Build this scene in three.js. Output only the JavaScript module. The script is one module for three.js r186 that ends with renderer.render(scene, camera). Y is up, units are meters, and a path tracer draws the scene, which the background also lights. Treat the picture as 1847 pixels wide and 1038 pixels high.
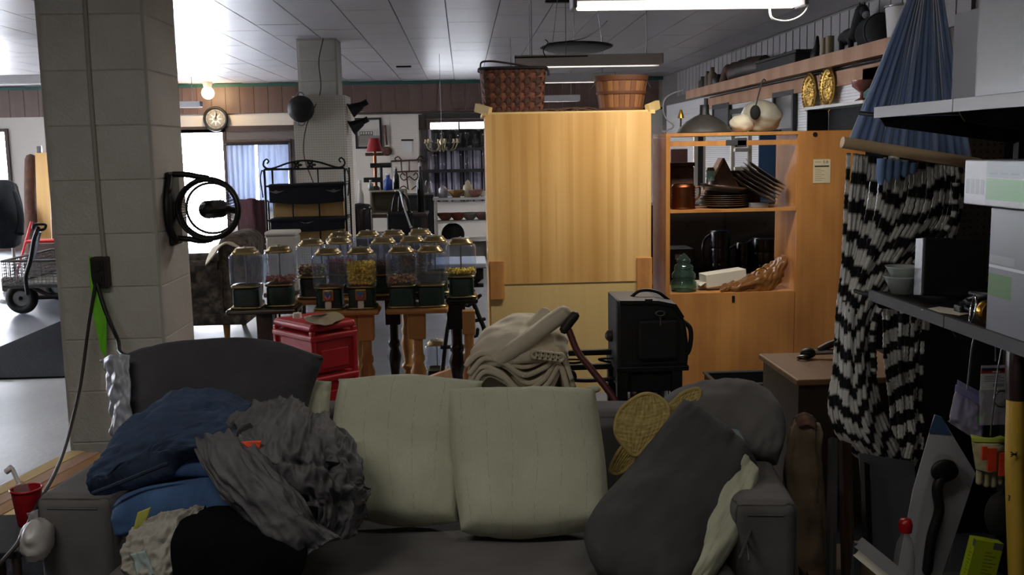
import * as THREE from 'three';
import { RoundedBoxGeometry } from 'three/addons/geometries/RoundedBoxGeometry.js';
import { mergeGeometries } from 'three/addons/utils/BufferGeometryUtils.js';
import { RectAreaLightUniformsLib } from 'three/addons/lights/RectAreaLightUniformsLib.js';

// ---------------------------------------------------------------- camera, daylight, lamps, exposure
const scene = new THREE.Scene();
const renderer = new THREE.WebGLRenderer({ antialias: true });
renderer.toneMapping = THREE.LinearToneMapping;
renderer.toneMappingExposure = 1.0;
renderer.shadowMap.enabled = true;
RectAreaLightUniformsLib.init();

const camera = new THREE.PerspectiveCamera(32.16, 1847 / 1038, 0.05, 80);
camera.position.set(0, 1.5, 0);
camera.up.set(0.02509, 0.99042, -0.13579);
camera.lookAt(0.045657, 1.5 - 0.136824, -0.989543);

scene.background = new THREE.Color().setRGB(29, 30.5, 33.5);   // hazy bright daylight outside the windows

// a fluorescent strip: the glowing diffuser and an area light of its size just under it
const TUBE_WHITE = [1.0, 0.95, 0.88];
function tubeLight(x, y, z, len, wid, power, turn = 0) {
  const l = new THREE.RectAreaLight(new THREE.Color().setRGB(...TUBE_WHITE), power, len, wid);
  l.position.set(x, y, z); l.lookAt(x, y - 1, z); l.rotateZ(turn); l.castShadow = true; scene.add(l);
}

// ---------------------------------------------------------------- random numbers and noise
let seedState = 12345;
const rnd = () => { seedState = (seedState * 1664525 + 1013904223) >>> 0; return seedState / 4294967296; };
const rr = (a, b) => a + (b - a) * rnd();
const seed = (n) => { seedState = n >>> 0; rnd(); };
function hash(ix, iy, s) { let h = (ix * 374761393 + iy * 668265263 + s * 974634777) | 0; h = Math.imul(h ^ (h >>> 13), 1274126177); return ((h ^ (h >>> 16)) >>> 0) / 4294967296; }
function vn(x, y, px, py, s) {
  const ix = Math.floor(x), iy = Math.floor(y), fx = x - ix, fy = y - iy, m = (a, p) => ((a % p) + p) % p;
  const ux = fx * fx * (3 - 2 * fx), uy = fy * fy * (3 - 2 * fy);
  const a = hash(m(ix, px), m(iy, py), s), b = hash(m(ix + 1, px), m(iy, py), s), c = hash(m(ix, px), m(iy + 1, py), s), d = hash(m(ix + 1, px), m(iy + 1, py), s);
  return a + (b - a) * ux + (c - a) * uy + (a - b - c + d) * ux * uy;
}
function fbm(u, v, fx, fy, oct, s) { let t = 0, a = 0.5, n = 0; for (let o = 0; o < oct; o++) { t += a * vn(u * fx, v * fy, fx, fy, s + o * 17); n += a; a *= 0.5; fx *= 2; fy *= 2; } return t / n; }
const n3 = (x, y, s) => fbm(x, y, 1, 1, 1, s);
const wob = (x, y, s) => vn(x, y, 4096, 4096, s) * 2 - 1;          // free noise, -1..1
const wob2 = (x, y, s) => wob(x, y, s) * 0.65 + wob(x * 2.1, y * 2.1, s + 7) * 0.35;

// ---------------------------------------------------------------- textures
function dataTex(size, fn, srgb = true, h = size) {
  const d = new Uint8Array(size * h * 4);
  for (let y = 0; y < h; y++) for (let x = 0; x < size; x++) {
    const c = fn(x / size, y / h), i = (y * size + x) * 4;
    d[i] = Math.max(0, Math.min(255, c[0])); d[i + 1] = Math.max(0, Math.min(255, c[1])); d[i + 2] = Math.max(0, Math.min(255, c[2])); d[i + 3] = 255;
  }
  const t = new THREE.DataTexture(d, size, h);
  t.wrapS = t.wrapT = THREE.RepeatWrapping; t.magFilter = THREE.LinearFilter; t.minFilter = THREE.LinearMipmapLinearFilter;
  if (srgb) t.colorSpace = THREE.SRGBColorSpace;
  t.needsUpdate = true; return t;
}
const rep = (t, mx, my = mx) => { const c = t.clone(); c.repeat.set(1 / mx, 1 / my); c.needsUpdate = true; return c; };   // one tile covers mx by my metres
const hex = (h) => [(h >> 16) & 255, (h >> 8) & 255, h & 255];
const mixc = (a, b, t) => [a[0] + (b[0] - a[0]) * t, a[1] + (b[1] - a[1]) * t, a[2] + (b[2] - a[2]) * t];
const grainTex = (a, b, seedN, fx, fy, size = 256) => dataTex(size, (u, v) => {
  const w = fbm(u, v, fx, fy, 4, seedN), f = fbm(u, v, fx * 8, fy, 2, seedN + 90), p = fbm(u, v, 3, 3, 3, seedN + 50);
  return mixc(hex(a), hex(b), Math.min(1, Math.max(0, w * 0.55 + f * 0.3 + p * 0.35 - 0.1)));
});
const mottleTex = (a, b, seedN, fx, oct = 5, size = 256, gain = 1.4) => dataTex(size, (u, v) => mixc(hex(a), hex(b), Math.min(1, Math.max(0, (fbm(u, v, fx, fx, oct, seedN) - 0.5) * gain + 0.5))));
const bumpTex = (seedN, fx, fy = fx, oct = 4, size = 256) => dataTex(size, (u, v) => { const k = fbm(u, v, fx, fy, oct, seedN) * 255; return [k, k, k]; }, false);
const weaveBump = dataTex(128, (u, v) => { const k = 128 + 60 * Math.sin(u * Math.PI * 64) * Math.cos(v * Math.PI * 64) + 60 * (hash(Math.floor(u * 64), Math.floor(v * 64), 3) - 0.5); return [k, k, k]; }, false);
const speckBump = bumpTex(5, 24, 24, 4);
const foldBump = bumpTex(8, 5, 5, 5);
function canvasTex(w, h, draw) {
  const c = document.createElement('canvas'); c.width = w; c.height = h; const g = c.getContext('2d'); draw(g, w, h);
  const t = new THREE.CanvasTexture(c); t.colorSpace = THREE.SRGBColorSpace; t.magFilter = THREE.LinearFilter; return t;
}

// ---------------------------------------------------------------- materials
const std = (color, roughness = 0.7, o = {}) => new THREE.MeshStandardMaterial({ color, roughness, metalness: 0, ...o });
const metal = (color, roughness = 0.35, o = {}) => new THREE.MeshStandardMaterial({ color, roughness, metalness: 1, ...o });
const phys = (color, roughness, o = {}) => new THREE.MeshPhysicalMaterial({ color, roughness, ...o });
const tx = (map, mx, my, roughness = 0.75, o = {}) => new THREE.MeshStandardMaterial({ map: rep(map, mx, my), roughness, ...o });
const bumped = (m, t, mx, depth) => { m.bumpMap = rep(t, mx); m.bumpScale = depth; return m; };

const T = {
  ply: dataTex(512, (u, v) => { const b = fbm(u, v, 7, 1, 3, 12), f = fbm(u, v, 60, 2, 2, 14), p = fbm(u, v, 4, 4, 4, 16), s = fbm(u, v, 24, 1, 2, 18); return mixc(hex(0xe2b674), hex(0xb98844), Math.min(1, Math.max(0, (b - 0.5) * 1.3 + 0.42 + (f - 0.5) * 0.3 + (p - 0.5) * 0.6 + (s > 0.66 ? 0.25 : 0)))); }), stain: dataTex(512, (u, v) => { const b = fbm(u, v, 6, 1, 3, 22), f = fbm(u, v, 50, 2, 2, 24), p = fbm(u, v, 5, 4, 5, 26); return mixc(hex(0xc88c4a), hex(0x8f5a2c), Math.min(1, Math.max(0, (b - 0.5) * 0.9 + 0.45 + (f - 0.5) * 0.3 + (p - 0.5) * 1.0))); }), pale: grainTex(0xd8bc80, 0xc8a868, 31, 6, 1),
  brown: grainTex(0x6b544c, 0x513e36, 41, 8, 1), dark: grainTex(0x3b2a1e, 0x22160f, 47, 8, 1), oak: grainTex(0xb98a4c, 0x8f602c, 53, 8, 1), pine: grainTex(0xc49c80, 0xa07858, 61, 6, 1),
  concrete: mottleTex(0x83868e, 0x5f636b, 71, 4, 6, 512), block: mottleTex(0xcbcac1, 0xb9b7ad, 73, 6), ceil: mottleTex(0xc0bcbe, 0xb4b0b2, 79, 3, 3),
  suede: mottleTex(0x6f6d6b, 0x565352, 83, 5, 6), denim: mottleTex(0x34455f, 0x232f45, 89, 7, 6), jean: mottleTex(0x3a5880, 0x2b4468, 91, 7, 6),
  canvas: mottleTex(0xe4d9c2, 0xcfc3a8, 97, 4, 5), linen: mottleTex(0xc3c3aa, 0xb2b298, 101, 5, 5), floral: mottleTex(0x6b5f50, 0x2f2925, 103, 12, 4, 256, 2.4), straw: mottleTex(0xb29f62, 0x8a7740, 107, 20, 3),
  rust: mottleTex(0x5d3a28, 0x3a241a, 109, 6, 5),
};
const M = {
  ply: tx(T.ply, 1.1, 2.2, 0.55), stain: tx(T.stain, 0.9, 1.6, 0.5), pale: tx(T.pale, 0.8, 1.6, 0.65), brown: tx(T.brown, 0.5, 1.2, 0.6), dark: tx(T.dark, 0.4, 1, 0.45), oak: tx(T.oak, 0.25, 0.7, 0.45), pine: tx(T.pine, 0.3, 1.2, 0.7),
  black: std(0x0d0d0f, 0.5), blackGloss: std(0x090a0d, 0.22), blackMatte: std(0x121213, 0.85), iron: std(0x131314, 0.45, { metalness: 0.4 }), white: std(0xd6d4d0, 0.5), offwhite: std(0xb9b6ae, 0.6), grey: std(0x77777a, 0.6), dgrey: std(0x39393b, 0.6),
  chrome: metal(0xc9c9cc, 0.2), steel: metal(0x8e8f93, 0.35), brass: metal(0xb98d3c, 0.28), pewter: metal(0xa0968e, 0.32), copper: metal(0x7c4a2e, 0.35), teal: std(0x17514a, 0.5), red: std(0xb81e26, 0.45), redDark: std(0x6d1414, 0.5),
  glass: phys(0xffffff, 0.03, { transmission: 1, thickness: 0, ior: 1.45 }), plastic: phys(0xf4f4f6, 0.12, { transmission: 0.9, thickness: 0, ior: 1.4 }), film: phys(0xf0f0f4, 0.2, { transmission: 0.8, thickness: 0 }),
  trim: std(0x3a2a24, 0.6), paper: std(0xcfc9b8, 0.8), rubber: std(0x161616, 0.8), bluegreen: std(0x1d4a42, 0.6), navy: std(0x0a0e1c, 0.9), blue: std(0x1c3f8f, 0.4),
};

// ---------------------------------------------------------------- geometry helpers (all in metres, world axes)
const V = (p) => new THREE.Vector3(...p);
const tr = (g, x = 0, y = 0, z = 0) => g.translate(x, y, z);
function rot(g, rx = 0, ry = 0, rz = 0, at = [0, 0, 0]) { g.translate(-at[0], -at[1], -at[2]); if (rx) g.rotateX(rx); if (rz) g.rotateZ(rz); if (ry) g.rotateY(ry); return g.translate(...at); }
// box between two corners, or centred box; uv in metres come from uvBox at merge time
const bx = (x0, x1, y0, y1, z0, z1) => new THREE.BoxGeometry(Math.abs(x1 - x0), Math.abs(y1 - y0), Math.abs(z1 - z0)).translate((x0 + x1) / 2, (y0 + y1) / 2, (z0 + z1) / 2);
const rb = (x0, x1, y0, y1, z0, z1, r = 0.01, s = 2) => new RoundedBoxGeometry(Math.abs(x1 - x0), Math.abs(y1 - y0), Math.abs(z1 - z0), s, Math.min(r, Math.abs(x1 - x0) / 2.01, Math.abs(y1 - y0) / 2.01, Math.abs(z1 - z0) / 2.01)).translate((x0 + x1) / 2, (y0 + y1) / 2, (z0 + z1) / 2);
const cyl = (r0, r1, h, n = 20, open = false) => new THREE.CylinderGeometry(r1, r0, h, n, 1, open);           // r0 bottom, r1 top, centred
const lathe = (pts, n = 24) => new THREE.LatheGeometry(pts.map((p) => new THREE.Vector2(Math.max(p[0], 1e-4), p[1])), n);
const ball = (r, x = 0, y = 0, z = 0, n = 14) => new THREE.SphereGeometry(r, n, Math.max(6, Math.round(n * 0.7))).translate(x, y, z);
const torus = (R, r, n = 28, m = 8, arc = Math.PI * 2) => new THREE.TorusGeometry(R, r, m, n, arc);
function tube(pts, r, seg = 0, radial = 7, closed = false) {
  const c = new THREE.CatmullRomCurve3(pts.map(V), closed, 'centripetal');
  const g = new THREE.TubeGeometry(c, seg || Math.max(8, pts.length * 5), r, radial, closed);
  if (closed) return g;
  const caps = [g];
  for (const [p, q] of [[pts[0], pts[1]], [pts.at(-1), pts.at(-2)]]) { const s = new THREE.SphereGeometry(r, radial, 4); s.translate(...p); caps.push(s); }
  return mergeGeometries(caps);
}
function rod(a, b, r, r2 = r, n = 10) {                                // straight bar between two points
  const A = V(a), B = V(b), d = B.clone().sub(A), g = new THREE.CylinderGeometry(r2, r, d.length(), n);
  g.applyQuaternion(new THREE.Quaternion().setFromUnitVectors(new THREE.Vector3(0, 1, 0), d.clone().normalize()));
  const c = A.add(B).multiplyScalar(0.5); return g.translate(c.x, c.y, c.z);
}
function plank(a, b, w, t, upv = [0, 0, 1]) {                          // rectangular bar from a to b; w across, t along upv
  const A = V(a), B = V(b), d = B.clone().sub(A), L = d.length(), y = d.normalize(), z = V(upv).addScaledVector(y, -V(upv).dot(y)).normalize(), x = new THREE.Vector3().crossVectors(y, z);
  const g = new THREE.BoxGeometry(w, L, t), m = new THREE.Matrix4().makeBasis(x, y, z); g.applyMatrix4(m);
  const c = A.add(B).multiplyScalar(0.5); return g.translate(c.x, c.y, c.z);
}
function extr(pts, depth, bevel = 0) {                                 // outline in xy, thickness along z, centred on z = 0
  const s = new THREE.Shape(pts.map((p) => new THREE.Vector2(p[0], p[1])));
  return new THREE.ExtrudeGeometry(s, { depth: depth - 2 * bevel, bevelEnabled: bevel > 0, bevelSize: bevel, bevelThickness: bevel, bevelSegments: 2, curveSegments: 8 }).translate(0, 0, -(depth - 2 * bevel) / 2);
}
function grid(fn, nu, nv, flip = false) {
  const pos = [], uv = [], idx = [];
  for (let j = 0; j <= nv; j++) for (let i = 0; i <= nu; i++) { const p = fn(i / nu, j / nv); pos.push(p[0], p[1], p[2]); uv.push(i / nu, j / nv); }
  for (let j = 0; j < nv; j++) for (let i = 0; i < nu; i++) { const a = j * (nu + 1) + i, b = a + 1, c = a + nu + 1, d = c + 1; flip ? idx.push(a, b, c, b, d, c) : idx.push(a, c, b, b, c, d); }
  const g = new THREE.BufferGeometry();
  g.setAttribute('position', new THREE.Float32BufferAttribute(pos, 3)); g.setAttribute('uv', new THREE.Float32BufferAttribute(uv, 2)); g.setIndex(idx); g.computeVertexNormals(); return g;
}
// smooth surface through rows of points (each row from left to right)
function surf(rows) {
  const cr = rows.map((r) => new THREE.CatmullRomCurve3(r.map(V), false, 'centripetal'));
  return (u, v) => {
    const f = v * (rows.length - 1), k = Math.min(rows.length - 2, Math.floor(f)), t = f - k;
    const P = (i) => cr[Math.max(0, Math.min(rows.length - 1, i))].getPoint(u);
    if (rows.length === 2) return P(0).lerp(P(1), v);
    const a = P(k - 1), b = P(k), c = P(k + 1), d = P(k + 2), t2 = t * t, t3 = t2 * t, o = new THREE.Vector3();
    for (const q of ['x', 'y', 'z']) o[q] = 0.5 * (2 * b[q] + (c[q] - a[q]) * t + (2 * a[q] - 5 * b[q] + 4 * c[q] - d[q]) * t2 + (3 * b[q] - a[q] - 3 * c[q] + d[q]) * t3);
    return o;
  };
}
// a closed slab around a surface: th(u, v) is its thickness, bump(u, v) pushes it along its normal; uv in metres
function slab(fn, nu, nv, th, bump = () => 0) {
  const at = [], nor = [];
  for (let j = 0; j <= nv; j++) for (let i = 0; i <= nu; i++) at.push(fn(i / nu, j / nv));
  const A = (i, j) => at[Math.max(0, Math.min(nv, j)) * (nu + 1) + Math.max(0, Math.min(nu, i))];
  for (let j = 0; j <= nv; j++) for (let i = 0; i <= nu; i++) nor.push(A(i + 1, j).clone().sub(A(i - 1, j)).cross(A(i, j + 1).clone().sub(A(i, j - 1))).normalize().negate());
  const lu = A(0, nv >> 1).distanceTo(A(nu >> 1, nv >> 1)) + A(nu >> 1, nv >> 1).distanceTo(A(nu, nv >> 1)), lv = A(nu >> 1, 0).distanceTo(A(nu >> 1, nv >> 1)) + A(nu >> 1, nv >> 1).distanceTo(A(nu >> 1, nv));
  const pos = [], uv = [], idx = [], N = (nu + 1) * (nv + 1), thf = typeof th === 'function' ? th : () => th;
  for (const s of [1, -1]) for (let j = 0; j <= nv; j++) for (let i = 0; i <= nu; i++) {
    const k = j * (nu + 1) + i, u = i / nu, v = j / nv, p = at[k].clone().addScaledVector(nor[k], s * thf(u, v) / 2 + bump(u, v, s));
    pos.push(p.x, p.y, p.z); uv.push(u * lu, (1 - v) * lv);
  }
  for (let j = 0; j < nv; j++) for (let i = 0; i < nu; i++) {
    const a = j * (nu + 1) + i, b = a + 1, c = a + nu + 1, d = c + 1;
    idx.push(a, c, b, b, c, d, N + a, N + b, N + c, N + b, N + d, N + c);
  }
  const edge = []; for (let i = 0; i < nu; i++) edge.push([i, i + 1]); for (let j = 0; j < nv; j++) edge.push([j * (nu + 1) + nu, (j + 1) * (nu + 1) + nu]);
  for (let i = nu; i > 0; i--) edge.push([nv * (nu + 1) + i, nv * (nu + 1) + i - 1]); for (let j = nv; j > 0; j--) edge.push([j * (nu + 1), (j - 1) * (nu + 1)]);
  for (const [a, b] of edge) idx.push(a, b, N + a, b, N + b, N + a);
  const g = new THREE.BufferGeometry();
  g.setAttribute('position', new THREE.Float32BufferAttribute(pos, 3)); g.setAttribute('uv', new THREE.Float32BufferAttribute(uv, 2)); g.setIndex(idx); g.computeVertexNormals(); g.userData.keepUV = true; return g;
}
const cloth = (rows, nu, nv, th, bump) => slab(surf(rows), nu, nv, th, bump);
const crease = (amp, fu, fv, s) => (u, v) => amp * (0.62 * (1 - 2.4 * Math.abs(wob2(u * fu, v * fv, s))) + 0.38 * (1 - 2.4 * Math.abs(wob2(u * fu * 2.2 + 5, v * fv * 2.2 + 3, s + 11))));
const folds = (amp, fu, fv, s) => (u, v) => amp * wob2(u * fu, v * fv, s);
function pillow(rows, th, amp = 0.006, s = 1, nu = 40, nv = 40, p = 4, extra = () => 0) {
  const e = (t) => Math.pow(Math.max(0, 1 - Math.pow(Math.abs(2 * t - 1), p)), 0.55);
  return slab(surf(rows), nu, nv, (u, v) => 0.012 + th * e(u) * e(v), (u, v, sd) => sd * amp * (wob2(u * 5, v * 5, s) + 0.5 * wob2(u * 14, v * 4, s + 3) * Math.abs(2 * v - 1) + 0.5 * wob2(u * 4, v * 14, s + 5) * Math.abs(2 * u - 1)) + (sd > 0 ? extra(u, v) : 0));
}
function uvBox(g) {                                                     // uv in metres from the face direction
  if (g.userData.keepUV) return g;
  const p = g.attributes.position, n = g.attributes.normal, uv = new Float32Array(p.count * 2);
  for (let i = 0; i < p.count; i++) {
    const ax = Math.abs(n.getX(i)), ay = Math.abs(n.getY(i)), az = Math.abs(n.getZ(i));
    if (az >= ax && az >= ay) { uv[2 * i] = p.getX(i); uv[2 * i + 1] = p.getY(i); } else if (ax >= ay) { uv[2 * i] = p.getZ(i); uv[2 * i + 1] = p.getY(i); } else { uv[2 * i] = p.getX(i); uv[2 * i + 1] = p.getZ(i); }
  }
  g.setAttribute('uv', new THREE.BufferAttribute(uv, 2)); return g;
}
const keep = (g) => { g.userData.keepUV = true; return g; };
function join(list) {
  if (!Array.isArray(list)) return list;
  if (list.length === 1) return list[0];
  const mixed = list.some((g) => !g.index) && list.some((g) => g.index);
  for (const g of list) { for (const k of Object.keys(g.attributes)) if (!['position', 'normal', 'uv', 'color'].includes(k)) g.deleteAttribute(k); }
  return mergeGeometries(mixed ? list.map((g) => (g.index ? g.toNonIndexed() : g)) : list);
}

// ---------------------------------------------------------------- things, parts, setting
const used = new Map();
const numbered = (name) => { const n = used.get(name) ?? 0; used.set(name, n + 1); return n ? name + '_' + String(n).padStart(3, '0') : name; };
function thing(name, label, category, group) { const o = new THREE.Group(); o.name = numbered(name); o.userData = { label, category }; if (group) o.userData.group = group; scene.add(o); return o; }
function mesh(name, geo, mat) { const isList = Array.isArray(geo); const keepIt = isList ? geo.every((g) => g.userData.keepUV) : geo.userData.keepUV; const g = join(geo); if (!keepIt) uvBox(g); const m = new THREE.Mesh(g, mat); m.name = name; m.castShadow = m.receiveShadow = true; return m; }
function part(parent, name, geo, mat, label) { const m = mesh(name, geo, mat); if (label) m.userData.label = label; parent.add(m); return m; }
function solo(name, geo, mat, label, category, group) { const m = mesh(numbered(name), geo, mat); m.userData = { label, category }; if (group) m.userData.group = group; scene.add(m); return m; }
function struct(name, geo, mat, label) { const m = mesh(name, geo, mat); m.userData = { kind: 'structure', label, category: name.split('_')[0] }; scene.add(m); return m; }
function structGroup(name, label) { const o = new THREE.Group(); o.name = name; o.userData = { kind: 'structure', label, category: name.split('_')[0] }; scene.add(o); return o; }
function copyOf(t, label, dx, dy, dz) { const c = t.clone(); c.name = numbered(t.name.replace(/_\d{3}$/, '')); c.userData = { ...t.userData, label }; c.position.add(new THREE.Vector3(dx, dy, dz)); scene.add(c); return c; }
// put every thing's origin at its base
function settle() {
  for (const o of scene.children) {
    if (o.isLight || o.isCamera || o.isInstancedMesh || o.position.lengthSq() || o.userData.kind === 'structure' || o.userData.shared) continue;
    const b = new THREE.Box3().setFromObject(o, true); if (b.isEmpty()) continue;
    const c = b.getCenter(new THREE.Vector3()); c.y = b.min.y;
    o.position.copy(c);
    if (o.isMesh) o.geometry.translate(-c.x, -c.y, -c.z); else for (const k of o.children) k.position.sub(c);
    if (o.isMesh) for (const k of o.children) k.position.sub(c);
  }
}

// ================================================================ THE SETTING
const CEIL = 2.65, FAR = -16.8, RIGHT = 3.35, LEFT = -9.6, BACK = 3.4;
M.floor = bumped(tx(T.concrete, 3.1, 3.1, 0.38), speckBump, 0.7, 0.0012);
M.floor.roughnessMap = rep(mottleTex(0xc8c8c8, 0xffffff, 77, 3, 5, 256, 0.9), 2.3); M.floor.roughness = 0.55;
M.ceil = tx(T.ceil, 2.2, 2.2, 0.36); M.wallWhite = bumped(std(0xd3cdc4, 0.8), speckBump, 0.5, 0.001); M.panelBrown = tx(T.brown, 0.5, 1.1, 0.5);
struct('floor', bx(LEFT, RIGHT, -0.2, 0, FAR, BACK), M.floor, 'grey stained concrete floor of the shop');
{ // ceiling: painted planks with open joints under a deck
  const c = structGroup('ceiling', 'glossy off-white ceiling of narrow painted panels');
  part(c, 'deck', bx(LEFT, RIGHT, 2.66, 2.85, FAR, BACK), M.dgrey);
  const W = 0.43, L = 0.86, tile = uvBox(new THREE.BoxGeometry(W - 0.01, 0.012, L - 0.007)), rest = [];
  for (let i = 0; i < 31; i++) for (let j = 0; j < 25; j++) {
    const x = RIGHT - 0.02 - W * (i + 0.5), z = FAR + L * (j + (i % 2 ? 0.25 : 0.75));
    if (x < LEFT || z > BACK) continue;
    if (z < -6.6 && x > 0.475 * z) { const m = new THREE.Mesh(tile, M.ceil); m.name = 'ceiling_tile'; m.position.set(x, CEIL + 0.006 + 0.002 * hash(i, j, 4), z); m.rotation.x = (hash(i, j, 9) - 0.5) * 0.004; m.castShadow = m.receiveShadow = true; c.add(m); } else rest.push(tile.clone().translate(x, CEIL + 0.006, z));
  }
  part(c, 'ceiling_tiles', rest, M.ceil).userData.kind = 'stuff';
}
// openings of the far wall: [x0, x1, y0, y1]
const OPEN = [[-9.3, -7.42, 0.48, 1.94], [-4.73, -3.93, 0, 1.87], [-3.84, -2.88, 0.62, 1.69], [-0.53, 0.42, 0.74, 1.97]];
{
  const w = structGroup('wall_far', 'white painted far wall under a band of dark brown panelling');
  const cuts = [LEFT, ...OPEN.flatMap((o) => [o[0], o[1]]), RIGHT], g = [];
  for (let k = 0; k < cuts.length - 1; k++) {
    const o = k % 2 ? OPEN[(k - 1) / 2] : null;
    if (!o) g.push(bx(cuts[k], cuts[k + 1], 0, 2.85, FAR - 0.2, FAR)); else { if (o[2] > 0) g.push(bx(o[0], o[1], 0, o[2], FAR - 0.2, FAR)); g.push(bx(o[0], o[1], o[3], 2.85, FAR - 0.2, FAR)); }
  }
  part(w, 'plaster', g, M.wallWhite);
  const board = uvBox(new THREE.BoxGeometry(0.224, 0.44, 0.03)), lowBoard = uvBox(new THREE.BoxGeometry(0.224, 0.5, 0.03));
  for (let x = LEFT + 0.115, k = 0; x < RIGHT; x += 0.23, k++) {
    const m = new THREE.Mesh(board, M.panelBrown); m.name = 'board'; m.position.set(x, 2.39, FAR + 0.016 + 0.004 * hash(k, 1, 2)); m.castShadow = m.receiveShadow = true; w.add(m);
    if (x < -5) { const b = new THREE.Mesh(lowBoard, M.panelBrown); b.name = 'board'; b.position.set(x, 0.25, FAR + 0.016); b.castShadow = b.receiveShadow = true; w.add(b); }
  }
}
struct('trim_1', bx(LEFT, RIGHT, 2.6, 2.65, FAR, FAR + 0.05), M.teal, 'teal painted strip where the far wall meets the ceiling');
struct('trim_2', bx(-5.4, -1.7, 1.88, 1.97, FAR, FAR + 0.05), M.trim, 'dark brown head board above the glass door');
struct('trim_3', bx(-1.75, RIGHT, 2.12, 2.16, FAR, FAR + 0.06), M.trim, 'dark rail below the panelling over the pegboard');
struct('trim_4', bx(-3.88, -2.3, 1.745, 1.875, FAR, FAR + 0.03), std(0x5a5350, 0.6), 'grey-brown board above the curtained window');
struct('trim_5', bx(-2.82, -2.3, 0.2, 1.74, FAR, FAR + 0.03), std(0x4a403d, 0.6), 'dark board right of the curtained window');
struct('trim_6', bx(-0.66, 0.9, 2.03, 2.115, FAR, FAR + 0.04), std(0x2e2725, 0.6), 'dark board above the crowded window');
struct('trim_7', bx(-0.68, -0.59, 0.7, 2.025, FAR, FAR + 0.04), std(0x332b29, 0.6), 'dark board left of the crowded window');
function windowUnit(name, o, label, bars) {
  const w = structGroup(name, label), z = FAR + 0.02, f = 0.05;
  for (const b of [bx(o[0] - f, o[0], o[2], o[3] + f, z - 0.14, z + 0.03), bx(o[1], o[1] + f, o[2], o[3] + f, z - 0.14, z + 0.03), bx(o[0], o[1], o[3], o[3] + f, z - 0.14, z + 0.03)]) part(w, 'frame', b, M.trim);
  if (o[2] > 0) part(w, 'sill', bx(o[0] - f, o[1] + f, o[2] - 0.04, o[2], z - 0.14, z + 0.05), M.trim);
  const n = bars + 1, pw = (o[1] - o[0]) / n;
  for (let k = 0; k < n; k++) { part(w, 'pane', bx(o[0] + k * pw + 0.01, o[0] + (k + 1) * pw - 0.01, o[2] + 0.02, o[3], z - 0.13, z - 0.126), M.glass); if (k) part(w, 'bar', bx(o[0] + k * pw - 0.015, o[0] + k * pw + 0.015, o[2], o[3], z - 0.15, z - 0.1), M.trim); }
}
windowUnit('window_1', OPEN[0], 'brown framed window at the left edge, blown out by daylight', 1);
windowUnit('door_1', OPEN[1], 'tall glass door glaring with daylight behind the fan', 0);
windowUnit('window_2', OPEN[2], 'curtained window right of the glass door', 1);
windowUnit('window_3', OPEN[3], 'dark window crowded with glassware left of the plywood cabinet', 1);
{ // right wall: slats below the shelf, ribbed grey sheet above
  const w = structGroup('wall_right', 'right wall of thin white slats with ribbed grey sheet above');
  part(w, 'backing', bx(RIGHT, RIGHT + 0.2, 0, 2.85, FAR, BACK), std(0x6f6c6a, 0.8));
  const slatM = std(0xf3f2f4, 0.4), slat = uvBox(new THREE.BoxGeometry(0.012, 0.024, 9.4));
  for (let k = 0; k < 46; k++) { const m = new THREE.Mesh(slat, slatM); m.name = 'slat'; m.position.set(RIGHT - 0.008, 0.96 + k * 0.0265, -11.7); m.castShadow = m.receiveShadow = true; w.add(m); }
  const rib = uvBox(new THREE.BoxGeometry(0.02, 0.36, 0.1)), ribM = std(0x8b8888, 0.6);
  for (let k = 0; k < 86; k++) { const m = new THREE.Mesh(rib, ribM); m.name = 'panel'; m.position.set(RIGHT - 0.01 - 0.006 * (k % 2), 2.45, -15.5 + k * 0.105); m.castShadow = m.receiveShadow = true; w.add(m); }
}
const OPENL = [[-12.4, -10.2, 0.8, 2.1], [-9.6, -7.4, 0.8, 2.1]];   // left wall: [z0, z1, y0, y1]
{
  const g = [bx(LEFT - 0.2, LEFT, 0, 2.85, FAR, OPENL[0][0]), bx(LEFT - 0.2, LEFT, 0, 2.85, OPENL[0][1], OPENL[1][0]), bx(LEFT - 0.2, LEFT, 0, 2.85, OPENL[1][1], BACK)];
  for (const o of OPENL) g.push(bx(LEFT - 0.2, LEFT, 0, o[2], o[0], o[1]), bx(LEFT - 0.2, LEFT, o[3], 2.85, o[0], o[1]));
  struct('wall_left', g, M.wallWhite, 'white left wall with two wide shop windows, outside the picture');
  OPENL.forEach((o, k) => {
    const w = structGroup('window_' + (4 + k), ['far', 'near'][k] + ' wide shop window in the left wall, outside the picture'), x = LEFT - 0.1;
    for (const b of [bx(x - 0.03, x + 0.03, o[2], o[3], o[0], o[0] + 0.05), bx(x - 0.03, x + 0.03, o[2], o[3], o[1] - 0.05, o[1]), bx(x - 0.03, x + 0.03, o[3] - 0.05, o[3], o[0] + 0.05, o[1] - 0.05), bx(x - 0.03, x + 0.03, o[2], o[2] + 0.05, o[0] + 0.05, o[1] - 0.05)]) part(w, 'frame', b, M.trim);
    part(w, 'pane', bx(x - 0.002, x + 0.002, o[2] + 0.05, o[3] - 0.05, o[0] + 0.05, o[1] - 0.05), M.glass);
  });
}
struct('wall_back', bx(LEFT, RIGHT, 0, 2.85, BACK, BACK + 0.2), M.wallWhite, 'white wall behind the viewer');

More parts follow.
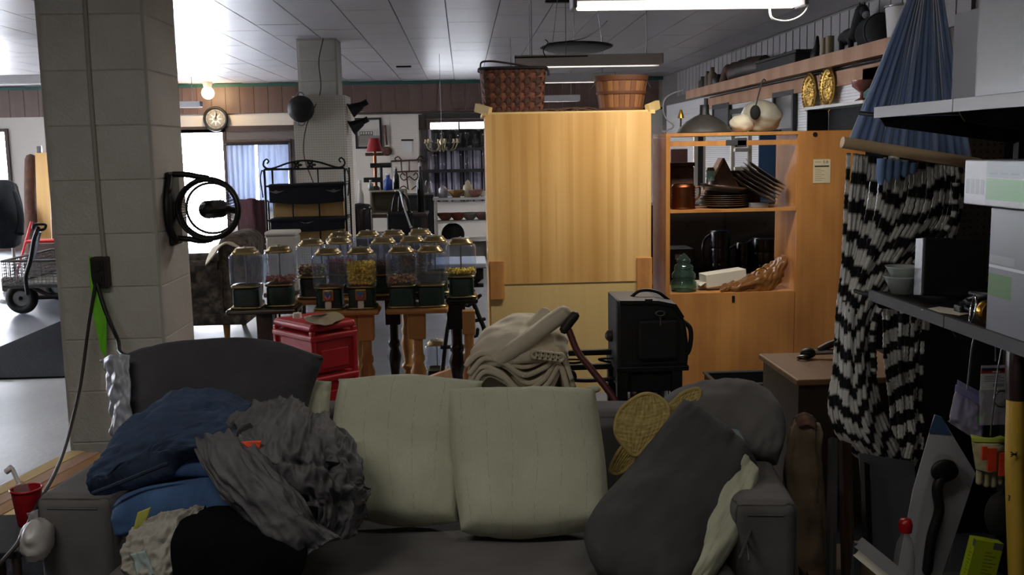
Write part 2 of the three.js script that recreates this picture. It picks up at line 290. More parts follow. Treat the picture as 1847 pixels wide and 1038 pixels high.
// ---------------------------------------------------------------- block pillars
M.block = bumped(tx(T.block, 0.9, 0.9, 0.5), speckBump, 0.22, 0.0016);
function blockShape(x0, x1, z0, z1, h, r = 0.032) {                    // block with rounded upright corners and thin joints
  const s = new THREE.Shape(), w = x1 - x0, d = z1 - z0, e = 0.003;
  s.moveTo(r, e); s.lineTo(w - r, e); s.quadraticCurveTo(w - e, e, w - e, r); s.lineTo(w - e, d - r); s.quadraticCurveTo(w - e, d - e, w - r, d - e); s.lineTo(r, d - e); s.quadraticCurveTo(e, d - e, e, d - r); s.lineTo(e, r); s.quadraticCurveTo(e, e, r, e);
  return new THREE.ExtrudeGeometry(s, { depth: h - 2 * e, bevelEnabled: true, bevelSize: e, bevelThickness: e, bevelSegments: 1, curveSegments: 6 }).rotateX(-Math.PI / 2).translate(x0, e, z1);
}
function pillar(label, x0, x1, zf, depth, jogs) {
  const p = thing('block_pillar', label, 'pillar'), h = 0.2032;
  part(p, 'mortar', bx(x0 + 0.004, x1 - 0.004, 0, CEIL, zf - depth + 0.004, zf - 0.004), std(0xb3b0a6, 0.9));
  const a = uvBox(blockShape(x0, x1, zf - depth, zf, h - 0.003)), L = uvBox(rb(x0, (x0 + x1) / 2 - 0.002, 0, h - 0.006, zf - depth, zf, 0.014, 2)), R = uvBox(rb((x0 + x1) / 2 + 0.002, x1, 0, h - 0.006, zf - depth, zf, 0.014, 2));
  for (let k = 0; k < 13; k++) for (const g of jogs && k % 2 ? [L, R] : [a]) { const m = new THREE.Mesh(g, M.block); m.name = 'block'; m.position.set(0, -0.007 + k * h, 0); m.castShadow = m.receiveShadow = true; p.add(m); }
  return p;
}
const nearPillar = pillar('near grey painted concrete block pillar at left', -1.562, -1.165, -3.85, 0.42, false);
const farPillar = pillar('far block pillar with pegboard boxed round its lower part', -1.655, -1.25, -10.4, 0.4, false);

// ---------------------------------------------------------------- ceiling lamps
M.lampOn = new THREE.MeshStandardMaterial({ color: 0xffffff, emissive: new THREE.Color().setRGB(1, 0.93, 0.84), emissiveIntensity: 3.2, roughness: 0.4 });
M.lampDim = new THREE.MeshStandardMaterial({ color: 0xffffff, emissive: new THREE.Color().setRGB(0.8, 0.82, 0.9), emissiveIntensity: 0.9, roughness: 0.4 });
function strip(label, x, y, z, len, lit, power, wid = 0.13, hang = true, turn = 0, skirt = z < -7) {
  const t = thing('strip_light', label, 'ceiling light', 'fluorescent strip lights');
  const g = t;
  part(g, 'housing', rb(x - len / 2, x + len / 2, y + 0.03, y + 0.078, z - wid / 2, z + wid / 2, 0.012), std(0xc6c4c4, 0.4));
  const d = part(g, 'diffuser', rb(x - len / 2 + 0.02, x + len / 2 - 0.02, y, y + 0.035, z - wid * 0.42, z + wid * 0.42, 0.016, 3), lit === 2 ? M.lampOn : lit ? M.lampDim : std(0xc9c9cc, 0.4));
  for (const s of [-1, 1]) { part(g, 'end_cap', rb(x + s * len / 2 - 0.012, x + s * len / 2 + 0.012, y - 0.003, y + 0.078, z - wid / 2, z + wid / 2, 0.008), std(0x8d8d90, 0.5)); if (hang) part(g, 'chain', rod([x + s * len * 0.4, y + 0.078, z], [x + s * len * 0.4, CEIL, z], 0.004), M.steel); }
  if (skirt) for (const s of [-1, 1]) part(g, 'skirt', bx(x - len / 2, x + len / 2, y - 0.014, y + 0.07, z + s * (wid / 2 + 0.001), z + s * (wid / 2 + 0.007)), std(0xc6c4c4, 0.5));
  if (turn) for (const k of t.children) k.geometry.translate(-x, 0, -z).rotateY(turn).translate(x, 0, z);
  if (power) tubeLight(x, y - 0.012, z, turn ? wid * 0.8 : len - 0.05, turn ? len - 0.05 : wid * 0.8, power);
}
strip('bright white strip light overhead at the top edge of the picture', 1.19, 2.215, -5.3, 1.2, 2, 54, 0.17);
strip('grey strip light hanging over the plywood cabinet baskets', 1.03, 2.17, -8.2, 1.18, 2, 46);
strip('grey strip light partly behind the bushel basket, farther one', 1.0, 2.2, -10.6, 1.2, 2, 46);
strip('small lit strip light seen between the two baskets', 1.1, 2.19, -14.6, 1.2, 1, 70);
strip('small lit strip light left of the round bulb by the glass door', -4.45, 2.22, -15.2, 1.2, 1, 50);
strip('long grey strip light at the left edge above the near pillar side', -4.5, 2.3, -11.0, 1.5, 1, 60);
strip('strip light above the left half of the sofa, over the picture', -1.25, 2.4, -1.45, 1.2, 2, 27, 0.17);
strip('strip light above the right half of the sofa, over the picture', 0.75, 2.4, -1.75, 1.2, 2, 6, 0.17);
strip('strip light hidden behind the near pillar', -2.35, 2.4, -6.1, 1.2, 2, 22, 0.13, true, Math.PI / 2);

// ================================================================ FAR END OF THE SHOP
const peg = dataTex(64, (u, v) => { const d = Math.hypot((u * 4) % 1 - 0.5, (v * 4) % 1 - 0.5); return d < 0.14 ? [70, 66, 62] : [222, 214, 203]; });
M.peg = tx(peg, 0.1, 0.1, 0.7); M.pegGrey = tx(dataTex(64, (u, v) => { const d = Math.hypot((u * 4) % 1 - 0.5, (v * 4) % 1 - 0.5); return d < 0.13 ? [90, 88, 84] : [205, 199, 184]; }), 0.1, 0.1, 0.7);
// pegboard boxing of the far pillar
part(farPillar, 'pegboard', bx(-1.69, -1.2, 0.0, 2.08, -10.38, -10.36), M.pegGrey);
part(farPillar, 'pegboard', bx(-1.2, -1.18, 0.0, 2.08, -10.86, -10.36), M.peg);
part(farPillar, 'pegboard', bx(-1.71, -1.69, 0.0, 2.08, -10.86, -10.36), M.pegGrey);
{ // roaster lid hung on the pillar
  const t = thing('roasting_pan', 'round black enamel pan hung on the far pillar', 'pan'), c = [-1.624, 1.947, -10.33];
  part(t, 'bowl', rot(lathe([[0.002, 0.06], [0.07, 0.058], [0.115, 0.03], [0.128, 0], [0.135, 0], [0.133, 0.01], [0.118, 0.04], [0.07, 0.068], [0.002, 0.07]], 32), Math.PI / 2).translate(...c), M.black);
  for (const s of [-1, 1]) part(t, 'handle', rot(torus(0.035, 0.007, 14, 6, Math.PI), 0, 0, s > 0 ? 0 : Math.PI).translate(c[0], c[1] + s * 0.13, c[2] + 0.012), M.steel);
}
part(farPillar, 'wire', tube([[-1.377, 2.643, -10.38], [-1.431, 2.426, -10.38], [-1.428, 2.123, -10.38], [-1.582, 1.763, -10.33], [-1.617, 1.485, -10.33], [-1.535, 1.203, -10.33]], 0.006), M.brown, 'thin dark wire down the front');
for (const [x, y, l] of [[640, 196, 'upper'], [638, 226, 'lower']]) { // clip lamps on the pillar's side
  const t = thing('clip_lamp', `black clip lamp on the far pillar's right side, ${l} of two`, 'lamp', 'clip lamps on the far pillar'), c = [-1.104, 1.872, -10.5].map((v) => v);
  c[1] -= (y - 210) * 0.0058;
  part(t, 'arm', rod([-1.185, c[1] + 0.04, -10.5], [c[0] + 0.04, c[1], -10.5], 0.012), M.black);
  part(t, 'shade', rot(cyl(0.075, 0.035, 0.13, 18), 0, 0, -1.1).translate(c[0] + 0.02, c[1], -10.48), M.black);
  part(t, 'socket', rot(cyl(0.03, 0.03, 0.08, 12), 0, 0, -1.1).translate(c[0] + 0.1, c[1] + 0.045, -10.48), M.black);
}
{ // bare globe bulb by the ceiling
  const c = [-4.011, 2.497, -16.3], t = thing('globe_lamp', 'glowing round bulb under the ceiling above the clock', 'lamp');
  part(t, 'base', cyl(0.06, 0.08, 0.09, 18).translate(c[0], CEIL - 0.045, c[2]), M.white);
  part(t, 'globe', ball(0.1, c[0], CEIL - 0.17, c[2], 20), new THREE.MeshStandardMaterial({ color: 0xffffff, emissive: new THREE.Color().setRGB(1, 0.72, 0.36), emissiveIntensity: 7 }));
  const l = new THREE.PointLight(new THREE.Color().setRGB(1, 0.72, 0.38), 1.6); l.position.set(c[0], CEIL - 0.17, c[2]); l.castShadow = true; l.shadow.radius = 4; scene.add(l);
}
{ // wall clock
  const c = [-4.016, 2.086, -16.72], t = thing('wall_clock', 'round wall clock with dark rim and star face', 'clock');
  part(t, 'rim', torus(0.18, 0.024, 40, 10).translate(...c), M.black);
  const face = canvasTex(256, 256, (g) => {
    g.fillStyle = '#8f8c86'; g.fillRect(0, 0, 256, 256); g.translate(128, 128); g.strokeStyle = '#333'; g.lineWidth = 3; g.beginPath(); g.arc(0, 0, 92, 0, 7); g.stroke();
    g.fillStyle = '#e8e6e0'; for (let k = 0; k < 8; k++) { g.save(); g.rotate(k * Math.PI / 4); g.beginPath(); g.moveTo(0, -84); g.lineTo(14, -24); g.lineTo(-14, -24); g.fill(); g.restore(); }
    g.fillStyle = '#2a2a2a'; g.font = 'bold 22px serif'; g.textAlign = 'center'; for (let k = 1; k <= 12; k++) g.fillText(String(k), 104 * Math.sin(k * Math.PI / 6), -104 * Math.cos(k * Math.PI / 6) + 8);
  });
  part(t, 'dial', keep(new THREE.CircleGeometry(0.176, 40).translate(c[0], c[1], c[2] + 0.005)), new THREE.MeshStandardMaterial({ map: face, roughness: 0.5 }));
  part(t, 'hand', plank([c[0], c[1], c[2] + 0.012], [c[0] + 0.03, c[1] + 0.09, c[2] + 0.012], 0.014, 0.004), M.black);
  part(t, 'hand', plank([c[0], c[1], c[2] + 0.014], [c[0] + 0.02, c[1] + 0.13, c[2] + 0.014], 0.009, 0.004), M.black);
}
{ // curtain on the second window
  const t = thing('curtain', 'pale blue translucent curtain on a black rod', 'curtain'), cm = phys(0xaab2c2, 0.95, { transmission: 0.42, thickness: 0 });
  part(t, 'rod', rod([-3.9, 1.69, FAR + 0.12], [-2.82, 1.69, FAR + 0.12], 0.02), M.black);
  for (const [a, b, s] of [[-3.86, -3.4, 3], [-3.36, -2.86, 9]]) part(t, 'panel', slab((u, v) => new THREE.Vector3(a + (b - a) * u * (1 - 0.06 * v), 1.68 - 1.1 * v, FAR + 0.12 + 0.025 * Math.sin(u * 34 + s) * (0.5 + 0.5 * v) + 0.012 * wob(u * 6, v * 3, s)), 60, 16, 0.003), cm);
  part(t, 'heading', rb(-3.86, -2.86, 1.655, 1.7, FAR + 0.095, FAR + 0.15, 0.01), M.blackMatte);
}
{ // picture frame
  const a = [-1.763, 2.066, -16.75], b = [-1.327, 1.561, -16.75], t = thing('framed_picture', 'black framed grey picture on the pegboard wall', 'picture'), z = FAR + 0.062;
  for (const g of [bx(a[0], b[0], a[1] - 0.035, a[1], z, z + 0.03), bx(a[0], b[0], b[1], b[1] + 0.035, z, z + 0.03), bx(a[0], a[0] + 0.035, b[1] + 0.035, a[1] - 0.035, z, z + 0.03), bx(b[0] - 0.035, b[0], b[1] + 0.035, a[1] - 0.035, z, z + 0.03)]) part(t, 'frame', g, M.black);
  const art = canvasTex(256, 256, (g) => {
    g.fillStyle = '#c8c4bc'; g.fillRect(0, 0, 256, 256); g.fillStyle = '#9a958c'; g.fillRect(0, 150, 256, 106); g.fillStyle = '#6d6a64'; g.fillRect(30, 110, 150, 40);
    g.strokeStyle = '#4b4945'; g.lineWidth = 3; for (let k = 0; k < 12; k++) { g.beginPath(); g.moveTo(30 + k * 18, 90); g.lineTo(20 + k * 20, 210); g.stroke(); } for (let k = 0; k < 6; k++) { g.beginPath(); g.moveTo(10, 150 + k * 16); g.lineTo(250, 160 + k * 14); g.stroke(); }
    g.fillStyle = '#dcd8d0'; for (let k = 0; k < 5; k++) g.fillRect(40 + k * 28, 118, 12, 16);
  });
  part(t, 'print', keep(new THREE.PlaneGeometry(b[0] - a[0] - 0.06, a[1] - b[1] - 0.06).translate((a[0] + b[0]) / 2, (a[1] + b[1]) / 2, z + 0.012)), new THREE.MeshStandardMaterial({ map: art, roughness: 0.4 }));
}
for (const [x0, x1, l] of [[-1.78, -1.19, 'white pegboard sheet on the far wall behind the red lamp'], [-1.18, -0.72, 'white pegboard sheet behind the iron candle rack']]) solo('pegboard_sheet', bx(x0, x1, 0.6, 2.1, FAR + 0.045, FAR + 0.06), M.peg, l, 'pegboard');
solo('wall_panel', bx(-0.72, -0.62, 1.85, 2.1, FAR + 0.045, FAR + 0.07), M.dark, 'small dark board hung beside the crowded window', 'board');
{ // paper roll
  const c = [-0.913, 1.59, -16.725], t = thing('paper_roll', 'white paper hanging from a small bracket on the pegboard', 'paper');
  part(t, 'bracket', rod([c[0] - 0.1, c[1] + 0.1, c[2]], [c[0] + 0.1, c[1] + 0.1, c[2]], 0.015), M.dark);
  part(t, 'sheet', bx(c[0] - 0.075, c[0] + 0.075, c[1] - 0.08, c[1] + 0.09, c[2] - 0.005, c[2] + 0.002), M.white);
}
{ // wooden ladle
  const t = thing('wooden_ladle', 'long brown wooden ladle hanging beside the picture', 'ladle'), a = [-1.273, 1.939, -16.7], b = [-1.252, 1.514, -16.7];
  part(t, 'handle', rod(a, [b[0], b[1] + 0.1, b[2]], 0.022, 0.018), M.rustw = tx(T.rust, 0.3, 0.3, 0.7));
  part(t, 'bowl', new THREE.SphereGeometry(0.085, 18, 12).scale(1, 0.9, 0.5).translate(...b), M.rustw);
}
{ // iron candle rack on the wall
  const t = thing('candle_rack', 'rusty wrought-iron rack with scrolls on the pegboard', 'rack'), z = -16.68, P = (x, y) => [(-1.218 + (x - 700) * 0.00916), 2.176 - (y - 200) * 0.009, z];
  const im = std(0x4a3029, 0.7);
  for (const [p, r] of [[[P(703, 292), P(765, 290)], 0.014], [[P(708, 312), P(764, 310)], 0.014], [[P(721, 290), P(722, 312)], 0.01], [[P(736, 291), P(735, 312)], 0.01], [[P(752, 291), P(753, 311)], 0.01], [[P(730, 312), P(732, 344)], 0.012]]) part(t, 'bar', rod(p[0], p[1], r), im);
  for (const s of [-1, 1]) { part(t, 'scroll', tube([P(735, 320), P(735 + s * 10, 327), P(735 + s * 16, 320), P(735 + s * 12, 314), P(735 + s * 8, 318)], 0.01), im); part(t, 'scroll', tube([P(736 + s * 3, 344), P(736 + s * 12, 338), P(736 + s * 18, 342), P(736 + s * 13, 347)], 0.01), im); part(t, 'scroll', tube([P(736 + s * 14, 290), P(736 + s * 20, 284), P(736 + s * 26, 288), P(736 + s * 21, 292)], 0.01), im); }
}
// ---- display table with odds and ends in front of the pegboard
{
  const t = thing('display_table', 'dark low table holding lamps and bottles before the pegboard', 'table'), a = [-1.443, 0.728, -12.6], b = [-0.466, 0.957, -12.6], y0 = a[1], z0 = -13.2, z1 = -12.5;
  part(t, 'top', rb(a[0] - 0.1, b[0], y0 - 0.04, y0, z0, z1, 0.01), M.dark);
  for (const x of [a[0] - 0.05, b[0] - 0.05]) for (const z of [z0 + 0.05, z1 - 0.05]) part(t, 'leg', bx(x - 0.03, x + 0.03, 0, y0 - 0.04, z - 0.03, z + 0.03), M.dark);
  const Y0 = y0, by = [-0.955, 1.026, -12.7][1];
  const box = thing('display_box', 'beige wooden box open at the front under the red lamp', 'box'), p = [-1.178, 1.03, -12.7], q = [-0.736, 0.706, -12.7];
  for (const g of [bx(p[0], q[0], by - 0.02, by, -13.05, -12.6), bx(p[0], q[0], Y0, Y0 + 0.02, -13.05, -12.6), bx(p[0], p[0] + 0.02, Y0 + 0.02, by - 0.02, -13.05, -12.6), bx(q[0] - 0.02, q[0], Y0 + 0.02, by - 0.02, -13.05, -12.6), bx(p[0] + 0.02, q[0] - 0.02, Y0 + 0.02, by - 0.02, -13.05, -13.03)]) part(box, 'panel', g, std(0x8d8474, 0.7));
  // red lamp
  const L = thing('table_lamp', 'small lamp with red shade and copper stem', 'lamp'), c = [-1.114, 1.116, -12.8];
  part(L, 'base', cyl(0.07, 0.03, 0.05, 18).translate(c[0], by + 0.025, c[2]), M.dark);
  part(L, 'stem', rod([c[0], by + 0.05, c[2]], [c[0], by + 0.5, c[2]], 0.022), M.copper);
  part(L, 'crossbar', rb(c[0] - 0.12, c[0] + 0.12, by + 0.43, by + 0.47, c[2] - 0.02, c[2] + 0.02, 0.01), M.rustw);
  part(L, 'shade', cyl(0.105, 0.06, 0.17, 24, true).translate(c[0], by + 0.565, c[2]), std(0x8e1118, 0.7, { side: THREE.DoubleSide }));
  const S = thing('hat_stand', 'black double crossbar stand beside the blue bottle', 'stand'), d = [-1.036, 1.118, -12.7];
  part(S, 'post', rod([d[0], by, d[2]], [d[0], by + 0.32, d[2]], 0.022), M.black);
  part(S, 'crossbar', rot(cyl(0.03, 0.03, 0.26, 14), 0, 0, Math.PI / 2).translate(d[0], by + 0.31, d[2]), M.black);
  part(S, 'crossbar', rb(d[0] - 0.22, d[0] + 0.02, by + 0.1, by + 0.16, d[2] - 0.03, d[2] + 0.03, 0.01), M.black);
  const bottle = (name, label, mat, px, py, h, r, neck, yb, z) => { const o = thing(name, label, 'bottle', 'bottles before the pegboard'), k = [px, yb, z]; part(o, 'body', lathe([[0.001, 0], [r, 0], [r, h * 0.6], [neck, h * 0.75], [neck, h * 0.97]], 18).translate(...k), mat); part(o, 'cap', cyl(neck * 1.1, neck * 1.1, h * 0.08, 12).translate(k[0], k[1] + h * 0.98, k[2]), M.white); };
  bottle('bottle', 'squat blue bottle on the beige box', M.blue, [-0.948, 1.118, -12.65][0], 0, 0.2, 0.055, 0.025, by, -12.65);
  bottle('bottle', 'pale grey bottle left of the red lamp', M.offwhite, [-1.294, 1.125, -12.65][0], 0, 0.42, 0.04, 0.018, Y0, -12.6);
  bottle('bottle', 'clear silver bottle standing under the red lamp', M.steel, [-1.165, 1.124, -12.6][0], 0, 0.13, 0.03, 0.015, by, -12.63);
  bottle('bottle', 'dark wine bottle below the iron rack', M.blackGloss, [-0.868, 1.105, -13][0], 0, 0.28, 0.04, 0.015, by, -12.98);
  bottle('bottle', 'dark wine bottle at the right of the iron rack', M.blackGloss, [-0.557, 1.102, -12.9][0], 0, 0.62, 0.045, 0.016, Y0, -12.9);
  const bag = thing('black_bag', 'black bag with looped handles hung before the beige box', 'bag'), e = [-0.794, 0.727, -12.4];
  part(bag, 'body', rb(e[0] - 0.16, e[0] + 0.16, e[1] - 0.3, e[1] + 0.05, -12.46, -12.3, 0.04, 3), M.blackGloss);
  for (const k of [0, 1]) part(bag, 'handle', tube([[e[0] - 0.1 + k * 0.08, e[1] + 0.03, -12.35], [e[0] - 0.04 + k * 0.06, e[1] + 0.26, -12.35], [e[0] + 0.06 + k * 0.03, e[1] + 0.22, -12.35], [e[0] + 0.12, e[1] + 0.02, -12.35]], 0.012), M.blackGloss);
  const um = thing('walking_cane', 'dark cane with bright tip leaning in front of the bag', 'cane');
  part(um, 'shaft', tube([[-0.829, 1.027, -12.26], [-0.787, 1.034, -12.24], [-0.737, 0.846, -12.2], [-0.653, 0.595, -12.1]], 0.012, 40), M.steel); part(um, 'tip', ball(0.022, ...[-0.653, 0.595, -12.1]), M.chrome); part(um, 'lower_shaft', rod([-0.653, 0.589, -12.1], [[-0.653, 0.595, -12.1][0] + 0.1, 0, -12.0], 0.01), M.black);
  const coffee = thing('coffee_urn', 'black glossy urn with chrome edge left of the bag', 'urn'), f = [-1.257, 0.642, -12.1];
  part(coffee, 'body', lathe([[0.001, 0], [0.14, 0], [0.15, 0.04], [0.15, 0.3], [0.12, 0.36], [0.001, 0.38]], 24).translate(f[0], f[1] - 0.12, f[2]), M.blackGloss); part(coffee, 'trim', rod([f[0] + 0.14, f[1] - 0.1, f[2] + 0.07], [f[0] + 0.14, f[1] + 0.18, f[2] + 0.07], 0.012), M.chrome);
  const ct = thing('counter', 'dark counter with pale edge behind the gumball machines', 'counter'), g0 = [-1.406, 0.509, -11.9], g1 = [-0.907, 0.715, -11.9];
  part(ct, 'top', plank([g0[0], f[1] - 0.14, -12.2], [g1[0], f[1] - 0.14, -12.2], 0.5, 0.04, [0, 1, 0]), M.grey); part(ct, 'body', bx(g0[0] + 0.03, g1[0] - 0.03, 0, f[1] - 0.16, -12.4, -12.0), M.blackMatte);
}
{ // dark cupboard between the box and the white shelf unit
  const t = thing('dark_cupboard', 'black low cupboard between the beige box and the white shelf unit', 'cupboard'), a = [-0.744, 0.924, -13.5], b = [-0.424, 0.917, -13.5];
  part(t, 'body', rb(a[0] - 0.25, b[0], 0, a[1] - 0.03, -14.0, -13.5, 0.01), M.blackMatte); part(t, 'top', rb(a[0] - 0.27, b[0] + 0.01, a[1] - 0.03, a[1], -14.02, -13.48, 0.008), M.black);
  for (const x of [a[0] - 0.12, a[0] + 0.12]) part(t, 'door', rb(x - 0.115, x + 0.115, 0.08, a[1] - 0.06, -13.5, -13.485, 0.005), M.black);
  const gl = lathe([[0.001, 0], [0.03, 0], [0.006, 0.01], [0.006, 0.08], [0.04, 0.12], [0.036, 0.18]], 16);
  [0, 1].forEach((k) => solo('wine_glass', gl.clone().translate(b[0] - 0.06 - k * 0.1, a[1], -13.65), M.glass, ['right', 'left'][k] + ' one of two wine glasses on the black cupboard', 'glass', 'wine glasses on the black cupboard'));
}
{ // chandelier
  const c = [-0.252, 1.571, -12.2], t = thing('chandelier', 'small brass chandelier with curled arms before the crowded window', 'chandelier');
  M.brassDull = metal(0x8a8068, 0.35); part(t, 'chain', rod([c[0], c[1], c[2]], [c[0], CEIL, c[2]], 0.0025), M.steel);
  part(t, 'hub', lathe([[0.001, -0.06], [0.03, -0.04], [0.018, 0], [0.035, 0.04], [0.012, 0.08], [0.001, 0.14]], 16).translate(...c), M.brassDull);
  for (let k = 0; k < 6; k++) {
    const a = k * Math.PI / 3 + 0.3, P = (r, y) => [c[0] + r * Math.cos(a), c[1] + y, c[2] + r * Math.sin(a)];
    const arm = part(t, 'arm', tube([P(0.02, 0), P(0.08, -0.07), P(0.16, -0.05), P(0.2, 0.02)], 0.008), M.brassDull);
    part(t, 'cup', lathe([[0.001, 0], [0.03, 0.005], [0.016, 0.02], [0.016, 0.05], [0.02, 0.055]], 12).translate(...P(0.2, 0.02)), M.brassDull);
  }
}
{ // crowded window: valance, sheer, shelves, glass
  const o = OPEN[3], c = thing('striped_sheer', 'grey striped sheer curtain hanging in the crowded window', 'curtain');
  const st = dataTex(256, (u) => { const k = fbm(u, 0.5, 40, 1, 2, 5); return k > 0.56 ? [150, 148, 160] : k > 0.42 ? [86, 84, 96] : [40, 38, 48]; }, true, 4);
  part(c, 'panel', slab((u, v) => new THREE.Vector3(o[0] - 0.02 + (o[1] - o[0] + 0.02) * u, 1.86 - 1.2 * v, FAR + 0.08 + 0.02 * Math.sin(u * 60) + 0.01 * wob(u * 9, v * 3, 3)), 120, 8, 0.003), phys(0xffffff, 0.95, { map: rep(st, 0.95, 1), transmission: 0.12, thickness: 0 }));
  const v = thing('dark_valance', 'black ragged cloth across the top of the crowded window', 'curtain');
  part(v, 'cloth', slab((u, w) => new THREE.Vector3(o[0] + 0.02 + (o[1] - o[0]) * u, 1.84 + 0.03 * wob(u * 12, 1, 4) - (0.3 - 0.03 * wob(u * 12, 1, 4)) * w, FAR + 0.14 + 0.015 * Math.sin(u * 44)), 70, 6, 0.004), M.blackMatte);
  for (const [y, l] of [[1.55, 'upper'], [1.2, 'lower']]) { const s = thing('window_shelf', `black shelf across the crowded window, ${l} one`, 'shelf', 'shelves in the crowded window'); part(s, 'board', bx(o[0] - 0.1, o[1] + 0.3, y - 0.05, y, FAR + 0.1, FAR + 0.4), M.black); for (const x of [o[0] - 0.07, o[1] + 0.27]) part(s, 'bracket', bx(x - 0.02, x + 0.02, y - 0.2, y - 0.05, FAR + 0.04, FAR + 0.3), M.black); }
  const prof = [[[0.001, 0], [0.05, 0], [0.045, 0.1], [0.06, 0.24]], [[0.001, 0], [0.045, 0], [0.012, 0.02], [0.01, 0.12], [0.05, 0.17], [0.045, 0.25]], [[0.001, 0], [0.06, 0.02], [0.06, 0.12], [0.02, 0.17], [0.03, 0.22]]];
  const kinds = ['flared clear vase', 'stemmed clear goblet', 'round-bellied clear bottle'];
  seed(7);
  for (const [y, l] of [[1.55, 'upper'], [1.2, 'lower']]) for (let k = 0; k < 7; k++) { const x = o[0] + 0.06 + k * 0.135, p = prof[(k + (l === 'lower' ? 1 : 0)) % 3]; const ord = ['first', 'second', 'third', 'fourth', 'fifth', 'sixth', 'seventh'][k]; solo('glass_vase', lathe(p, 14).translate(x, y, FAR + 0.28), M.glass, `${ord} clear glass from the left on the ${l} shelf of the crowded window`, 'glassware', `glassware on the ${l} window shelf`); }
}
{ // white shelf unit below the crowded window
  const t = thing('white_shelf_unit', 'white open shelf unit with brown bowls below the window', 'shelf unit'), a = [-0.406, 0.867, -13.6], b = [0.322, 0.852, -13.6], z0 = -14.0, z1 = -13.6, y2 = [-0.062, 0.551, -13.6][1], y3 = 0.3;
  for (const x of [a[0], b[0] - 0.03]) part(t, 'side', bx(x, x + 0.03, 0, a[1] - 0.03, z0, z1), M.white);
  for (const y of [a[1], y2, y3]) part(t, 'shelf', bx(a[0] + (y < a[1] ? 0.03 : -0.02), b[0] - (y < a[1] ? 0.03 : -0.02), y - 0.03, y, z0, z1), M.white);
  part(t, 'back', bx(a[0] + 0.03, b[0] - 0.03, 0.0, y3 - 0.03, z0, z0 + 0.02), M.white);
  seed(21);
  const bowl = [[0.001, 0], [0.05, 0], [0.11, 0.07], [0.12, 0.1], [0.11, 0.1], [0.04, 0.015]];
  const names = [['brown clay bowl', 0x6b3a28], ['reddish clay bowl', 0x7d3b2c], ['grey stoneware bowl', 0x77706a], ['dull pink bowl', 0x8c6a62]];
  names.forEach(([n, c], k) => solo('bowl', lathe(bowl, 20).translate(a[0] + 0.14 + k * 0.17, y2, -13.8), std(c, 0.6), n + ' on the middle of the white shelf unit', 'bowl', 'bowls on the white shelf unit'));
  const top = [['cream urn with lid', 0xb0a88c, [[0.001, 0], [0.05, 0], [0.07, 0.1], [0.06, 0.16], [0.03, 0.18], [0.04, 0.2], [0.001, 0.24]]], ['amber glass dish', 0x8a6a3a, bowl], ['pink glass dish', 0x94665e, bowl], ['grey lidded jar', 0x8d8a8e, [[0.001, 0], [0.06, 0], [0.06, 0.12], [0.03, 0.15], [0.001, 0.17]]], ['white cup', 0xb9b5ae, [[0.001, 0], [0.03, 0], [0.05, 0.08], [0.045, 0.08], [0.025, 0.01]]]];
  top.forEach(([n, c, p], k) => solo('dish', lathe(p, 20).translate(a[0] + 0.46 - k * 0.02 + (k % 2 ? -0.14 : 0.14) * Math.ceil(k / 2), a[1], -13.75), std(c, 0.35), n + ' on top of the white shelf unit', 'dish', 'dishes on the white shelf unit'));
  solo('dark_helmet', new THREE.SphereGeometry(0.16, 24, 16, 0, 7, 0, 1.9).translate(a[0] + 0.24, y3 + 0.055, -13.78), M.blackMatte, 'dark rounded cap on the bottom shelf of the white unit', 'hat');
}
{ // curtain rail item: dark red drape edge under the pale curtain
  const t = thing('maroon_drape', 'dark maroon cloth hanging below the pale curtain', 'cloth'), a = [-3.369, 0.772, -15.5], b = [-3.05, 0.765, -15.5];
  part(t, 'cloth', cloth([[[-3.451, 0.808, -15.5], [-3.219, 0.841, -15.4], [-3.033, 0.782, -15.5]], [[-3.435, 0.407, -15.4], [-3.196, 0.426, -15.3], [-3, 0.397, -15.4]], [[-3.448, 0.077, -15.3], [-3.194, 0.064, -15.2], [-2.964, 0.066, -15.3]]], 30, 10, 0.01, folds(0.03, 6, 2, 4)), std(0x35141a, 0.9));
  part(t, 'rail', rod([-3.468, 0.816, -15.5], [-2.999, 0.79, -15.5], 0.015), M.black);
  for (const p of [[-3.468, 0.816, -15.5], [-2.999, 0.79, -15.5]]) part(t, 'post', rod(p, [p[0], 0, p[2]], 0.015), M.black);
}

